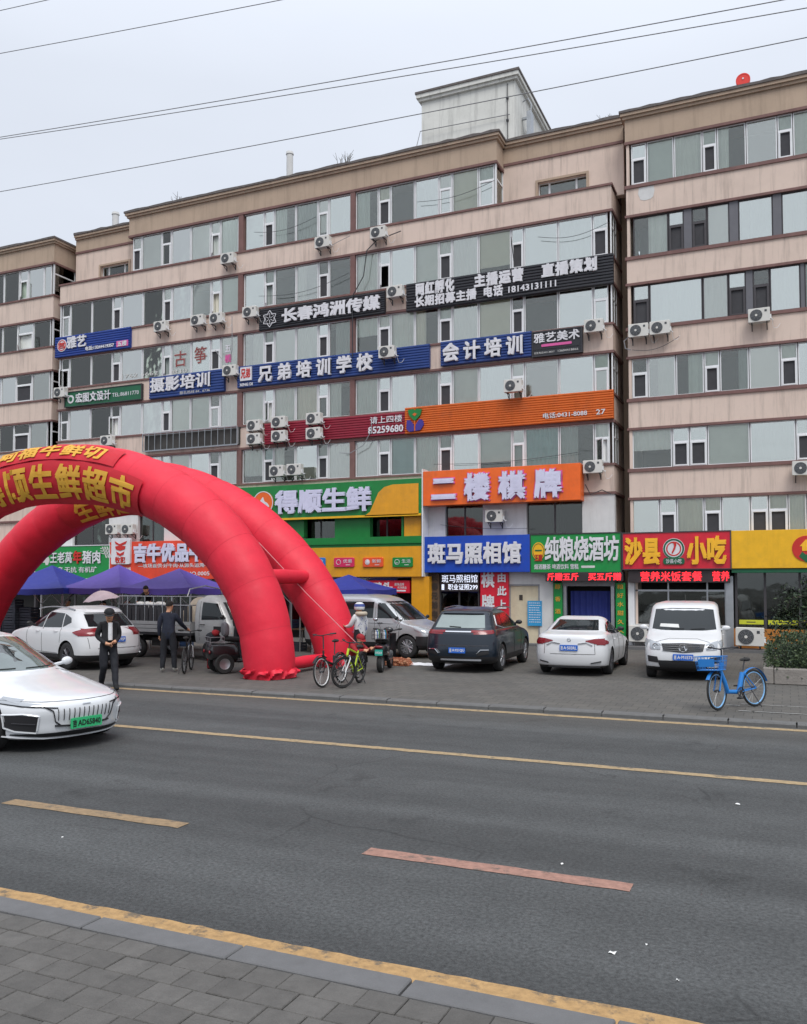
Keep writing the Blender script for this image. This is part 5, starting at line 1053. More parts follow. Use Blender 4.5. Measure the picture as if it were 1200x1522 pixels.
# ---------------------------------------------------------------- vehicles
mat('car_white', (.64, .65, .66), .3, var=.0, coat=.5); mat('car_pearl', (.66, .68, .70), .22, var=.0, coat=.7); mat('car_silver', (.50, .51, .52), .33, .55, var=.0, coat=.5); mat('car_black', (.010, .018, .030), .28, .2, var=0, coat=.5)
mat('car_grey', (.42, .43, .43), .45, .3, var=.08); mat('tyre', (.02, .02, .021), .85, var=.2, scale=20); mat('rim', (.42, .43, .45), .35, .8, var=.05); mat('rim_dark', (.10, .10, .11), .4, .7, var=.05); mat('trim_black', (.016, .016, .018), .5, var=.1); mat('chrome', (.7, .71, .73), .15, 1, var=0)
mat('lamp_red', (.20, .004, .01), .25, var=.0, coat=.4); mat('lamp_clear', (.36, .38, .40), .12, .3, var=.05, coat=.8); mat('lamp_amber', (.6, .2, .03), .3, var=0); mat('plate_blue', (.015, .12, .52), .45, var=0); mat('plate_green', (.03, .42, .16), .45, var=0); mat('plate_ink', (.01, .012, .012), .5, var=0); mat('car_glass', (.012, .016, .018), .05, var=0, spec=.5); mat('glass_brown_reflection', (.05, .02, .015), .1, var=.1); mat('seam_dark', (.02, .02, .02), .9, var=0)  # brown side glass has a red-brown reflection painted into its colour
mat('glass_pale', (.22, .27, .26), .05, var=.1, scale=1, coat=1); mat('under', (.02, .02, .02), .9, var=.1)
def interp(tab, t):
    if t <= tab[0][0]: return tab[0][1]
    for (a, va), (b, vb) in zip(tab, tab[1:]):
        if t <= b:
            f = (t - a) / (b - a); return va + (vb - va) * f
    return tab[-1][1]
def smooth_tab(tab, n=5):                           # Catmull-Rom resample of (z, x) points, kept monotone in z
    out = []
    for i in range(len(tab) - 1):
        p0 = tab[max(i - 1, 0)]; p1 = tab[i]; p2 = tab[i + 1]; p3 = tab[min(i + 2, len(tab) - 1)]
        for k in range(n):
            t = k / n
            def c(j): return .5 * (2 * p1[j] + (p2[j] - p0[j]) * t + (2 * p0[j] - 5 * p1[j] + 4 * p2[j] - p3[j]) * t * t + (3 * p1[j] - p0[j] - 3 * p2[j] + p3[j]) * t ** 3)
            out.append((p1[0] + (p2[0] - p1[0]) * t, c(1)))
    out.append(tab[-1]); return out
class Car:
    def __init__(s, L, front, rear, width, wb, fo, wr, n=2.6, Rf=.75, Rr=.6, track=None, tw=.21):
        s.L, s.front, s.rear, s.width, s.n, s.Rf, s.Rr = L, smooth_tab(front), smooth_tab(rear), smooth_tab(width), n, Rf, Rr
        s.wx = (L / 2 - fo, L / 2 - fo - wb); s.wr = wr; s.tw = tw; s.W = max(w for z, w in width); s.ztop = front[-1][0]
    def xf(s, z): return s.L / 2 - interp(s.front, z)
    def xr(s, z): return -s.L / 2 + interp(s.rear, z)
    def w(s, z): return interp(s.width, z)
    def R(s, z):
        a, b = s.Rf, s.Rr; Lz = s.xf(z) - s.xr(z); k = min(1, Lz * .92 / (a + b)); return a * k, b * k
    def side(s, x, z):
        Rf, Rr = s.R(z); w = s.w(z); d = s.xf(z) - x; r = Rf
        if d > Rf: d = x - s.xr(z); r = Rr
        if d > r: return w
        d = max(d, 0); return w * max(0, 1 - (1 - d / r) ** s.n) ** (1 / s.n)
    def frontx(s, y, z):
        Rf, Rr = s.R(z); w = s.w(z); q = min(abs(y) / w, 1); return s.xf(z) - Rf * (1 - (1 - q ** s.n) ** (1 / s.n))
    def rearx(s, y, z):
        Rf, Rr = s.R(z); w = s.w(z); q = min(abs(y) / w, 1); return s.xr(z) + Rr * (1 - (1 - q ** s.n) ** (1 / s.n))
    def ringpts(s, z):
        w = s.w(z); out = []; n = s.n; Rf, Rr = s.R(z); A = [radians(a) for a in (0, 10, 22, 35, 47, 58, 68, 77, 84)]
        for a in A: q = sin(a) ** (2 / n) if a else 0; y = w * q; out.append((s.frontx(y, z), y))
        xa, xb = s.xf(z) - Rf, s.xr(z) + Rr
        for k in range(9): out.append((xa + (xb - xa) * k / 8, w))
        for a in reversed(A): q = sin(a) ** (2 / n) if a else 0; y = w * q; out.append((s.rearx(y, z), y))
        half = out; return [(x, y, z) for x, y in half] + [(x, -y, z) for x, y in reversed(half[1:-1])]
    def body(s, mats, parent, split=None, arch_gap=.055):
        zs = sorted(set([z for z, _ in s.front] + [z for z, _ in s.rear] + [z for z, _ in s.width])); Z = [zs[0]]
        for a, b in zip(zs, zs[1:]):
            if b - a < .003: continue
            k = max(1, int(max((b - a) / .06, abs(s.xf(b) - s.xf(a)) / .12, abs(s.xr(b) - s.xr(a)) / .12))); Z += [a + (b - a) * i / k for i in range(1, k + 1)]
        mb = MB(); vs = []; R = [s.ringpts(z) for z in Z]; n = len(R[0]); 
        for r in R: vs += r
        fs = [(j * n + i, j * n + (i + 1) % n, (j + 1) * n + (i + 1) % n, (j + 1) * n + i) for j in range(len(Z) - 1) for i in range(n)]
        mb.add(vs, fs, 0)
        if split is not None: mb.mi = [1 if Z[k // n] < split else 0 for k in range(len(fs))]
        mb.add(R[0], [tuple(range(n))[::-1]], 1 if split else 0); h = n // 2
        top = R[-1]; fs = [(i, i + 1, n - i - 1, (n - i) % n) for i in range(h)]; mb.add(top, fs, 0)
        me = mb.mesh('body', mats + [MATS['under']], 32)
        bm = __import__('bmesh').new(); bm.from_mesh(me); __import__('bmesh').ops.remove_doubles(bm, verts=bm.verts, dist=.0004); __import__('bmesh').ops.recalc_face_normals(bm, faces=bm.faces); bm.to_mesh(me); bm.free()
        o = link('body', me, parent); c = MB()
        for x in s.wx:
            for sg in (1, -1):
                c.cyl((x, sg * (s.W - .30), s.wr), (x, sg * (s.W + .2), s.wr), s.wr + arch_gap, seg=28)
        cm = c.mesh('cut', MATS['under']); co = link('cut', cm); mod = o.modifiers.new('b', 'BOOLEAN'); mod.object = co; mod.operation = 'DIFFERENCE'; mod.solver = 'EXACT'
        try: mod.material_mode = 'TRANSFER'
        except Exception: pass
        bpy.context.view_layer.update(); co.parent = None
        ev = o.evaluated_get(bpy.context.evaluated_depsgraph_get()); nm = bpy.data.meshes.new_from_object(ev); o.modifiers.clear(); o.data = nm
        nm.polygons.foreach_set('use_smooth', [True] * len(nm.polygons))
        try: nm.set_sharp_from_angle(angle=radians(32))
        except Exception: pass
        bpy.data.objects.remove(co); o.location = (0, 0, 0); return o
    def wheels(s, parent, rim='rim', spokes=5, hub=.6):
        for x in s.wx:
            for sg in (1, -1): wheel(parent, x, sg * (s.W - s.tw / 2 - .01), s.wr, s.tw, sg, rim, spokes, hub)
    # conformal patches: lower and upper edge curves in (x, z) on a side, or (y, z) on an end
    def spatch(s, name, lo, up, m, parent, sg=1, off=.006, nu=16, nv=6):
        mb = MB()
        def fn(u, v):
            a, b = pl(lo, u), pl(up, u); x, z = a[0] + (b[0] - a[0]) * v, a[1] + (b[1] - a[1]) * v
            return (x, sg * (s.side(x, z) + off), z)
        mb.grid(fn, nu, nv); return mb.build(name, MATS[m], parent, smooth=50)
    def epatch(s, name, lo, up, m, parent, end='f', off=.006, nu=18, nv=6):
        mb = MB()
        def fn(u, v):
            a, b = pl(lo, u), pl(up, u); y, z = a[0] + (b[0] - a[0]) * v, a[1] + (b[1] - a[1]) * v
            return ((s.frontx(y, z) + off) if end == 'f' else (s.rearx(y, z) - off), y, z)
        mb.grid(fn, nu, nv); return mb.build(name, MATS[m], parent, smooth=50)
    def sline(s, pts, parent, sg=1, r=.006, m='seam_dark', name='door_seam', off=.001):
        P = []; 
        for a, b in zip(pts, pts[1:]):
            for k in range(6): t = k / 6; x, z = a[0] + (b[0] - a[0]) * t, a[1] + (b[1] - a[1]) * t; P.append((x, sg * (s.side(x, z) + off), z))
        x, z = pts[-1]; P.append((x, sg * (s.side(x, z) + off), z)); mb = MB(); mb.tube(P, r, 4); return mb.build(name, MATS[m], parent)
    def eline(s, pts, parent, end='f', r=.006, m='seam_dark', name='panel_seam', off=.001):
        P = []
        for a, b in zip(pts, pts[1:]):
            for k in range(8): t = k / 8; y, z = a[0] + (b[0] - a[0]) * t, a[1] + (b[1] - a[1]) * t; P.append(((s.frontx(y, z) + off) if end == 'f' else (s.rearx(y, z) - off), y, z))
        mb = MB(); mb.tube(P, r, 4); return mb.build(name, MATS[m], parent)
    def plate(s, parent, txt, end, z, m='plate_blue', ink='letter_white', y=0, w=.44, h=.14, off=.03):
        x = s.frontx(y, z) + off if end == 'f' else s.rearx(y, z) - off; t = empty('licence_plate', (x, y, z), pi / 2 if end == 'f' else -pi / 2, parent=parent)
        MB().plate(-w / 2, w / 2, -h / 2, h / 2, .012, 0, r=.012, ch=.002, seg=2).build('plate', MATS[m], t)
        text_row(txt[0], t, -w * .45, -w * .31, -h * .33, h * .33, MATS[ink], .003, .03, y=-.001, join=True, name='lettering'); text_row(txt[1:], t, -w * .28, w * .45, -h * .27, h * .27, MATS[ink], .003, .02, y=-.001, fit=True, name='lettering'); return t
    def mirrors(s, parent, x, z, m, y=None):
        for sg in (1, -1):
            yy = y or s.side(x, z); mb = MB(); mb.ball((x, sg * (yy + .11), z + .05), .1, 12, 8, (.5, .95, .62)); mb.tube([(x, sg * (yy - .12), z), (x, sg * (yy + .08), z + .03)], .025, 6); o = mb.build('mirror', MATS[m], parent, smooth=60)
    def handle(s, parent, x, z, m, sg=1):
        y = s.side(x, z); mb = MB(); mb.tube([(x - .09, sg * y, z), (x - .07, sg * (y + .03), z), (x + .07, sg * (y + .03), z + .005), (x + .09, sg * y, z + .005)], .012, 5); mb.build('door_handle', MATS[m], parent, smooth=60)
def pl(pts, u):
    n = len(pts) - 1; u = min(max(u, 0), 1) * n; i = min(int(u), n - 1); f = u - i; return (pts[i][0] + (pts[i + 1][0] - pts[i][0]) * f, pts[i][1] + (pts[i + 1][1] - pts[i][1]) * f)
def wheel(parent, x, y, r, tw, sg, rim='rim', spokes=5, hub=.62):
    w_ = empty('wheel', (x, y, r), parent=parent); h = tw / 2
    MB().lathe([(r * .62, -h * .9), (r * .9, -h), (r * .985, -h * .8), (r, -h * .4), (r, h * .4), (r * .985, h * .8), (r * .9, h), (r * .62, h * .9)], 'y', seg=32).build('tyre', MATS['tyre'], w_, smooth=50)
    mb = MB(); ro = r * hub; o = sg * h * .72; mb.lathe([(r * .64, sg * h * .9), (r * .63, sg * h * .93), (ro * .93, sg * h * .8), (ro * .9, sg * h * .2)], 'y', seg=32); mb.lathe([(.001, sg * h * .15), (ro * .95, sg * h * .12)], 'y', seg=24)
    for k in range(spokes):
        a = 2 * pi * k / spokes
        for da in (-.16, .16):
            mb.tube([(.03 * cos(a), o, .03 * sin(a)), (ro * .96 * cos(a + da), sg * h * .78, ro * .96 * sin(a + da))], [.024, .016], 5)
    mb.lathe([(.001, o + sg * .03), (.05, o + sg * .025), (.06, o)], 'y', seg=14); mb.build('rim', MATS[rim], w_, smooth=45); return w_
def place(root, x, y, rz, z=.10): root.location = (x, y, z); root.rotation_euler = (0, 0, rz)
def grp(lab, name='parked_car', cat='car', g='cars parked on the forecourt'): return empty(name, label=lab, cat=cat, group=g)
# ---- white SUV, rear three quarter, at the left
c = Car(4.6, [(.24, .22), (.32, .06), (.45, .01), (.62, 0), (.78, .06), (.92, .28), (1.0, .62), (1.06, 1.0), (1.10, 1.2), (1.3, 1.58), (1.5, 2.0), (1.6, 2.35), (1.65, 2.75), (1.665, 3.0)],
        [(.24, .18), (.34, .05), (.5, 0), (.72, .01), (.95, .05), (1.05, .12), (1.2, .26), (1.4, .50), (1.52, .62), (1.58, .72), (1.62, 1.0), (1.665, 1.35)],
        [(.24, .84), (.3, .9), (.5, .92), (.72, .925), (.92, .915), (1.0, .90), (1.05, .86), (1.1, .835), (1.3, .78), (1.5, .70), (1.58, .64), (1.63, .54), (1.665, .40)], 2.7, .92, .36, n=2.7)
v = grp('white SUV with a blue licence plate, its rear corner behind the walking man'); c.body([MATS['car_white'], MATS['trim_black']], v, split=.40); c.wheels(v, 'rim_dark', 6)
for sg in (1, -1):
    c.spatch('side_window', [(.72, 1.10), (.05, 1.08)], [(.30, 1.44), (-.02, 1.50)], 'car_glass', v, sg); c.spatch('side_window', [(-.02, 1.08), (-.95, 1.10)], [(-.09, 1.50), (-.90, 1.47)], 'car_glass', v, sg); c.spatch('side_window', [(-1.0, 1.11), (-1.38, 1.24)], [(-.95, 1.46), (-1.30, 1.36)], 'car_glass', v, sg)
    c.sline([(.68, .45), (.80, .75), (.78, 1.08)], v, sg); c.sline([(-.05, .42), (-.03, .8), (-.0, 1.5)], v, sg); c.sline([(-.98, .70), (-1.0, .9), (-.96, 1.08)], v, sg); c.sline([(.68, .44), (-.85, .42)], v, sg); c.handle(v, .2, .98, 'car_white', sg); c.handle(v, -.75, 1.0, 'car_white', sg)
    o = c.spatch('taillight', [(-1.62, .98), (-1.9, .90), (-2.22, .90)], [(-1.62, 1.0), (-1.9, 1.08), (-2.12, 1.12)], 'lamp_red', v, sg, .012)
    c.epatch('taillight', [(sg * .50, .96), (sg * .70, .92), (sg * .86, .90)], [(sg * .50, 1.02), (sg * .68, 1.08), (sg * .80, 1.10)], 'lamp_red', v, 'r', .012)
    mb = MB(); P = [(.6 - 1.9 * k / 8, sg * .66, 1.585 + .055 * sin(pi * k / 8) - (.02 if k in (0, 8) else 0)) for k in range(9)]; mb.tube(P, .018, 6); mb.build('roof_rail', MATS['metal_zinc'], v, smooth=60)
    mb = MB(); mb.ball((-2.08, sg * .63, .43), .07, 10, 6, (.6, 1.2, .8)); mb.build('reflector', MATS['lamp_red'], v, smooth=60)
c.epatch('rear_window', [(-.66, 1.14), (.66, 1.14)], [(-.58, 1.46), (.58, 1.46)], 'car_glass', v, 'r', .008); c.epatch('spoiler', [(-.56, 1.50), (.56, 1.50)], [(-.54, 1.57), (.54, 1.57)], 'car_white', v, 'r', .05)
c.eline([(-.72, .58), (-.76, .9)], v, 'r'); c.eline([(.72, .58), (.76, .9)], v, 'r'); c.eline([(-.72, .58), (.72, .58)], v, 'r'); mb = MB(); mb.torus((c.rearx(0, 1.0) - .02, 0, .99), .055, .012, 'x', 16, 4); mb.build('emblem', MATS['chrome'], v, smooth=60)
c.plate(v, '吉A·419SP', 'r', .80, off=.04); c.mirrors(v, .78, 1.12, 'trim_black'); c.eline([(-.42, 1.16), (.0, 1.2)], v, 'r', .01, 'trim_black', 'wiper', .02)
SUVW = v
# ---- black SUV
c = Car(4.55, [(.24, .2), (.34, .05), (.5, 0), (.7, .02), (.85, .12), (.98, .5), (1.06, 1.0), (1.10, 1.2), (1.3, 1.6), (1.5, 2.05), (1.6, 2.5), (1.65, 2.9)],
        [(.24, .16), (.34, .04), (.5, 0), (.75, .02), (.98, .06), (1.08, .12), (1.2, .22), (1.45, .42), (1.55, .52), (1.6, .75), (1.65, 1.25)],
        [(.24, .84), (.3, .91), (.5, .935), (.72, .935), (.95, .92), (1.05, .89), (1.10, .86), (1.3, .79), (1.5, .72), (1.58, .65), (1.62, .55), (1.65, .42)], 2.65, .9, .355, n=2.9, Rf=.7, Rr=.5)
v = grp('black SUV seen from behind, with a bright bar between its tail lamps'); c.body([MATS['car_black'], MATS['trim_black']], v, split=.42); c.wheels(v, 'rim', 5); BLK = v
for sg in (1, -1):
    c.spatch('side_window', [(.70, 1.12), (.05, 1.12)], [(.28, 1.44), (-.02, 1.51)], 'car_glass', v, sg); c.spatch('side_window', [(-.02, 1.12), (-.95, 1.14)], [(-.09, 1.51), (-.92, 1.48)], 'glass_brown_reflection', v, sg); c.spatch('side_window', [(-1.0, 1.14), (-1.50, 1.22)], [(-.97, 1.48), (-1.40, 1.42)], 'glass_brown_reflection', v, sg)
    c.sline([(.72, 1.09), (-.95, 1.11), (-1.52, 1.19)], v, sg, .01, 'chrome', 'window_trim', .008); c.sline([(-1.52, 1.19), (-1.42, 1.45)], v, sg, .01, 'chrome', 'window_trim', .008)
    c.sline([(.68, .45), (.80, .75), (.78, 1.08)], v, sg); c.sline([(-.05, .42), (-.03, .8), (-.0, 1.1)], v, sg); c.handle(v, .2, 1.0, 'car_black', sg); c.handle(v, -.75, 1.02, 'car_black', sg)
    c.epatch('taillight', [(sg * .34, 1.03), (sg * .88, 1.02)], [(sg * .34, 1.07), (sg * .84, 1.09)], 'lamp_red', v, 'r', .012); c.spatch('taillight', [(-1.95, 1.0), (-2.2, .98)], [(-1.95, 1.05), (-2.14, 1.09)], 'lamp_red', v, sg, .012)
    mb = MB(); P = [(.5 - 1.8 * k / 8, sg * .66, 1.60 + .05 * sin(pi * k / 8)) for k in range(9)]; mb.tube(P, .018, 6); mb.build('roof_rail', MATS['chrome'], v, smooth=60)
    c.epatch('exhaust_trim', [(sg * .52, .44), (sg * .80, .50)], [(sg * .52, .52), (sg * .78, .60)], 'trim_black', v, 'r', .02); c.eline([(sg * .50, .50), (sg * .60, .60), (sg * .82, .60)], v, 'r', .01, 'chrome', 'exhaust_edge', .03)
c.epatch('rear_window', [(-.66, 1.14), (.66, 1.14)], [(-.58, 1.46), (.58, 1.46)], 'glass_pale', v, 'r', .008); c.epatch('light_bar', [(-.34, 1.035), (.34, 1.035)], [(-.34, 1.065), (.34, 1.065)], 'chrome', v, 'r', .02)
c.epatch('spoiler', [(-.58, 1.50), (.58, 1.50)], [(-.54, 1.58), (.54, 1.58)], 'car_black', v, 'r', .06); c.plate(v, '吉A·921QU', 'r', .58, off=.04); c.eline([(-.78, .70), (.78, .70)], v, 'r', .012, 'rim_dark', 'bumper_line'); c.eline([(-.6, .34), (.6, .34)], v, 'r', .03, 'rim', 'skid_plate', .0); c.eline([(-.05, 1.16), (.3, 1.18)], v, 'r', .012, 'trim_black', 'wiper', .02)
c.mirrors(v, .74, 1.14, 'trim_black')
# ---- white sedan
c = Car(4.62, [(.20, .2), (.28, .05), (.42, 0), (.56, .02), (.66, .10), (.76, .36), (.84, .8), (.92, 1.25), (1.1, 1.62), (1.28, 2.05), (1.37, 2.4), (1.42, 2.8), (1.43, 3.0)],
        [(.20, .15), (.28, .04), (.45, 0), (.62, .0), (.80, .02), (.92, .04), (.99, .08), (1.02, .16), (1.05, .42), (1.08, .62), (1.2, .92), (1.34, 1.30), (1.40, 1.6), (1.43, 1.9)],
        [(.20, .80), (.26, .86), (.45, .89), (.65, .895), (.85, .88), (.94, .85), (1.0, .82), (1.06, .76), (1.2, .70), (1.34, .62), (1.40, .52), (1.43, .36)], 2.7, .92, .325, n=2.8, Rf=.75, Rr=.55)
v = grp('white sedan seen from behind, right of the black SUV'); c.body([MATS['car_white'], MATS['trim_black']], v, split=.25); c.wheels(v, 'rim_dark', 7); SED = v
for sg in (1, -1):
    c.spatch('side_window', [(.58, .98), (-.10, .97)], [(.18, 1.26), (-.16, 1.32)], 'car_glass', v, sg); c.spatch('side_window', [(-.17, .97), (-.95, 1.0)], [(-.22, 1.32), (-.88, 1.26)], 'car_glass', v, sg); c.spatch('side_window', [(-1.0, 1.0), (-1.35, 1.08)], [(-.94, 1.25), (-1.2, 1.15)], 'car_glass', v, sg)
    c.sline([(.62, .35), (.72, .65), (.66, .94)], v, sg); c.sline([(-.15, .32), (-.13, .7), (-.14, .95)], v, sg); c.sline([(-.98, .66), (-1.02, .85), (-.98, .98)], v, sg); c.handle(v, .05, .84, 'car_white', sg); c.handle(v, -.85, .86, 'car_white', sg)
    c.epatch('taillight', [(sg * .40, .86), (sg * .62, .80), (sg * .84, .76)], [(sg * .40, .88), (sg * .60, .92), (sg * .82, .93)], 'lamp_red', v, 'r', .012); c.spatch('taillight', [(-1.82, .80), (-2.2, .77)], [(-1.82, .85), (-2.14, .93)], 'lamp_red', v, sg, .012)
    c.eline([(sg * .22, .80), (sg * .42, .83), (sg * .58, .75)], v, 'r', .012, 'chrome', 'trim_line', .015); c.eline([(sg * .52, .33), (sg * .78, .38)], v, 'r', .02, 'trim_black', 'vent', .012)
c.epatch('rear_window', [(-.60, 1.10), (.60, 1.10)], [(-.50, 1.34), (.50, 1.34)], 'car_glass', v, 'r', .008); c.plate(v, '吉A·503RL', 'r', .70, off=.035); c.eline([(-.62, .55), (-.60, .9)], v, 'r'); c.eline([(.62, .55), (.60, .9)], v, 'r'); c.eline([(-.62, .55), (.62, .55)], v, 'r')
mb = MB(); mb.torus((c.rearx(0, .9) - .015, 0, .895), .04, .008, 'x', 14, 4); mb.build('emblem', MATS['chrome'], v); c.mirrors(v, .62, 1.0, 'trim_black'); c.eline([(-.7, .24), (.7, .24)], v, 'r', .035, 'trim_black', 'diffuser', 0)
# ---- white minivan, front view
c = Car(4.4, [(.20, .22), (.28, .06), (.42, .0), (.60, 0), (.78, .05), (.90, .16), (.98, .35), (1.06, .58), (1.12, .72), (1.35, .93), (1.6, 1.18), (1.70, 1.34), (1.75, 1.6), (1.77, 2.0)],
        [(.20, .1), (.35, .02), (.6, 0), (1.0, .02), (1.3, .06), (1.55, .12), (1.68, .2), (1.75, .5), (1.77, 1.0)],
        [(.20, .76), (.28, .82), (.5, .84), (.8, .845), (1.0, .835), (1.1, .82), (1.3, .80), (1.5, .775), (1.65, .745), (1.73, .67), (1.77, .52)], 2.75, .78, .315, n=3.2, Rf=.5, Rr=.3)
v = grp('white minivan facing the road with a chrome barred grille', g='cars parked on the forecourt'); c.body([MATS['car_white'], MATS['trim_black']], v, split=.30); c.wheels(v, 'rim_dark', 5); VAN = v
c.epatch('windscreen', [(-.71, 1.15), (-.4, 1.12), (.4, 1.12), (.71, 1.15)], [(-.65, 1.60), (-.3, 1.63), (.3, 1.63), (.65, 1.60)], 'car_glass', v, 'f', .008, 24); c.eline([(-.3, 1.15), (.05, 1.16)], v, 'f', .01, 'trim_black', 'wiper', .02); c.eline([(.15, 1.15), (.5, 1.17)], v, 'f', .01, 'trim_black', 'wiper', .02)
c.epatch('windscreen_sticker', [(-.54, 1.20), (-.1, 1.18)], [(-.52, 1.27), (-.12, 1.26)], 'goods_white', v, 'f', .012)
c.epatch('grille', [(-.42, .68), (0, .64), (.42, .68)], [(-.47, .84), (0, .86), (.47, .84)], 'trim_black', v, 'f', .012)
for k in range(4): c.eline([(-.44 + .01 * k, .70 + .042 * k), (0, .68 + .046 * k), (.44 - .01 * k, .70 + .042 * k)], v, 'f', .013, 'chrome', 'grille_bar', .024)
mb = MB(); x = c.frontx(0, .75) + .04; mb.torus((x, 0, .75), .085, .014, 'x', 18, 4); mb.tube([(x, -.06, .69), (x, -.02, .80), (x, 0, .75), (x, .02, .80), (x, .06, .69)], .013, 4); mb.build('emblem', MATS['chrome'], v)
for sg in (1, -1):
    c.epatch('headlight', [(sg * .49, .70), (sg * .72, .71)], [(sg * .49, .84), (sg * .74, .92)], 'lamp_clear', v, 'f', .012); c.spatch('headlight', [(1.96, .74), (1.72, .82)], [(1.93, .90), (1.70, .94)], 'lamp_clear', v, sg, .012)
    mb = MB(); yy = sg * .60; x = c.frontx(yy, .78) + .018; mb.torus((x, yy, .78), .055, .012, 'x', 14, 4); mb.torus((x, yy - sg * .10, .77), .04, .01, 'x', 14, 4); mb.build('headlight_ring', MATS['chrome'], v)
    c.epatch('fog_lamp_recess', [(sg * .52, .40), (sg * .76, .42)], [(sg * .56, .54), (sg * .78, .56)], 'trim_black', v, 'f', .01); c.spatch('side_window', [(1.10, 1.16), (.45, 1.14)], [(.78, 1.52), (.42, 1.56)], 'car_glass', v, sg); c.spatch('side_window', [(.36, 1.14), (-.7, 1.14)], [(.34, 1.56), (-.68, 1.56)], 'car_glass', v, sg); c.spatch('side_window', [(-.8, 1.14), (-1.9, 1.16)], [(-.78, 1.56), (-1.8, 1.52)], 'car_glass', v, sg)
    c.sline([(1.16, .4), (1.2, 1.1)], v, sg); c.sline([(.4, .38), (.4, 1.56)], v, sg); c.sline([(-.75, .38), (-.74, 1.56)], v, sg); c.handle(v, .55, .98, 'car_white', sg)
c.epatch('lower_intake', [(-.50, .30), (.50, .30)], [(-.56, .46), (.56, .46)], 'trim_black', v, 'f', .012); c.plate(v, '吉A·M1E73', 'f', .54, off=.03); c.mirrors(v, 1.12, 1.12, 'car_white'); c.eline([(-.6, .87), (-.3, .95), (.3, .95), (.6, .87)], v, 'f'); mb = MB(); mb.tube([(.2, 0, 1.76), (.1, 0, 1.95)], .006, 4); mb.build('aerial', MATS['trim_black'], v)
# ---- silver van, facing right
c = Car(5.0, [(.26, .2), (.36, .04), (.52, 0), (.72, .02), (.86, .10), (.98, .35), (1.06, .72), (1.12, .92), (1.4, 1.28), (1.65, 1.62), (1.82, 1.95), (1.90, 2.25), (1.93, 2.6)],
        [(.26, .1), (.4, .02), (.7, 0), (1.2, .03), (1.6, .10), (1.80, .2), (1.90, .45), (1.93, .9)],
        [(.26, .80), (.34, .86), (.6, .88), (.9, .88), (1.1, .86), (1.4, .82), (1.65, .77), (1.8, .71), (1.88, .60), (1.93, .45)], 2.95, .86, .35, n=3.2, Rf=.55, Rr=.3)
v = grp('silver van facing right behind the parked bicycles', name='parked_van', cat='van'); c.body([MATS['car_silver'], MATS['trim_black']], v, split=.45); c.wheels(v, 'rim', 8, .7); SIL = v
for sg in (1, -1):
    c.spatch('side_window', [(1.28, 1.20), (.55, 1.20)], [(.72, 1.66), (.52, 1.68)], 'car_glass', v, sg); c.spatch('side_window', [(.38, 1.20), (-.75, 1.20)], [(.38, 1.70), (-.74, 1.70)], 'car_glass', v, sg); c.spatch('side_window', [(-.9, 1.20), (-2.2, 1.22)], [(-.88, 1.70), (-2.1, 1.66)], 'car_glass', v, sg)
    c.sline([(1.34, .5), (1.40, 1.1), (.80, 1.72)], v, sg); c.sline([(.46, .48), (.46, 1.74)], v, sg); c.sline([(-.82, .48), (-.82, 1.74)], v, sg); c.sline([(1.7, 1.02), (-2.3, 1.08)], v, sg, .008, 'trim_black', 'body_crease'); c.handle(v, .66, 1.05, 'trim_black', sg)
    c.spatch('headlight', [(2.26, .78), (1.92, .86)], [(2.20, .96), (1.86, .98)], 'lamp_clear', v, sg, .012); c.spatch('bumper', [(2.40, .40), (1.98, .40)], [(2.40, .68), (1.98, .68)], 'trim_black', v, sg, .012); c.epatch('headlight', [(sg * .55, .76), (sg * .80, .78)], [(sg * .55, .92), (sg * .76, .95)], 'lamp_clear', v, 'f', .012)
c.epatch('windscreen', [(-.68, 1.16), (.68, 1.16)], [(-.56, 1.72), (.56, 1.72)], 'car_glass', v, 'f', .008); c.mirrors(v, 1.3, 1.16, 'trim_black')
# ---- white electric sedan on the road, front three quarter
c = Car(4.8, [(.14, .30), (.18, .14), (.25, .06), (.38, .03), (.52, .0), (.60, .02), (.66, .10), (.72, .32), (.80, .72), (.88, 1.12), (.94, 1.36), (1.02, 1.56), (1.16, 1.86), (1.30, 2.2), (1.40, 2.55), (1.44, 2.9), (1.45, 3.1)],
        [(.14, .15), (.25, .04), (.45, 0), (.7, .0), (.88, .02), (.95, .1), (1.0, .35), (1.1, .75), (1.25, 1.15), (1.38, 1.55), (1.45, 1.95)],
        [(.14, .84), (.2, .91), (.35, .935), (.52, .935), (.62, .925), (.72, .90), (.84, .87), (.94, .83), (1.02, .79), (1.16, .75), (1.30, .68), (1.40, .58), (1.45, .40)], 2.9, .92, .345, n=2.5, Rf=1.0, Rr=.6)
v = empty('electric_car', label='white electric sedan with a green plate driving on the road at the left edge', cat='car'); c.body([MATS['car_pearl'], MATS['trim_black']], v, split=.16); c.wheels(v, 'rim_dark', 9); EV = v
mat('glass_ev', (.10, .13, .125), .04, var=.25, scale=2.2, coat=1); mat('glass_ev_dark', (.03, .035, .035), .05, var=0, coat=1); mat('pillar_red', (.20, .03, .015), .2, var=.2, scale=3, coat=1)
c.epatch('windscreen', [(-.80, .975), (-.5, .965), (0, .96), (.5, .965), (.80, .975)], [(-.585, 1.36), (-.3, 1.385), (0, 1.39), (.3, 1.385), (.585, 1.36)], 'glass_ev', v, 'f', .006, 30, 10)
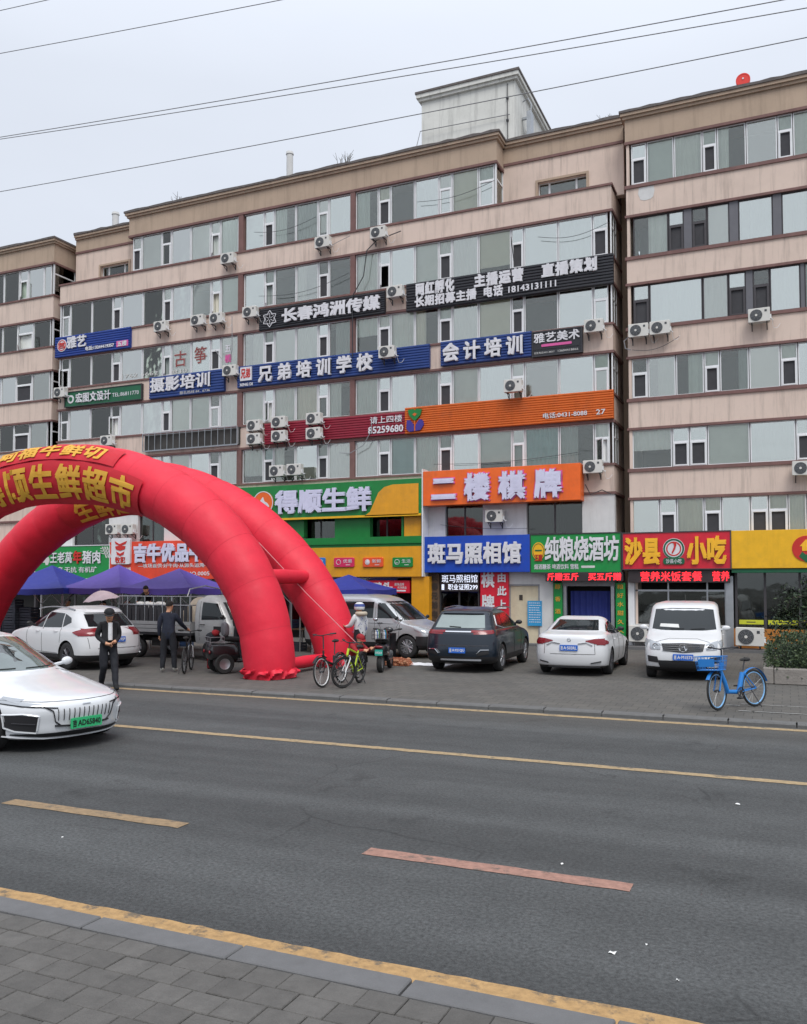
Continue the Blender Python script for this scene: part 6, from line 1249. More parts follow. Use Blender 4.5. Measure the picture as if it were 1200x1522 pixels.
for sg in (1, -1):
    c.epatch('windscreen_edge', [(sg * .70, .98), (sg * .79, .985)], [(sg * .54, 1.37), (sg * .60, 1.36)], 'pillar_red' if sg > 0 else 'trim_black', v, 'f', .012, 6, 10)
    c.epatch('headlight', [(sg * .56, .60), (sg * .74, .615), (sg * .88, .645)], [(sg * .56, .625), (sg * .72, .66), (sg * .84, .70)], 'lamp_clear', v, 'f', .01); c.eline([(sg * .40, .575), (sg * .56, .592), (sg * .75, .608), (sg * .90, .645)], v, 'f', .009, 'trim_black', 'headlight_edge', .006)
    c.spatch('headlight', [(2.02, .64), (1.72, .70)], [(2.0, .69), (1.70, .72)], 'lamp_clear', v, sg, .01)
    c.epatch('air_vent', [(sg * .62, .27), (sg * .80, .30), (sg * .86, .34)], [(sg * .62, .47), (sg * .78, .50), (sg * .88, .50)], 'trim_black', v, 'f', .008, 12, 6); c.eline([(sg * .615, .265), (sg * .80, .292), (sg * .87, .335), (sg * .89, .50), (sg * .76, .512), (sg * .61, .48), (sg * .61, .27)], v, 'f', .012, 'car_pearl', 'vent_lip', .012); c.eline([(sg * .64, .38), (sg * .86, .40)], v, 'f', .008, 'rim_dark', 'vent_blade', .02)
    c.eline([(sg * .56, .60), (sg * .46, .54), (sg * .42, .40), (sg * .34, .34)], v, 'f', .01, 'trim_black', 'panel_seam', .004)
    c.spatch('side_window', [(.88, .99), (.05, .99)], [(.42, 1.27), (.02, 1.33)], 'glass_ev_dark', v, sg); c.spatch('side_window', [(-.02, .99), (-.95, 1.01)], [(-.04, 1.33), (-.85, 1.25)], 'glass_ev_dark', v, sg); c.sline([(.86, .35), (.94, .7), (.92, .94)], v, sg); c.sline([(0, .32), (.02, .95)], v, sg); c.sline([(-.9, .5), (-1.0, .95)], v, sg); c.handle(v, .14, .82, 'car_pearl', sg)
for k in range(12):
    y = -.385 + .07 * k; c.eline([(y, .40 + .03 * abs(y)), (y * 1.04, .58)], v, 'f', .0055, 'seam_dark', 'grille_slit', .002)
c.eline([(-.42, .345), (-.2, .33), (.2, .33), (.42, .345)], v, 'f', .016, 'trim_black', 'grille_edge', .004); c.epatch('lower_intake', [(-.82, .235), (-.5, .20), (0, .19), (.5, .20), (.82, .235)], [(-.82, .255), (-.5, .255), (0, .262), (.5, .255), (.82, .255)], 'trim_black', v, 'f', .012, 30, 4); c.eline([(-.86, .22), (-.5, .18), (0, .168), (.5, .18), (.86, .22)], v, 'f', .012, 'car_pearl', 'lip', .018)
c.plate(v, '吉AD65840', 'f', .355, 'plate_green', 'plate_ink', off=.035, w=.48); c.eline([(-.86, .675), (-.55, .655), (0, .648), (.55, .655), (.86, .675)], v, 'f', .005, 'seam_dark', 'bonnet_seam', .001); c.mirrors(v, .58, .96, 'car_pearl', .80); c.eline([(-.55, .985), (-.1, .99)], v, 'f', .01, 'trim_black', 'wiper', .015); c.eline([(.0, .985), (.5, .99)], v, 'f', .01, 'trim_black', 'wiper', .015)
mb = MB(); x = c.frontx(0, .60) + .01; mb.tube([(x, -.06, .60), (x, .06, .60)], .008, 5); mb.build('emblem', MATS['chrome'], v)
# positions ----------------------------------------------------------------
def heading(deg): return radians(deg)
place(SUVW, -18.42, 18.6, heading(164)); place(BLK, -7.8, 22.95, heading(93)); place(SED, -5.0, 23.35, heading(92)); place(VAN, -2.42, 23.35, heading(-86)); place(SIL, -12.1, 25.3, heading(-9)); place(EV, -11.72, 10.1, heading(-11), 0); EV.scale = (1.06, 1.06, 1.08); VAN.scale = (1, 1.04, 1.02)
# ---- small stake truck, facing right
v = grp('light grey stake bed truck with a dark slatted cage, behind the man with the bicycle', name='stake_truck', cat='truck'); v.location = (-17.2, 21.9, .10); v.rotation_euler = (0, 0, radians(-4))
c = Car(1.5, [(.5, .16), (.6, .03), (.8, 0), (1.05, .04), (1.15, .12), (1.4, .28), (1.7, .5), (1.85, .7), (1.92, .95)], [(.5, .02), (1.0, 0), (1.6, .0), (1.8, .05), (1.92, .3)], [(.5, .74), (.7, .78), (1.0, .79), (1.3, .77), (1.6, .73), (1.8, .66), (1.92, .5)], 9, 0, .3, n=3.4, Rf=.35, Rr=.12)
cb = empty('cab', (1.85, 0, 0), parent=v); c.wx = (9, 9)
zs = [.5 + .071 * i for i in range(21)]; mb = MB(); R = [c.ringpts(z) for z in zs]; n = len(R[0]); vs = sum(R, []); mb.add(vs, [(j * n + i, j * n + (i + 1) % n, (j + 1) * n + (i + 1) % n, (j + 1) * n + i) for j in range(20) for i in range(n)]); h = n // 2; mb.add(R[-1], [(i, i + 1, n - i - 1, (n - i) % n) for i in range(h)]); mb.add(R[0], [tuple(range(n))[::-1]])
mb.build('cab_shell', MATS['car_grey'], cb, smooth=35)
for sg in (1, -1):
    c.spatch('side_window', [(.40, 1.22), (-.42, 1.20)], [(.12, 1.68), (-.42, 1.72)], 'car_glass', cb, sg); c.sline([(.45, .6), (.46, 1.2), (.1, 1.74)], cb, sg); c.sline([(-.5, .6), (-.5, 1.75)], cb, sg); c.handle(cb, -.38, 1.06, 'trim_black', sg); c.spatch('step_panel', [(.42, .86), (.05, .86)], [(.42, 1.02), (.05, 1.02)], 'trim_black', cb, sg, .01)
c.epatch('windscreen', [(-.62, 1.22), (.62, 1.22)], [(-.54, 1.72), (.54, 1.72)], 'car_glass', cb, 'f', .008); c.mirrors(cb, .42, 1.25, 'trim_black')
bed = empty('bed', (0, 0, 0), parent=v)
MB().box(-1.9, 1.05, -.82, .82, .72, .80).build('bed_floor', MATS['steel_dark'], bed)
mb = MB()
for sg in (1, -1):
    for k in range(3): mb.box(-1.9, 1.05, sg * .82 - .02, sg * .82 + .02, .80 + k * .115, .80 + k * .115 + .10)
mb.box(-1.93, -1.88, -.82, .82, .8, 1.14); mb.box(1.0, 1.05, -.8, .8, .8, 1.14); o = mb.build('side_boards', MATS['car_grey'], bed); o['kind'] = 'stuff'
mb = MB()
for sg in (1, -1):
    mb.tube([(-1.88, sg * .8, 1.62), (1.0, sg * .8, 1.62)], .018, 5); mb.tube([(-1.88, sg * .8, 1.88), (1.0, sg * .8, 1.88)], .018, 5)
    for k in range(9): x = -1.88 + k * .36; mb.tube([(x, sg * .8, 1.1), (x, sg * .8, 1.88)], .016, 5)
for z in (1.62, 1.88): mb.tube([(-1.88, -.8, z), (-1.88, .8, z)], .018, 5); mb.tube([(1.0, -.8, z), (1.0, .8, z)], .018, 5)
mb.tube([(.9, -.8, 1.88), (.9, -.7, 2.1), (.9, 0, 2.2), (.9, .7, 2.1), (.9, .8, 1.88)], .02, 5); mb.build('cage_rails', MATS['metal_zinc'], bed)
for sg in (1, -1):
    for k in range(17): x = -1.86 + k * .175; MB().box(x, x + .14, sg * .79 - .008, sg * .79 + .008, 1.12, 1.6).build('slat', MATS['steel_dark'], bed)
mb = MB(); mb.box(-1.9, 2.2, -.35, -.25, .5, .66); mb.box(-1.9, 2.2, .25, .35, .5, .66); mb.box(-.6, .0, -.7, -.4, .38, .62); mb.build('chassis', MATS['under'], v)
for x in (-1.15, 1.75):
    for sg in (1, -1): wheel(v, x, sg * .68, .31, .18, sg, 'rim', 6, .66)
mat('tarp', (.42, .36, .28), .8, var=.25, scale=3, bump=.4, bscale=6)
lo = empty('tarp_bundle', (-16.55, 21.95, .9), label='pale brown tarp bundle heaped in the front of the truck bed', cat='bundle'); mb = MB(); mb.grid(lambda u, v_: (-.55 + 1.1 * u, -.6 + 1.2 * v_, 1.05 * (sin(pi * min(max(u, 0), 1)) * sin(pi * v_)) ** .4 + .06 * noise.noise(Vector((u * 5, v_ * 5, 0)))), 16, 14); mb.build('cloth', MATS['tarp'], lo, smooth=60)
for k in range(5):
    o = MB().ball((0, 0, 0), .16, 10, 7, (1.4, 1, .7)); b = o.build('bag', MATS['goods_white'], smooth=60); b.location = (-18.6 + k * .22, 21.6 + .1 * (k % 2), 1.72 - .02 * (k % 3)); b.rotation_euler = (k, 0, k * 2)
    b.data.transform(Matrix.Scale(.8, 4)); tag(b, ('leftmost', 'second', 'middle', 'fourth', 'rightmost')[k] + ' white plastic bag in the row on the truck load', 'bag', 'white plastic bags on the truck')
bo = empty('load_board', (-18.3, 21.8, .9), label='dark loaded goods filling the truck bed below the white bags', cat='goods'); mb = MB(); mb.plate(-.95, 1.0, 0, .72, .55, -.55, r=.06, ch=.04); mb.build('pile', MATS['crate_dark'], bo)
# ---------------------------------------------------------------- people
for n_, c_ in (('skin', '#c89474'), ('hair_black', '#15110f'), ('cloth_black', '#15161a'), ('cloth_dark', '#1c2026'), ('cloth_navy', '#1a2030'), ('cloth_white', '#cfd0d2'), ('cloth_red', '#8f1a22'), ('cloth_beige', '#b5aa98'), ('shoe_white', '#c9c7c0'), ('shoe_black', '#101012'), ('trousers_dark', '#191b22'), ('print_blue', '#41508f'), ('hair_brown', '#40291f')):
    mat(n_, c_, .85 if 'skin' not in n_ else .55, var=.12, scale=8)
DEF = dict(pelvis=(0, 0, .94), belly=(.01, 0, 1.08), chest=(.0, 0, 1.30), neck=(.0, 0, 1.46), chin=(.02, 0, 1.535), head=(.015, 0, 1.62), crown=(0, 0, 1.70),
           shL=(0, .165, 1.40), elL=(-.02, .22, 1.13), wrL=(.05, .23, .90), hdL=(.08, .22, .83), shR=(0, -.165, 1.40), elR=(-.02, -.22, 1.13), wrR=(.05, -.23, .90), hdR=(.08, -.22, .83),
           hipL=(0, .095, .90), knL=(.02, .10, .50), anL=(0, .10, .10), toL=(.15, .11, .045), hipR=(0, -.095, .90), knR=(.02, -.10, .50), anR=(0, -.10, .10), toR=(.15, -.11, .045))
RAD = dict(pelvis=.135, belly=.13, chest=.155, neck=.058, chin=.075, head=.092, crown=.07, sh=.078, el=.052, wr=.038, hd=.036, hip=.105, kn=.072, an=.052, to=.042)
EDG = [('pelvis', 'belly', 'top'), ('belly', 'chest', 'top'), ('chest', 'neck', 'skin'), ('neck', 'chin', 'skin'), ('chin', 'head', 'skin'), ('head', 'crown', 'skin')]
for q in 'LR': EDG += [('chest', 'sh' + q, 'top'), ('sh' + q, 'el' + q, 'top'), ('el' + q, 'wr' + q, 'top'), ('wr' + q, 'hd' + q, 'skin'), ('pelvis', 'hip' + q, 'legs'), ('hip' + q, 'kn' + q, 'legs'), ('kn' + q, 'an' + q, 'legs'), ('an' + q, 'to' + q, 'shoe')]
def person(label, x, y, z, rz, pose, cols, hair='hair_black', scale=1.0, group=None, bulk=1.0, hat=None):
    J = dict(DEF); J.update(pose); names = list(J); root = empty('person', (x, y, z), rz, label=label, cat='person', group=group); root.scale = (scale,) * 3
    V = [Vector(J[n]) for n in names]; R = []; E = []; lab = []
    for n in names:
        r = RAD.get(n) or RAD[n[:-1]]; R.append(r * (bulk if n[:-1] not in ('hd', 'to') and n not in ('neck', 'chin', 'head', 'crown') else 1))
    for a, b, l in EDG: E.append((names.index(a), names.index(b))); lab.append(l)
    for q in 'LR':                                 # five fingers rooted in the palm
        h = names.index('hd' + q); d = (Vector(J['hd' + q]) - Vector(J['wr' + q])).normalized(); sd_ = d.orthogonal().normalized(); up_ = d.cross(sd_)
        for k in range(5):
            o = sd_ * (.022 * (k - 1.6)); l1, l2 = (.03, .035) if k else (.012, .022); o2 = o * 1.15 if k else o * 1.6
            V += [V[h] + o + d * l1, V[h] + o2 + d * (l1 + l2) + up_ * .012]; R += [.012, .009]; E += [(h, len(V) - 2), (len(V) - 2, len(V) - 1)]; lab += ['skin', 'skin']
    me = bpy.data.meshes.new('body'); me.from_pydata([tuple(v) for v in V], E, []); o = link('body', me, None)
    m = o.modifiers.new('s', 'SKIN'); m.use_smooth_shade = True; m.branch_smoothing = .4
    for i, sv in enumerate(me.skin_vertices[0].data): sv.radius = (R[i], R[i]); sv.use_root = (i == 0)
    s2 = o.modifiers.new('u', 'SUBSURF'); s2.levels = 2
    bpy.context.view_layer.update(); nm = bpy.data.meshes.new_from_object(o.evaluated_get(bpy.context.evaluated_depsgraph_get())); o.modifiers.clear(); o.data = nm; o.parent = root
    mats = [cols['skin'] if 'skin' in cols else 'skin', cols['top'], cols['legs'], cols['shoe']]; nm.materials.clear()
    for q in mats: nm.materials.append(MATS[q])
    ix = {'skin': 0, 'top': 1, 'legs': 2, 'shoe': 3}; rr = random.Random(int(abs(x) * 10))
    for p in nm.polygons:
        c = p.center; best = 9; bl = 0
        for (a, b), l in zip(E, lab):
            A, B = V[a], V[b]; ab = B - A; t = max(0, min(1, (c - A).dot(ab) / max(ab.dot(ab), 1e-9))); d = (A + ab * t - c).length - R[a] * (1 - t) - R[b] * t
            if l == 'skin' and a == names.index('chest') and t < .62: l2 = 'top'
            else: l2 = l
            if d < best: best = d; bl = ix[l2]
        p.material_index = 3 if c.z < .105 * (1 if pose.get('pelvis') is None else .9) else bl; p.use_smooth = True
    for v in nm.vertices:                          # cloth creases
        n_ = noise.noise(v.co * 9) * .008 + noise.noise(v.co * 22) * .004
        if v.co.z < 1.44 and v.co.z > .12: v.co += v.normal * n_
    H = Vector(J['head']); dn = (Vector(J['head']) - Vector(J['neck'])).normalized(); fx = Vector(J['chin']) - Vector(J['neck']); fw = (fx - dn * fx.dot(dn)); fw = fw.normalized() if fw.length > .005 else Vector((1, 0, 0))
    rgt = dn.cross(fw)
    mb = MB(); mb.M = Matrix.Translation(H) @ Matrix((fw, rgt, dn)).transposed().to_4x4()
    vs = []; 
    def hf(u, v):
        a = 2 * pi * u; low = 1.15 + .85 * (.5 - .5 * cos(a)) ; t = low * v; r = .102 + .004 * sin(a * 9 + v * 5); return (-.012 + r * sin(t) * cos(a) * 1.0, r * .86 * sin(t) * sin(a), .012 + r * 1.02 * cos(t))
    mb.grid(hf, 20, 8)
    mb.build('hair', MATS[hair], root, smooth=60)
    f = MB(); f.M = mb.M; f.ball((.098, 0, -.012), .017, 6, 5, (1, .7, 1.3)); f.ball((0, .09, -.005), .02, 6, 5, (.6, .4, 1.2)); f.ball((0, -.09, -.005), .02, 6, 5, (.6, .4, 1.2)); f.build('nose_and_ears', MATS[mats[0]], root, smooth=60)['kind'] = 'stuff'
    f = MB(); f.M = mb.M; f.ball((.088, .03, .015), .009, 6, 5); f.ball((.088, -.03, .015), .009, 6, 5); f.box(.086, .094, -.02, .02, -.052, -.047); f.build('eyes_and_mouth', MATS['hair_black'], root, smooth=60)['kind'] = 'stuff'
    if hat:
        f = MB(); f.M = mb.M; f.lathe([(.001, .122), (.055, .116), (.092, .088), (.110, .045), (.110, .03)], 'z', (-.005, 0, .01), 16); f.grid(lambda u, v: (.09 + .075 * v * sin(pi * u), .095 * cos(pi * u), .04 - .02 * v), 8, 2); f.build('hat', MATS[hat], root, smooth=50)
    return root
G3 = None
p = person('walking man in a black cap and black jacket over a white shirt', -13.80, 15.0, 0, radians(-35), dict(
    neck=(.04, 0, 1.45), chin=(.085, -.01, 1.50), head=(.09, -.01, 1.585), crown=(.08, 0, 1.68), chest=(.02, 0, 1.29), shL=(.02, .165, 1.39), shR=(.02, -.165, 1.39), elL=(-.02, .22, 1.13), wrL=(.18, .10, 1.02), hdL=(.24, .03, 1.01), elR=(-.02, -.23, 1.13), wrR=(.19, -.10, .99), hdR=(.25, -.03, .97),
    knL=(.16, .10, .50), anL=(.30, .09, .12), toL=(.44, .10, .06), knR=(.06, -.10, .50), anR=(-.20, -.09, .14), toR=(-.08, -.10, .045)), dict(top='cloth_black', legs='trousers_dark', shoe='shoe_black'), scale=1.06, hat='cloth_black', bulk=1.12)
mb = MB(); mb.grid(lambda u, v: (.165 + .03 * sin(pi * u) - .02 * v, -.045 + .09 * u, 1.06 + .36 * v), 6, 6); mb.build('shirt', MATS['cloth_white'], p, smooth=60)
for sg in (1, -1): mb = MB(); mb.grid(lambda u, v: (.175 - .05 * u - .02 * v + .012 * sin(v * 7), sg * (.05 + .10 * u), .92 + .48 * v), 5, 6); mb.build('jacket_front', MATS['cloth_black'], p, smooth=60)
p = person('man in dark clothes seen from behind, holding a black bicycle, in pale shoes', -14.5, 17.9, .10, radians(118), dict(
    elR=(.12, -.27, 1.18), wrR=(.32, -.36, 1.05), hdR=(.40, -.40, 1.02), chin=(.03, -.02, 1.535), head=(.02, -.02, 1.62), knL=(.03, .12, .50), knR=(.02, -.13, .5), anL=(-.03, .13, .10), toL=(.12, .16, .045), anR=(.0, -.15, .10), toR=(.14, -.19, .045)), dict(top='cloth_navy', legs='trousers_dark', shoe='shoe_white'), scale=1.05, bulk=1.15)
p = person('man in a dark jacket bent forward over the load in the truck', -18.95, 22.35, .92, radians(-70), dict(pelvis=(-.25, 0, .72), belly=(-.18, 0, .86), chest=(.0, 0, 1.05), neck=(.12, 0, 1.16), chin=(.20, 0, 1.19), head=(.20, 0, 1.27), crown=(.19, 0, 1.36), shL=(.02, .165, 1.13), shR=(.02, -.165, 1.13), elL=(.18, .24, .95), wrL=(.36, .22, .85), hdL=(.43, .20, .82), elR=(.18, -.24, .95), wrR=(.36, -.22, .85), hdR=(.43, -.20, .82),
    hipL=(-.25, .1, .70), hipR=(-.25, -.1, .70), knL=(.10, .12, .46), knR=(.10, -.12, .46), anL=(-.08, .12, .08), anR=(-.08, -.12, .08), toL=(.08, .12, .03), toR=(.08, -.12, .03)), dict(top='cloth_black', legs='trousers_dark', shoe='shoe_black'), scale=1.0)
p = person('person in a white and blue helmet and pale jacket, standing behind the scooter', -10.55, 20.9, .10, radians(160), dict(head=(.03, 0, 1.61), elL=(.12, .22, 1.14), wrL=(.32, .18, 1.1), hdL=(.38, .16, 1.1)), dict(top='cloth_white', legs='trousers_dark', shoe='shoe_black'), scale=1.0, bulk=1.2)
hm = MB(); hm.lathe([(.001, .15), (.07, .14), (.12, .10), (.145, .02), (.14, -.04), (.12, -.06)], 'z', (.01, 0, 1.62), 18); hm.build('helmet', MATS['cloth_white'], p, smooth=50); hm = MB(); hm.lathe([(.124, .10), (.142, .05), (.150, .03), (.13, .098)], 'z', (.01, 0, 1.62), 18); hm.build('helmet_stripe', MATS['print_blue'], p, smooth=50)
hm = MB(); hm.torus((-.06, 0, 1.46), .11, .06, 'z', 16, 8); hm.build('hood', MATS['cloth_beige'], p, smooth=60)
rr = random.Random(2); hm = MB()
for k in range(34):
    a = rr.uniform(-.6, 2 * pi - .6); z0 = rr.uniform(.98, 1.36); rad = .185; hm.tube([(rad * cos(a), rad * sin(a), z0), (rad * cos(a + .12), rad * sin(a + .12), z0 + rr.uniform(-.03, .03)), (rad * cos(a + .2), rad * sin(a + .2), z0 + rr.uniform(-.05, .05))], .007, 4)
o = hm.build('print', MATS['print_blue'], p); o['kind'] = 'stuff'
p = person('crouching person in a red jacket and red hat behind the lime bicycle', -9.98, 19.5, .10, radians(-20), dict(pelvis=(-.12, 0, .34), belly=(-.06, 0, .47), chest=(.06, 0, .64), neck=(.14, 0, .76), chin=(.21, 0, .79), head=(.20, 0, .88), crown=(.18, 0, .97), shL=(.08, .16, .72), shR=(.08, -.16, .72), elL=(.26, .2, .58), wrL=(.44, .14, .66), hdL=(.51, .12, .66), elR=(.26, -.2, .58), wrR=(.46, -.12, .62), hdR=(.53, -.1, .62),
    hipL=(-.12, .1, .32), hipR=(-.12, -.1, .32), knL=(.26, .16, .44), knR=(.26, -.16, .44), anL=(.06, .14, .08), anR=(.06, -.14, .08), toL=(.2, .15, .04), toR=(.2, -.15, .04)), dict(top='cloth_red', legs='trousers_dark', shoe='shoe_black'), hair='cloth_red', hat='cloth_red', bulk=1.15)
p = person('person in dark clothes standing beside the truck cab, half hidden by the near arch', -14.55, 21.1, .10, radians(-100), {}, dict(top='cloth_dark', legs='trousers_dark', shoe='shoe_black'), hair='hair_brown')
p = person('person under the pale pink umbrella behind the white SUV', -19.55, 21.0, .10, radians(-60), dict(elL=(.06, .2, 1.15), wrL=(.16, .12, 1.3), hdL=(.18, .1, 1.38)), dict(top='cloth_dark', legs='trousers_dark', shoe='shoe_black'))
for k, (x, y, h, t_, lab) in enumerate(((-23.4, 23.4, -80, 'cloth_dark', 'dark dressed person standing under the edge of the deep blue tent'), (-20.9, 23.6, -60, 'cloth_navy', 'navy dressed person at the stall left of the truck'), (-16.9, 24.6, -120, 'cloth_beige', 'person in a beige top at the stalls behind the truck cab'), (-15.3, 24.2, -40, 'cloth_dark', 'dark dressed person under the blue tent beyond the truck cab'))):
    person(lab, x, y, .10, radians(h), dict(elL=(.08, .24, 1.15), wrL=(.24, .16, 1.05), hdL=(.30, .12, 1.05)), dict(top=t_, legs='trousers_dark', shoe='shoe_black'), group='people at the market stalls')
mat('umbrella_pink', (.62, .50, .53), .6, var=.15, scale=3)
um = empty('umbrella', (-19.46, 20.95, 1.30), label='pale pink umbrella held open above the roof of the white SUV', cat='umbrella'); um.rotation_euler = (radians(6), radians(-6), 0)
mb = MB(); mb.grid(lambda u, v: (.56 * v * (1 - .05 * abs(sin(4 * 2 * pi * u))) * cos(2 * pi * u), .56 * v * (1 - .05 * abs(sin(4 * 2 * pi * u))) * sin(2 * pi * u), .86 - .30 * v ** 1.8 + .02 * v * v * abs(sin(4 * 2 * pi * u))), 48, 8); mb.build('canopy', MATS['umbrella_pink'], um, smooth=30)
MB().cyl((0, 0, .0), (0, 0, .92), .008, seg=6).build('shaft', MATS['metal_zinc'], um)
for k in range(8): a = 2 * pi * k / 8; mb = MB(); mb.tube([(0, 0, .85), (.3 * cos(a), .3 * sin(a), .74), (.55 * cos(a), .55 * sin(a), .555)], .005, 4); mb.build('rib', MATS['metal_zinc'], um)
# ---------------------------------------------------------------- bicycles
mat('bike_white', '#dcdcdc', .35, var=.03); mat('bike_lime', '#b7cf2e', .35, var=.05); mat('bike_blue', '#2479c4', .35, var=.06); mat('bike_pale_blue', '#7fb2de', .4, var=.05); mat('bike_black', '#141416', .4, var=.1); mat('rubber', (.018, .018, .018), .8, var=.1); mat('orange_paint', '#b9694a', .4, var=.1); mat('spoke', (.35, .36, .37), .4, .7, var=0)
def bwheel(parent, x, R, rimm, steer=0, spokes=20, tr=.022, rw=.012, tyre='rubber'):
    w_ = empty('wheel', (x, 0, R), steer, parent=parent); MB().torus((0, 0, 0), R - tr, tr, 'y', 36, 8).build('tyre', MATS[tyre], w_, smooth=60); MB().torus((0, 0, 0), R - tr * 2 - rw * .5, rw, 'y', 36, 6).build('rim', MATS[rimm], w_, smooth=60)
    mb = MB(); r2 = R - tr * 2 - rw
    for k in range(spokes):
        a = 2 * pi * k / spokes; s_ = 1 if k % 2 else -1; mb.tube([(.02 * cos(a + s_), s_ * .025, .02 * sin(a + s_)), (r2 * cos(a), 0, r2 * sin(a))], .0022, 3)
    mb.build('spokes', MATS['spoke'], w_)['kind'] = 'stuff'; MB().cyl((0, -.045, 0), (0, .045, 0), .024, seg=10).build('hub', MATS['steel_dark'], w_); return w_
def bicycle(label, x, y, rz, fm, rimm, R=.33, wb=1.02, style='mtb', steer=0, lean=0, saddle=.92, bar=1.0, group='bicycles on the forecourt', rim2=None, guard=None, basket=False):
    b = empty('bicycle', (x, y, .10), rz, label=label, cat='bicycle', group=group); b.rotation_euler = (lean, 0, rz); rx, fx = -wb / 2, wb / 2; bbx, bbz = rx + .42, R * .86
    wf = bwheel(b, fx, R, rimm, steer); wr_ = bwheel(b, rx, R, rim2 or rimm)
    st = Vector((bbx - .17, 0, bbz + .46)); hd = Vector((fx - .17, 0, R + .50)); hd2 = Vector((fx - .13, 0, R + .36)); bb = Vector((bbx, 0, bbz)); mb = MB()
    if style == 'step':
        mb.tube([hd2, (fx - .22, 0, R + .15), (bbx + .30, 0, bbz + .02), (bbx + .05, 0, bbz)], [.034, .04, .042, .04], 8); mb.tube([bb, (bbx - .13, 0, bbz + .34)], .045, 8); mb.tube([hd, hd2], .035, 8)
    elif style == 'fold': mb.tube([hd2 - Vector((0, 0, .12)), (bbx, 0, bbz + .18), (bbx - .08, 0, bbz + .16)], .028, 8); mb.tube([bb, (bbx - .1, 0, bbz + .36)], .02, 8); mb.tube([hd2 - Vector((0, 0, .15)), hd2 + Vector((-.03, 0, .10))], .024, 8)
    else:
        mb.tube([hd, st + Vector((.03, 0, -.06))], .02, 8); mb.tube([hd2, bb], .026, 8); mb.tube([st, bb], .018, 8); mb.tube([hd, hd2], .026, 8)
    for s_ in (.05, -.05): mb.tube([(bbx - .03, s_ * .8, bbz), (rx, s_, R)], .011, 6); mb.tube([(st.x + .03, s_ * .5, st.z - .12), (rx, s_, R)], .010, 6)
    mb.build('frame', MATS[fm], b, smooth=50)
    fk = empty('fork', (fx, 0, R), steer, parent=b); mb = MB(); top = Vector((-.13, 0, .36)); mb.tube([top, top + Vector((.015, .05, -.06)), (0, .055, 0)], .014, 6); mb.tube([top, top + Vector((.015, -.05, -.06)), (0, -.055, 0)], .014, 6); mb.build('fork_legs', MATS[fm if style != 'mtb' else 'bike_white'], fk, smooth=50)
    hb = empty('handlebar', (fx - .17, 0, R + .5), steer * .9, parent=b); zb = bar - R - .5; w_ = .28; mb = MB(); mb.tube([(0, 0, -.02), (-.03, 0, zb - .02), (.03, 0, zb)], .015, 6); mb.tube([(-.06, w_, zb + .03), (.0, w_ * .55, zb + .02), (.04, 0, zb), (.0, -w_ * .55, zb + .02), (-.06, -w_, zb + .03)], .012, 6); mb.build('bar', MATS['steel_dark'], hb, smooth=60)
    for s_ in (1, -1):
        q = MB(); q.tube([(-.10, s_ * (w_ + .02), zb + .03), (-.03, s_ * (w_ - .10), zb + .028)], .018, 7); q.build('grip', MATS['rubber'], hb, smooth=60); q = MB(); q.tube([(.02, s_ * .15, zb + .02), (.05, s_ * .2, zb), (.0, s_ * .27, zb - .01)], .006, 4); q.build('brake_lever', MATS['steel_dark'], hb)
    sx_ = st.x - .04; sp = MB(); sp.tube([(st.x + .02, 0, st.z - .08), (sx_, 0, saddle - .04)], .014, 6); sp.build('seat_post', MATS['steel_dark'], b)
    def sad(u, v): a = 2 * pi * u; wdt = .085 if cos(a) < 0 else .03; t = v; return (sx_ + .13 * cos(a) * t, wdt * sin(a) * t * (1.1 if cos(a) < -.3 else 1), saddle + .02 * (1 - t) - .045 * max(0, t - .8) * 5 * .3 + .012 * (cos(a) < -.5))
    sm_ = MB(); sm_.grid(sad, 20, 5); sm_.ball((sx_ - .06, 0, saddle - .02), .06, 10, 6, (1.2, 1.2, .45)); sm_.ball((sx_ + .05, 0, saddle - .015), .035, 10, 6, (2.2, .8, .6)); sm_.build('saddle', MATS['rubber'], b, smooth=60)
    mb = MB(); mb.torus((bbx, .05, bbz), .085, .008, 'y', 20, 5); mb.torus((bbx, .05, bbz), .03, .012, 'y', 12, 5)
    for k in range(5): a = k * 1.256; mb.tube([(bbx, .05, bbz), (bbx + .085 * cos(a), .05, bbz + .085 * sin(a))], .006, 4)
    mb.tube([(bbx, .05, bbz + .085), (rx, .05, R + .035)], .005, 4); mb.tube([(bbx, .05, bbz - .085), (rx, .05, R - .035)], .005, 4); mb.build('chainring', MATS['steel_dark'], b)
    for s_ in (1, -1):
        mb = MB(); e_ = (bbx + s_ * .12, s_ * .08, bbz - s_ * .10); mb.tube([(bbx, s_ * .06, bbz), e_], .01, 5); mb.box(e_[0] - .045, e_[0] + .045, e_[1] + (0 if s_ > 0 else -.09), e_[1] + (.09 if s_ > 0 else 0), e_[2] - .012, e_[2] + .012); mb.build('pedal', MATS['bike_black'], b)
    mb = MB(); mb.tube([(rx + .12, .03, R - .02), (rx + .02, .16, -.0)], .009, 5); mb.build('kickstand', MATS['steel_dark'], b)
    if guard:
        for x0, a0, a1, st_ in ((rx, 15, 165, 0), (fx, 35, 130, steer)):
            q = MB(); q.M = Matrix.Translation((x0, 0, R)) @ Matrix.Rotation(st_, 4, 'Z'); q.grid(lambda u, v: ((R + .028) * cos(radians(a0 + (a1 - a0) * u)), -.035 + .07 * v, (R + .028) * sin(radians(a0 + (a1 - a0) * u)) + .008 * sin(pi * v)), 20, 4); q.build('mudguard', MATS[guard], b, smooth=60)
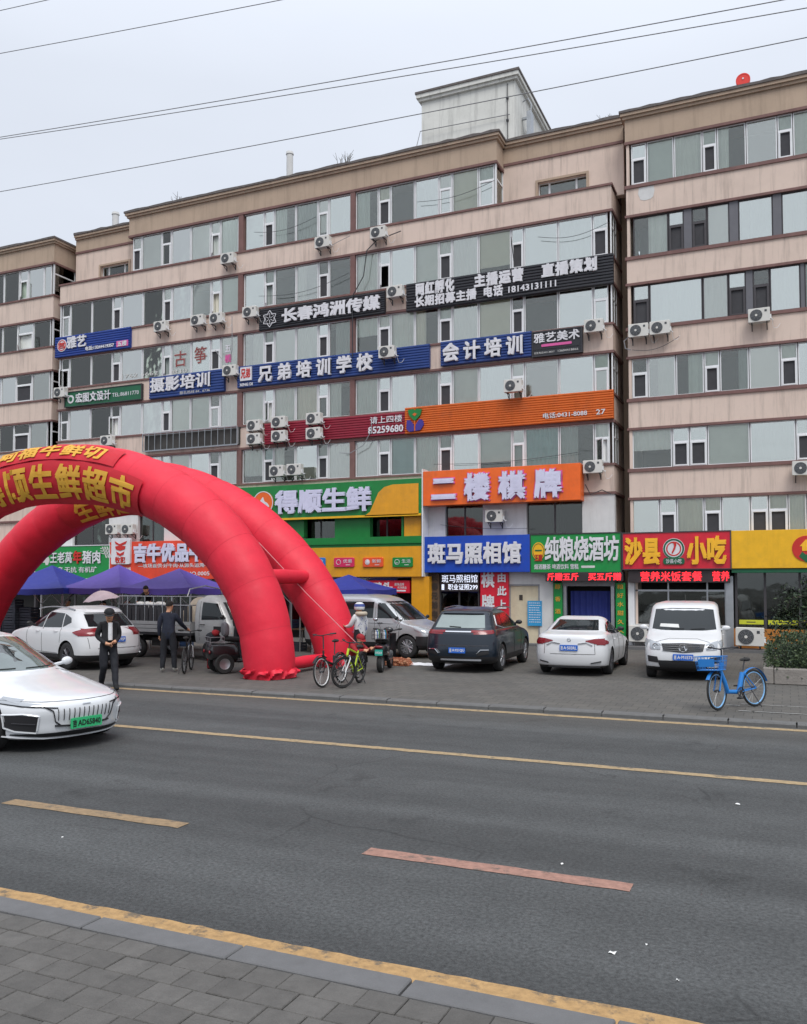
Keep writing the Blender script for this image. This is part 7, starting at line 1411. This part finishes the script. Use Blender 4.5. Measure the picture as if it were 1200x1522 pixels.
    if basket:
        bk = empty('basket', (fx + .10, 0, R + .38), steer, parent=b); f_ = MB(); n = 7
        def P_(a, b_, t): k = 1 + .18 * t; return (a * .15 * k, b_ * .19 * k, .24 * t)
        for t in (0, .33, .66, 1): f_.tube([P_(*c_, t) for c_ in ((-1, -1), (1, -1), (1, 1), (-1, 1))], .008 if t in (0, 1) else .005, 5, closed=True)
        for k in range(n + 1):
            q = -1 + 2 * k / n
            for c0 in ((q, -1), (q, 1), (-1, q), (1, q)): f_.tube([P_(*c0, 0), P_(*c0, 1)], .0045, 4)
            f_.tube([P_(q, -1, 0), P_(q, 1, 0)], .0045, 4)
        f_.build('wire_mesh', MATS['bike_blue'], bk); MB().box(-.145, .145, -.18, .18, -.005, .005).build('base', MATS['bike_blue'], bk); q = MB(); q.plate(-.15, .15, .06, .20, .002, -.012, r=.02, ch=.003); o = q.build('front_panel', MATS['bike_blue'], bk); o.location = (.168, 0, 0); o.rotation_euler = (0, 0, pi / 2)
    return b
def fc_(px, py, h, wb):
    x, y = PG(px, py, .1); return x - wb / 2 * cos(radians(h)), y - wb / 2 * sin(radians(h))
bicycle('white and dark blue small bicycle with white rims, leftmost of the parked ones', *fc_(480, 1022, -87, .98), radians(-87), 'bike_black', 'bike_white', R=.335, wb=.98, style='fold', steer=radians(-6), lean=radians(5), bar=1.12, saddle=.98, guard='bike_black')
bicycle('lime green mountain bicycle leaning in front of the farther arch foot', *fc_(509, 1023, -84, 1.04), radians(-84), 'bike_lime', 'bike_black', R=.345, wb=1.04, steer=radians(-28), lean=radians(-5), bar=.98, saddle=.86, guard='bike_black')
bicycle('blue shared bicycle with a front basket, parked near the kerb at the right', *fc_(1068, 1056, -126, 1.0), radians(-126), 'bike_blue', 'bike_pale_blue', R=.34, wb=1.0, style='step', steer=radians(12), lean=radians(4), bar=1.08, saddle=.88, guard='bike_blue', basket=True)
bicycle('black bicycle with small white decals, held by the man in dark clothes', -14.15, 18.25, radians(118), 'bike_black', 'bike_black', R=.33, wb=1.0, bar=1.02, saddle=.9, group='bicycles on the forecourt')
# lock roll, decal and details of the shared bicycle
# ---------------------------------------------------------------- scooter seen from behind
mat('scooter_black', (.015, .016, .018), .3, var=.1, coat=.5); mat('scooter_grey', (.20, .20, .21), .5, var=.15)
def small_wheel(parent, x, r, w_=.10, y=0): q = empty('wheel', (x, y, r), parent=parent); MB().lathe([(r * .55, -w_ * .4), (r * .9, -w_ / 2), (r, -w_ * .25), (r, w_ * .25), (r * .9, w_ / 2), (r * .55, w_ * .4)], 'y', seg=24).build('tyre', MATS['rubber'], q, smooth=50); MB().lathe([(.001, -w_ * .3), (r * .5, -w_ * .34), (r * .56, -w_ * .4), (r * .56, w_ * .4), (r * .5, w_ * .34), (.001, w_ * .3)], 'y', seg=20).build('rim', MATS['rim'], q, smooth=45)
sc = empty('scooter', (*PG(573, 996, .1), .10), radians(104), label='black electric scooter seen from behind with a green plate and a rear basket of bottles', cat='scooter')
small_wheel(sc, -.62, .24, .13); small_wheel(sc, .62, .24, .11)
def loft(secs, mb, n=16, e=2.6):                   # secs: (x, z, half width, half height)
    vs = []
    for x, z, a, b in secs:
        for k in range(n):
            t = 2 * pi * k / n; c_, s_ = cos(t), sin(t); vs.append((x, a * abs(c_) ** (2 / e) * (1 if c_ > 0 else -1), z + b * abs(s_) ** (2 / e) * (1 if s_ > 0 else -1)))
    m_ = len(secs); mb.add(vs, [(i * n + k, i * n + (k + 1) % n, (i + 1) * n + (k + 1) % n, (i + 1) * n + k) for i in range(m_ - 1) for k in range(n)] + [tuple(range(n))[::-1], tuple(range((m_ - 1) * n, m_ * n))]); return mb
loft([(-.86, .62, .06, .06), (-.80, .60, .14, .12), (-.55, .58, .18, .16), (-.25, .56, .17, .17), (-.1, .5, .13, .2)], MB()).build('rear_body', MATS['scooter_black'], sc, smooth=50)
loft([(-.72, .80, .08, .03), (-.6, .80, .15, .05), (-.2, .78, .15, .06), (.02, .76, .08, .04)], MB()).build('seat', MATS['rubber'], sc, smooth=50)
loft([(-.2, .30, .14, .05), (.3, .30, .15, .05), (.42, .40, .14, .1)], MB()).build('footboard', MATS['scooter_black'], sc, smooth=50)
mb = MB(); mb.grid(lambda u, v: (.42 + .10 * sin(pi * u) + .02 * v, -.2 + .4 * u, .32 + .62 * v), 10, 8); mb.grid(lambda u, v: (.46 + .10 * sin(pi * u) + .02 * v, -.2 + .4 * u, .32 + .62 * v), 10, 8); mb.build('leg_shield', MATS['scooter_black'], sc, smooth=50)
mb = MB(); mb.tube([(.62, .07, .24), (.56, .07, .5), (.5, 0, .6), (.42, 0, .98)], .022, 6); mb.tube([(.62, -.07, .24), (.56, -.07, .5), (.5, 0, .6)], .022, 6); mb.build('fork', MATS['steel_dark'], sc)
hb = empty('handlebar', (.40, 0, 1.0), parent=sc); mb = MB(); mb.tube([(-.08, .36, .06), (0, .2, .03), (.02, 0, 0), (0, -.2, .03), (-.08, -.36, .06)], .016, 6); mb.build('bar', MATS['steel_dark'], hb); mb = MB(); mb.ball((.03, 0, .03), .09, 12, 8, (.8, 1.5, .9)); mb.build('dash', MATS['scooter_black'], hb, smooth=60)
for s_ in (1, -1):
    q = MB(); q.tube([(-.12, s_ * .38, .06), (-.02, s_ * .27, .05)], .022, 7); q.build('grip', MATS['rubber'], hb, smooth=60); q = MB(); q.tube([(0, s_ * .2, .05), (.0, s_ * .26, .18), (-.03, s_ * .33, .26)], .006, 4); q.ball((-.03, s_ * .34, .31), .06, 10, 7, (.3, 1.1, .75)); q.build('mirror', MATS['steel_dark'], hb, smooth=60); mb = MB(); mb.ball((-.05, s_ * .34, .31), .052, 10, 7, (.2, 1.05, .7)); mb.build('mirror_glass', MATS['chrome'], hb, smooth=60)
t = empty('licence_plate', (-.885, 0, .52), -pi / 2, parent=sc); MB().plate(-.10, .10, -.075, .075, .01, 0, r=.01, ch=.002).build('plate', mat('plate_teal', (.03, .38, .30), .5, var=0), t); text_row('04264', t, -.085, .085, -.03, .03, MATS['letter_white'], .002, .01, y=-.001, fit=True, name='lettering')
mb = MB(); mb.ball((-.86, 0, .66), .06, 12, 8, (.5, 1.8, .6)); mb.build('taillight', MATS['lamp_red'], sc, smooth=60)
mb = MB()
for z in (.86, .96, 1.06): mb.tube([(-.82, -.19, z), (-.42, -.19, z), (-.42, .19, z), (-.82, .19, z)], .007, 4, closed=True)
for k in range(6):
    y = -.19 + .38 * k / 5
    for x in (-.82, -.42): mb.tube([(x, y, .86), (x, y, 1.06)], .005, 4)
mb.build('basket', MATS['steel_dark'], sc); MB().box(-.81, -.43, -.18, .18, .855, .865).build('basket_base', MATS['steel_dark'], sc)
mats_b = ['goods_white', 'tag_blue', 'tag_green', 'lamp_red', 'goods_white', 'tag_blue', 'goods_white', 'tag_green']; bt = empty('bottle', (0, 0, -60)); 
for k in range(8):
    m_ = mats_b[k]; mb = MB(); mb.lathe([(.001, 0), (.032, 0), (.034, .03), (.034, .14), (.014, .19), (.014, .215), (.001, .215)], 'z', seg=12); th = math.radians(104); lx, ly = -.75 + .11 * (k % 4), (-.11 if k < 4 else .10)
    o = mb.build('bottle', MATS[m_], smooth=45); o.location = (sc.location.x + lx * cos(th) - ly * sin(th), sc.location.y + lx * sin(th) + ly * cos(th), .10 + .866)
    tag(o, '%s bottle in the scooter basket, %s row, %s' % ({'goods_white': 'white', 'tag_blue': 'blue', 'tag_green': 'green', 'lamp_red': 'dark red'}[m_], 'right' if k < 4 else 'left', ('at the rear end', 'second from the rear', 'third from the rear', 'at the front end')[k % 4]), 'bottle', 'bottles in the scooter basket')
bpy.data.objects.remove(bt)
# ---------------------------------------------------------------- electric cargo tricycle beside the near arch leg
et = empty('electric_tricycle', (-12.85, 18.85, .10), radians(52), label='black electric tricycle with a wind apron, half hidden by the near arch leg', cat='tricycle')
small_wheel(et, -.6, .25, .13, .30); small_wheel(et, -.6, .25, .13, -.30); small_wheel(et, .68, .24, .11)
loft([(-.95, .55, .26, .10), (-.9, .55, .33, .2), (-.35, .55, .34, .22), (-.25, .5, .30, .2)], MB(), e=4).build('rear_box', MATS['scooter_black'], et, smooth=40)
loft([(-.55, .86, .12, .04), (-.45, .86, .2, .07), (-.05, .82, .19, .07), (.06, .80, .1, .04)], MB()).build('seat', MATS['rubber'], et, smooth=50); loft([(-.56, 1.10, .17, .16), (-.50, 1.10, .19, .2), (-.44, 1.08, .17, .16)], MB()).build('backrest', MATS['scooter_grey'], et, smooth=50)
loft([(-.3, .30, .2, .05), (.35, .30, .16, .05), (.5, .42, .12, .1)], MB()).build('footboard', MATS['scooter_black'], et, smooth=50)
mb = MB(); mb.grid(lambda u, v: (.34 + .20 * sin(pi * u) + .05 * sin(6 * v) * .3, -.33 + .66 * u, .38 + .68 * v), 14, 8); mb.grid(lambda u, v: (.30 + .20 * sin(pi * u), -.33 + .66 * u, .38 + .68 * v), 14, 8); mb.build('wind_apron', MATS['cloth_dark'], et, smooth=60)
mb = MB(); mb.tube([(.68, .07, .24), (.62, .07, .5), (.5, 0, .62), (.40, 0, 1.04)], .022, 6); mb.tube([(.68, -.07, .24), (.62, -.07, .5), (.5, 0, .62)], .022, 6); mb.build('fork', MATS['steel_dark'], et)
hb = empty('handlebar', (.38, 0, 1.06), parent=et); mb = MB(); mb.tube([(-.08, .36, .05), (0, .2, .03), (.02, 0, 0), (0, -.2, .03), (-.08, -.36, .05)], .018, 6); mb.build('bar', MATS['steel_dark'], hb)
for s_ in (1, -1): q = MB(); q.tube([(-.12, s_ * .38, .05), (-.02, s_ * .25, .05)], .045, 8); q.build('hand_muff', MATS['cloth_dark'], hb, smooth=60); q = MB(); q.tube([(0, s_ * .2, .05), (-.02, s_ * .3, .24)], .006, 4); q.ball((-.03, s_ * .32, .29), .055, 10, 7, (.3, 1.1, .8)); q.build('mirror', MATS['steel_dark'], hb, smooth=60)
hb2 = MB()
for z in (.80, .92): hb2.tube([(-.95, -.28, z), (-.60, -.28, z), (-.60, .28, z), (-.95, .28, z)], .01, 4, closed=True)
for k in range(5):
    for x in (-.95, -.6): hb2.tube([(x, -.28 + .14 * k, .75), (x, -.28 + .14 * k, .92)], .006, 4)
hb2.build('rear_rack', MATS['metal_zinc'], et); mb = MB(); mb.ball((-.97, .26, .55), .05, 10, 6, (.4, 1, 1)); mb.ball((-.97, -.26, .55), .05, 10, 6, (.4, 1, 1)); mb.build('taillight', MATS['lamp_red'], et, smooth=60)['kind'] = 'stuff'
o = MB(); o.ball((0, 0, 0), .10, 14, 8, (1, 1, .8)); b = o.build('bag', MATS['cloth_red'], smooth=60); b.location = (-13.28, 18.23, 1.12); tag(b, 'bright red cloth bag on the rack of the electric tricycle', 'bag')
for v_ in b.data.vertices: v_.co += v_.normal * .02 * noise.noise(v_.co * 14)
o = MB(); o.ball((0, 0, 0), .17, 14, 8, (1.2, 1, .8)); b = o.build('bag', MATS['cloth_dark'], smooth=60); b.location = (-13.43, 18.32, 1.0); tag(b, 'black bag under the red bag on the tricycle rack', 'bag')
mb = MB(); mb.plate(-.16, .16, 0, .42, .10, -.10, r=.04, ch=.03); o = mb.build('bag', MATS['lamp_red']); o.location = (-14.05, 19.2, .28); o.rotation_euler = (0, 0, .5); tag(o, 'dark red shopping bag standing beside the electric tricycle', 'bag')
o.location = (-14.05, 19.2, .10)
# ---------------------------------------------------------------- produce on the ground by the silver van
mat('potato', (.42, .20, .11), .8, var=.3, scale=10); mat('sheet_white', (.72, .73, .75), .8, var=.06)
sk = empty('sack', (*PG(590, 989, .1), .10), .1, label='orange net sack of onions lying in front of the silver van wheel', cat='sack'); rr = random.Random(9); mb = MB()
for k in range(110): mb.ball((rr.uniform(-.38, .38), rr.uniform(-.22, .22), rr.uniform(.03, .17)), rr.uniform(.035, .05), 7, 5)
mb.build('onions', MATS['potato'], sk, smooth=60)['kind'] = 'stuff'; mb = MB(); mb.grid(lambda u, v: (-.42 + .84 * u, -.26 + .52 * v, .20 * (sin(pi * u) * sin(pi * v)) ** .35 + .02), 18, 12)
n0 = mb.f[:]; mb2 = MB()
for f in n0:
    p4 = [Vector(mb.v[i]) for i in f]; mb2.tube([p4[0], p4[1]], .004, 3); mb2.tube([p4[0], p4[3]], .004, 3)
mb2.build('net', MATS['orange_paint'], sk)['kind'] = 'stuff'
x0, y0 = PG(622, 989, .1); mb = MB(); mb.grid(lambda u, v: (-.75 + 1.5 * u, -.35 + .7 * v, .012 + .03 * abs(noise.noise(Vector((u * 5, v * 4, 1))))), 24, 12); o = mb.build('ground_sheet', MATS['sheet_white'], smooth=60); o.location = (x0 + .1, y0 + .2, .10); tag(o, 'crumpled white sheet spread on the ground by the black SUV', 'sheet')
bpy.data.objects.remove(_to)
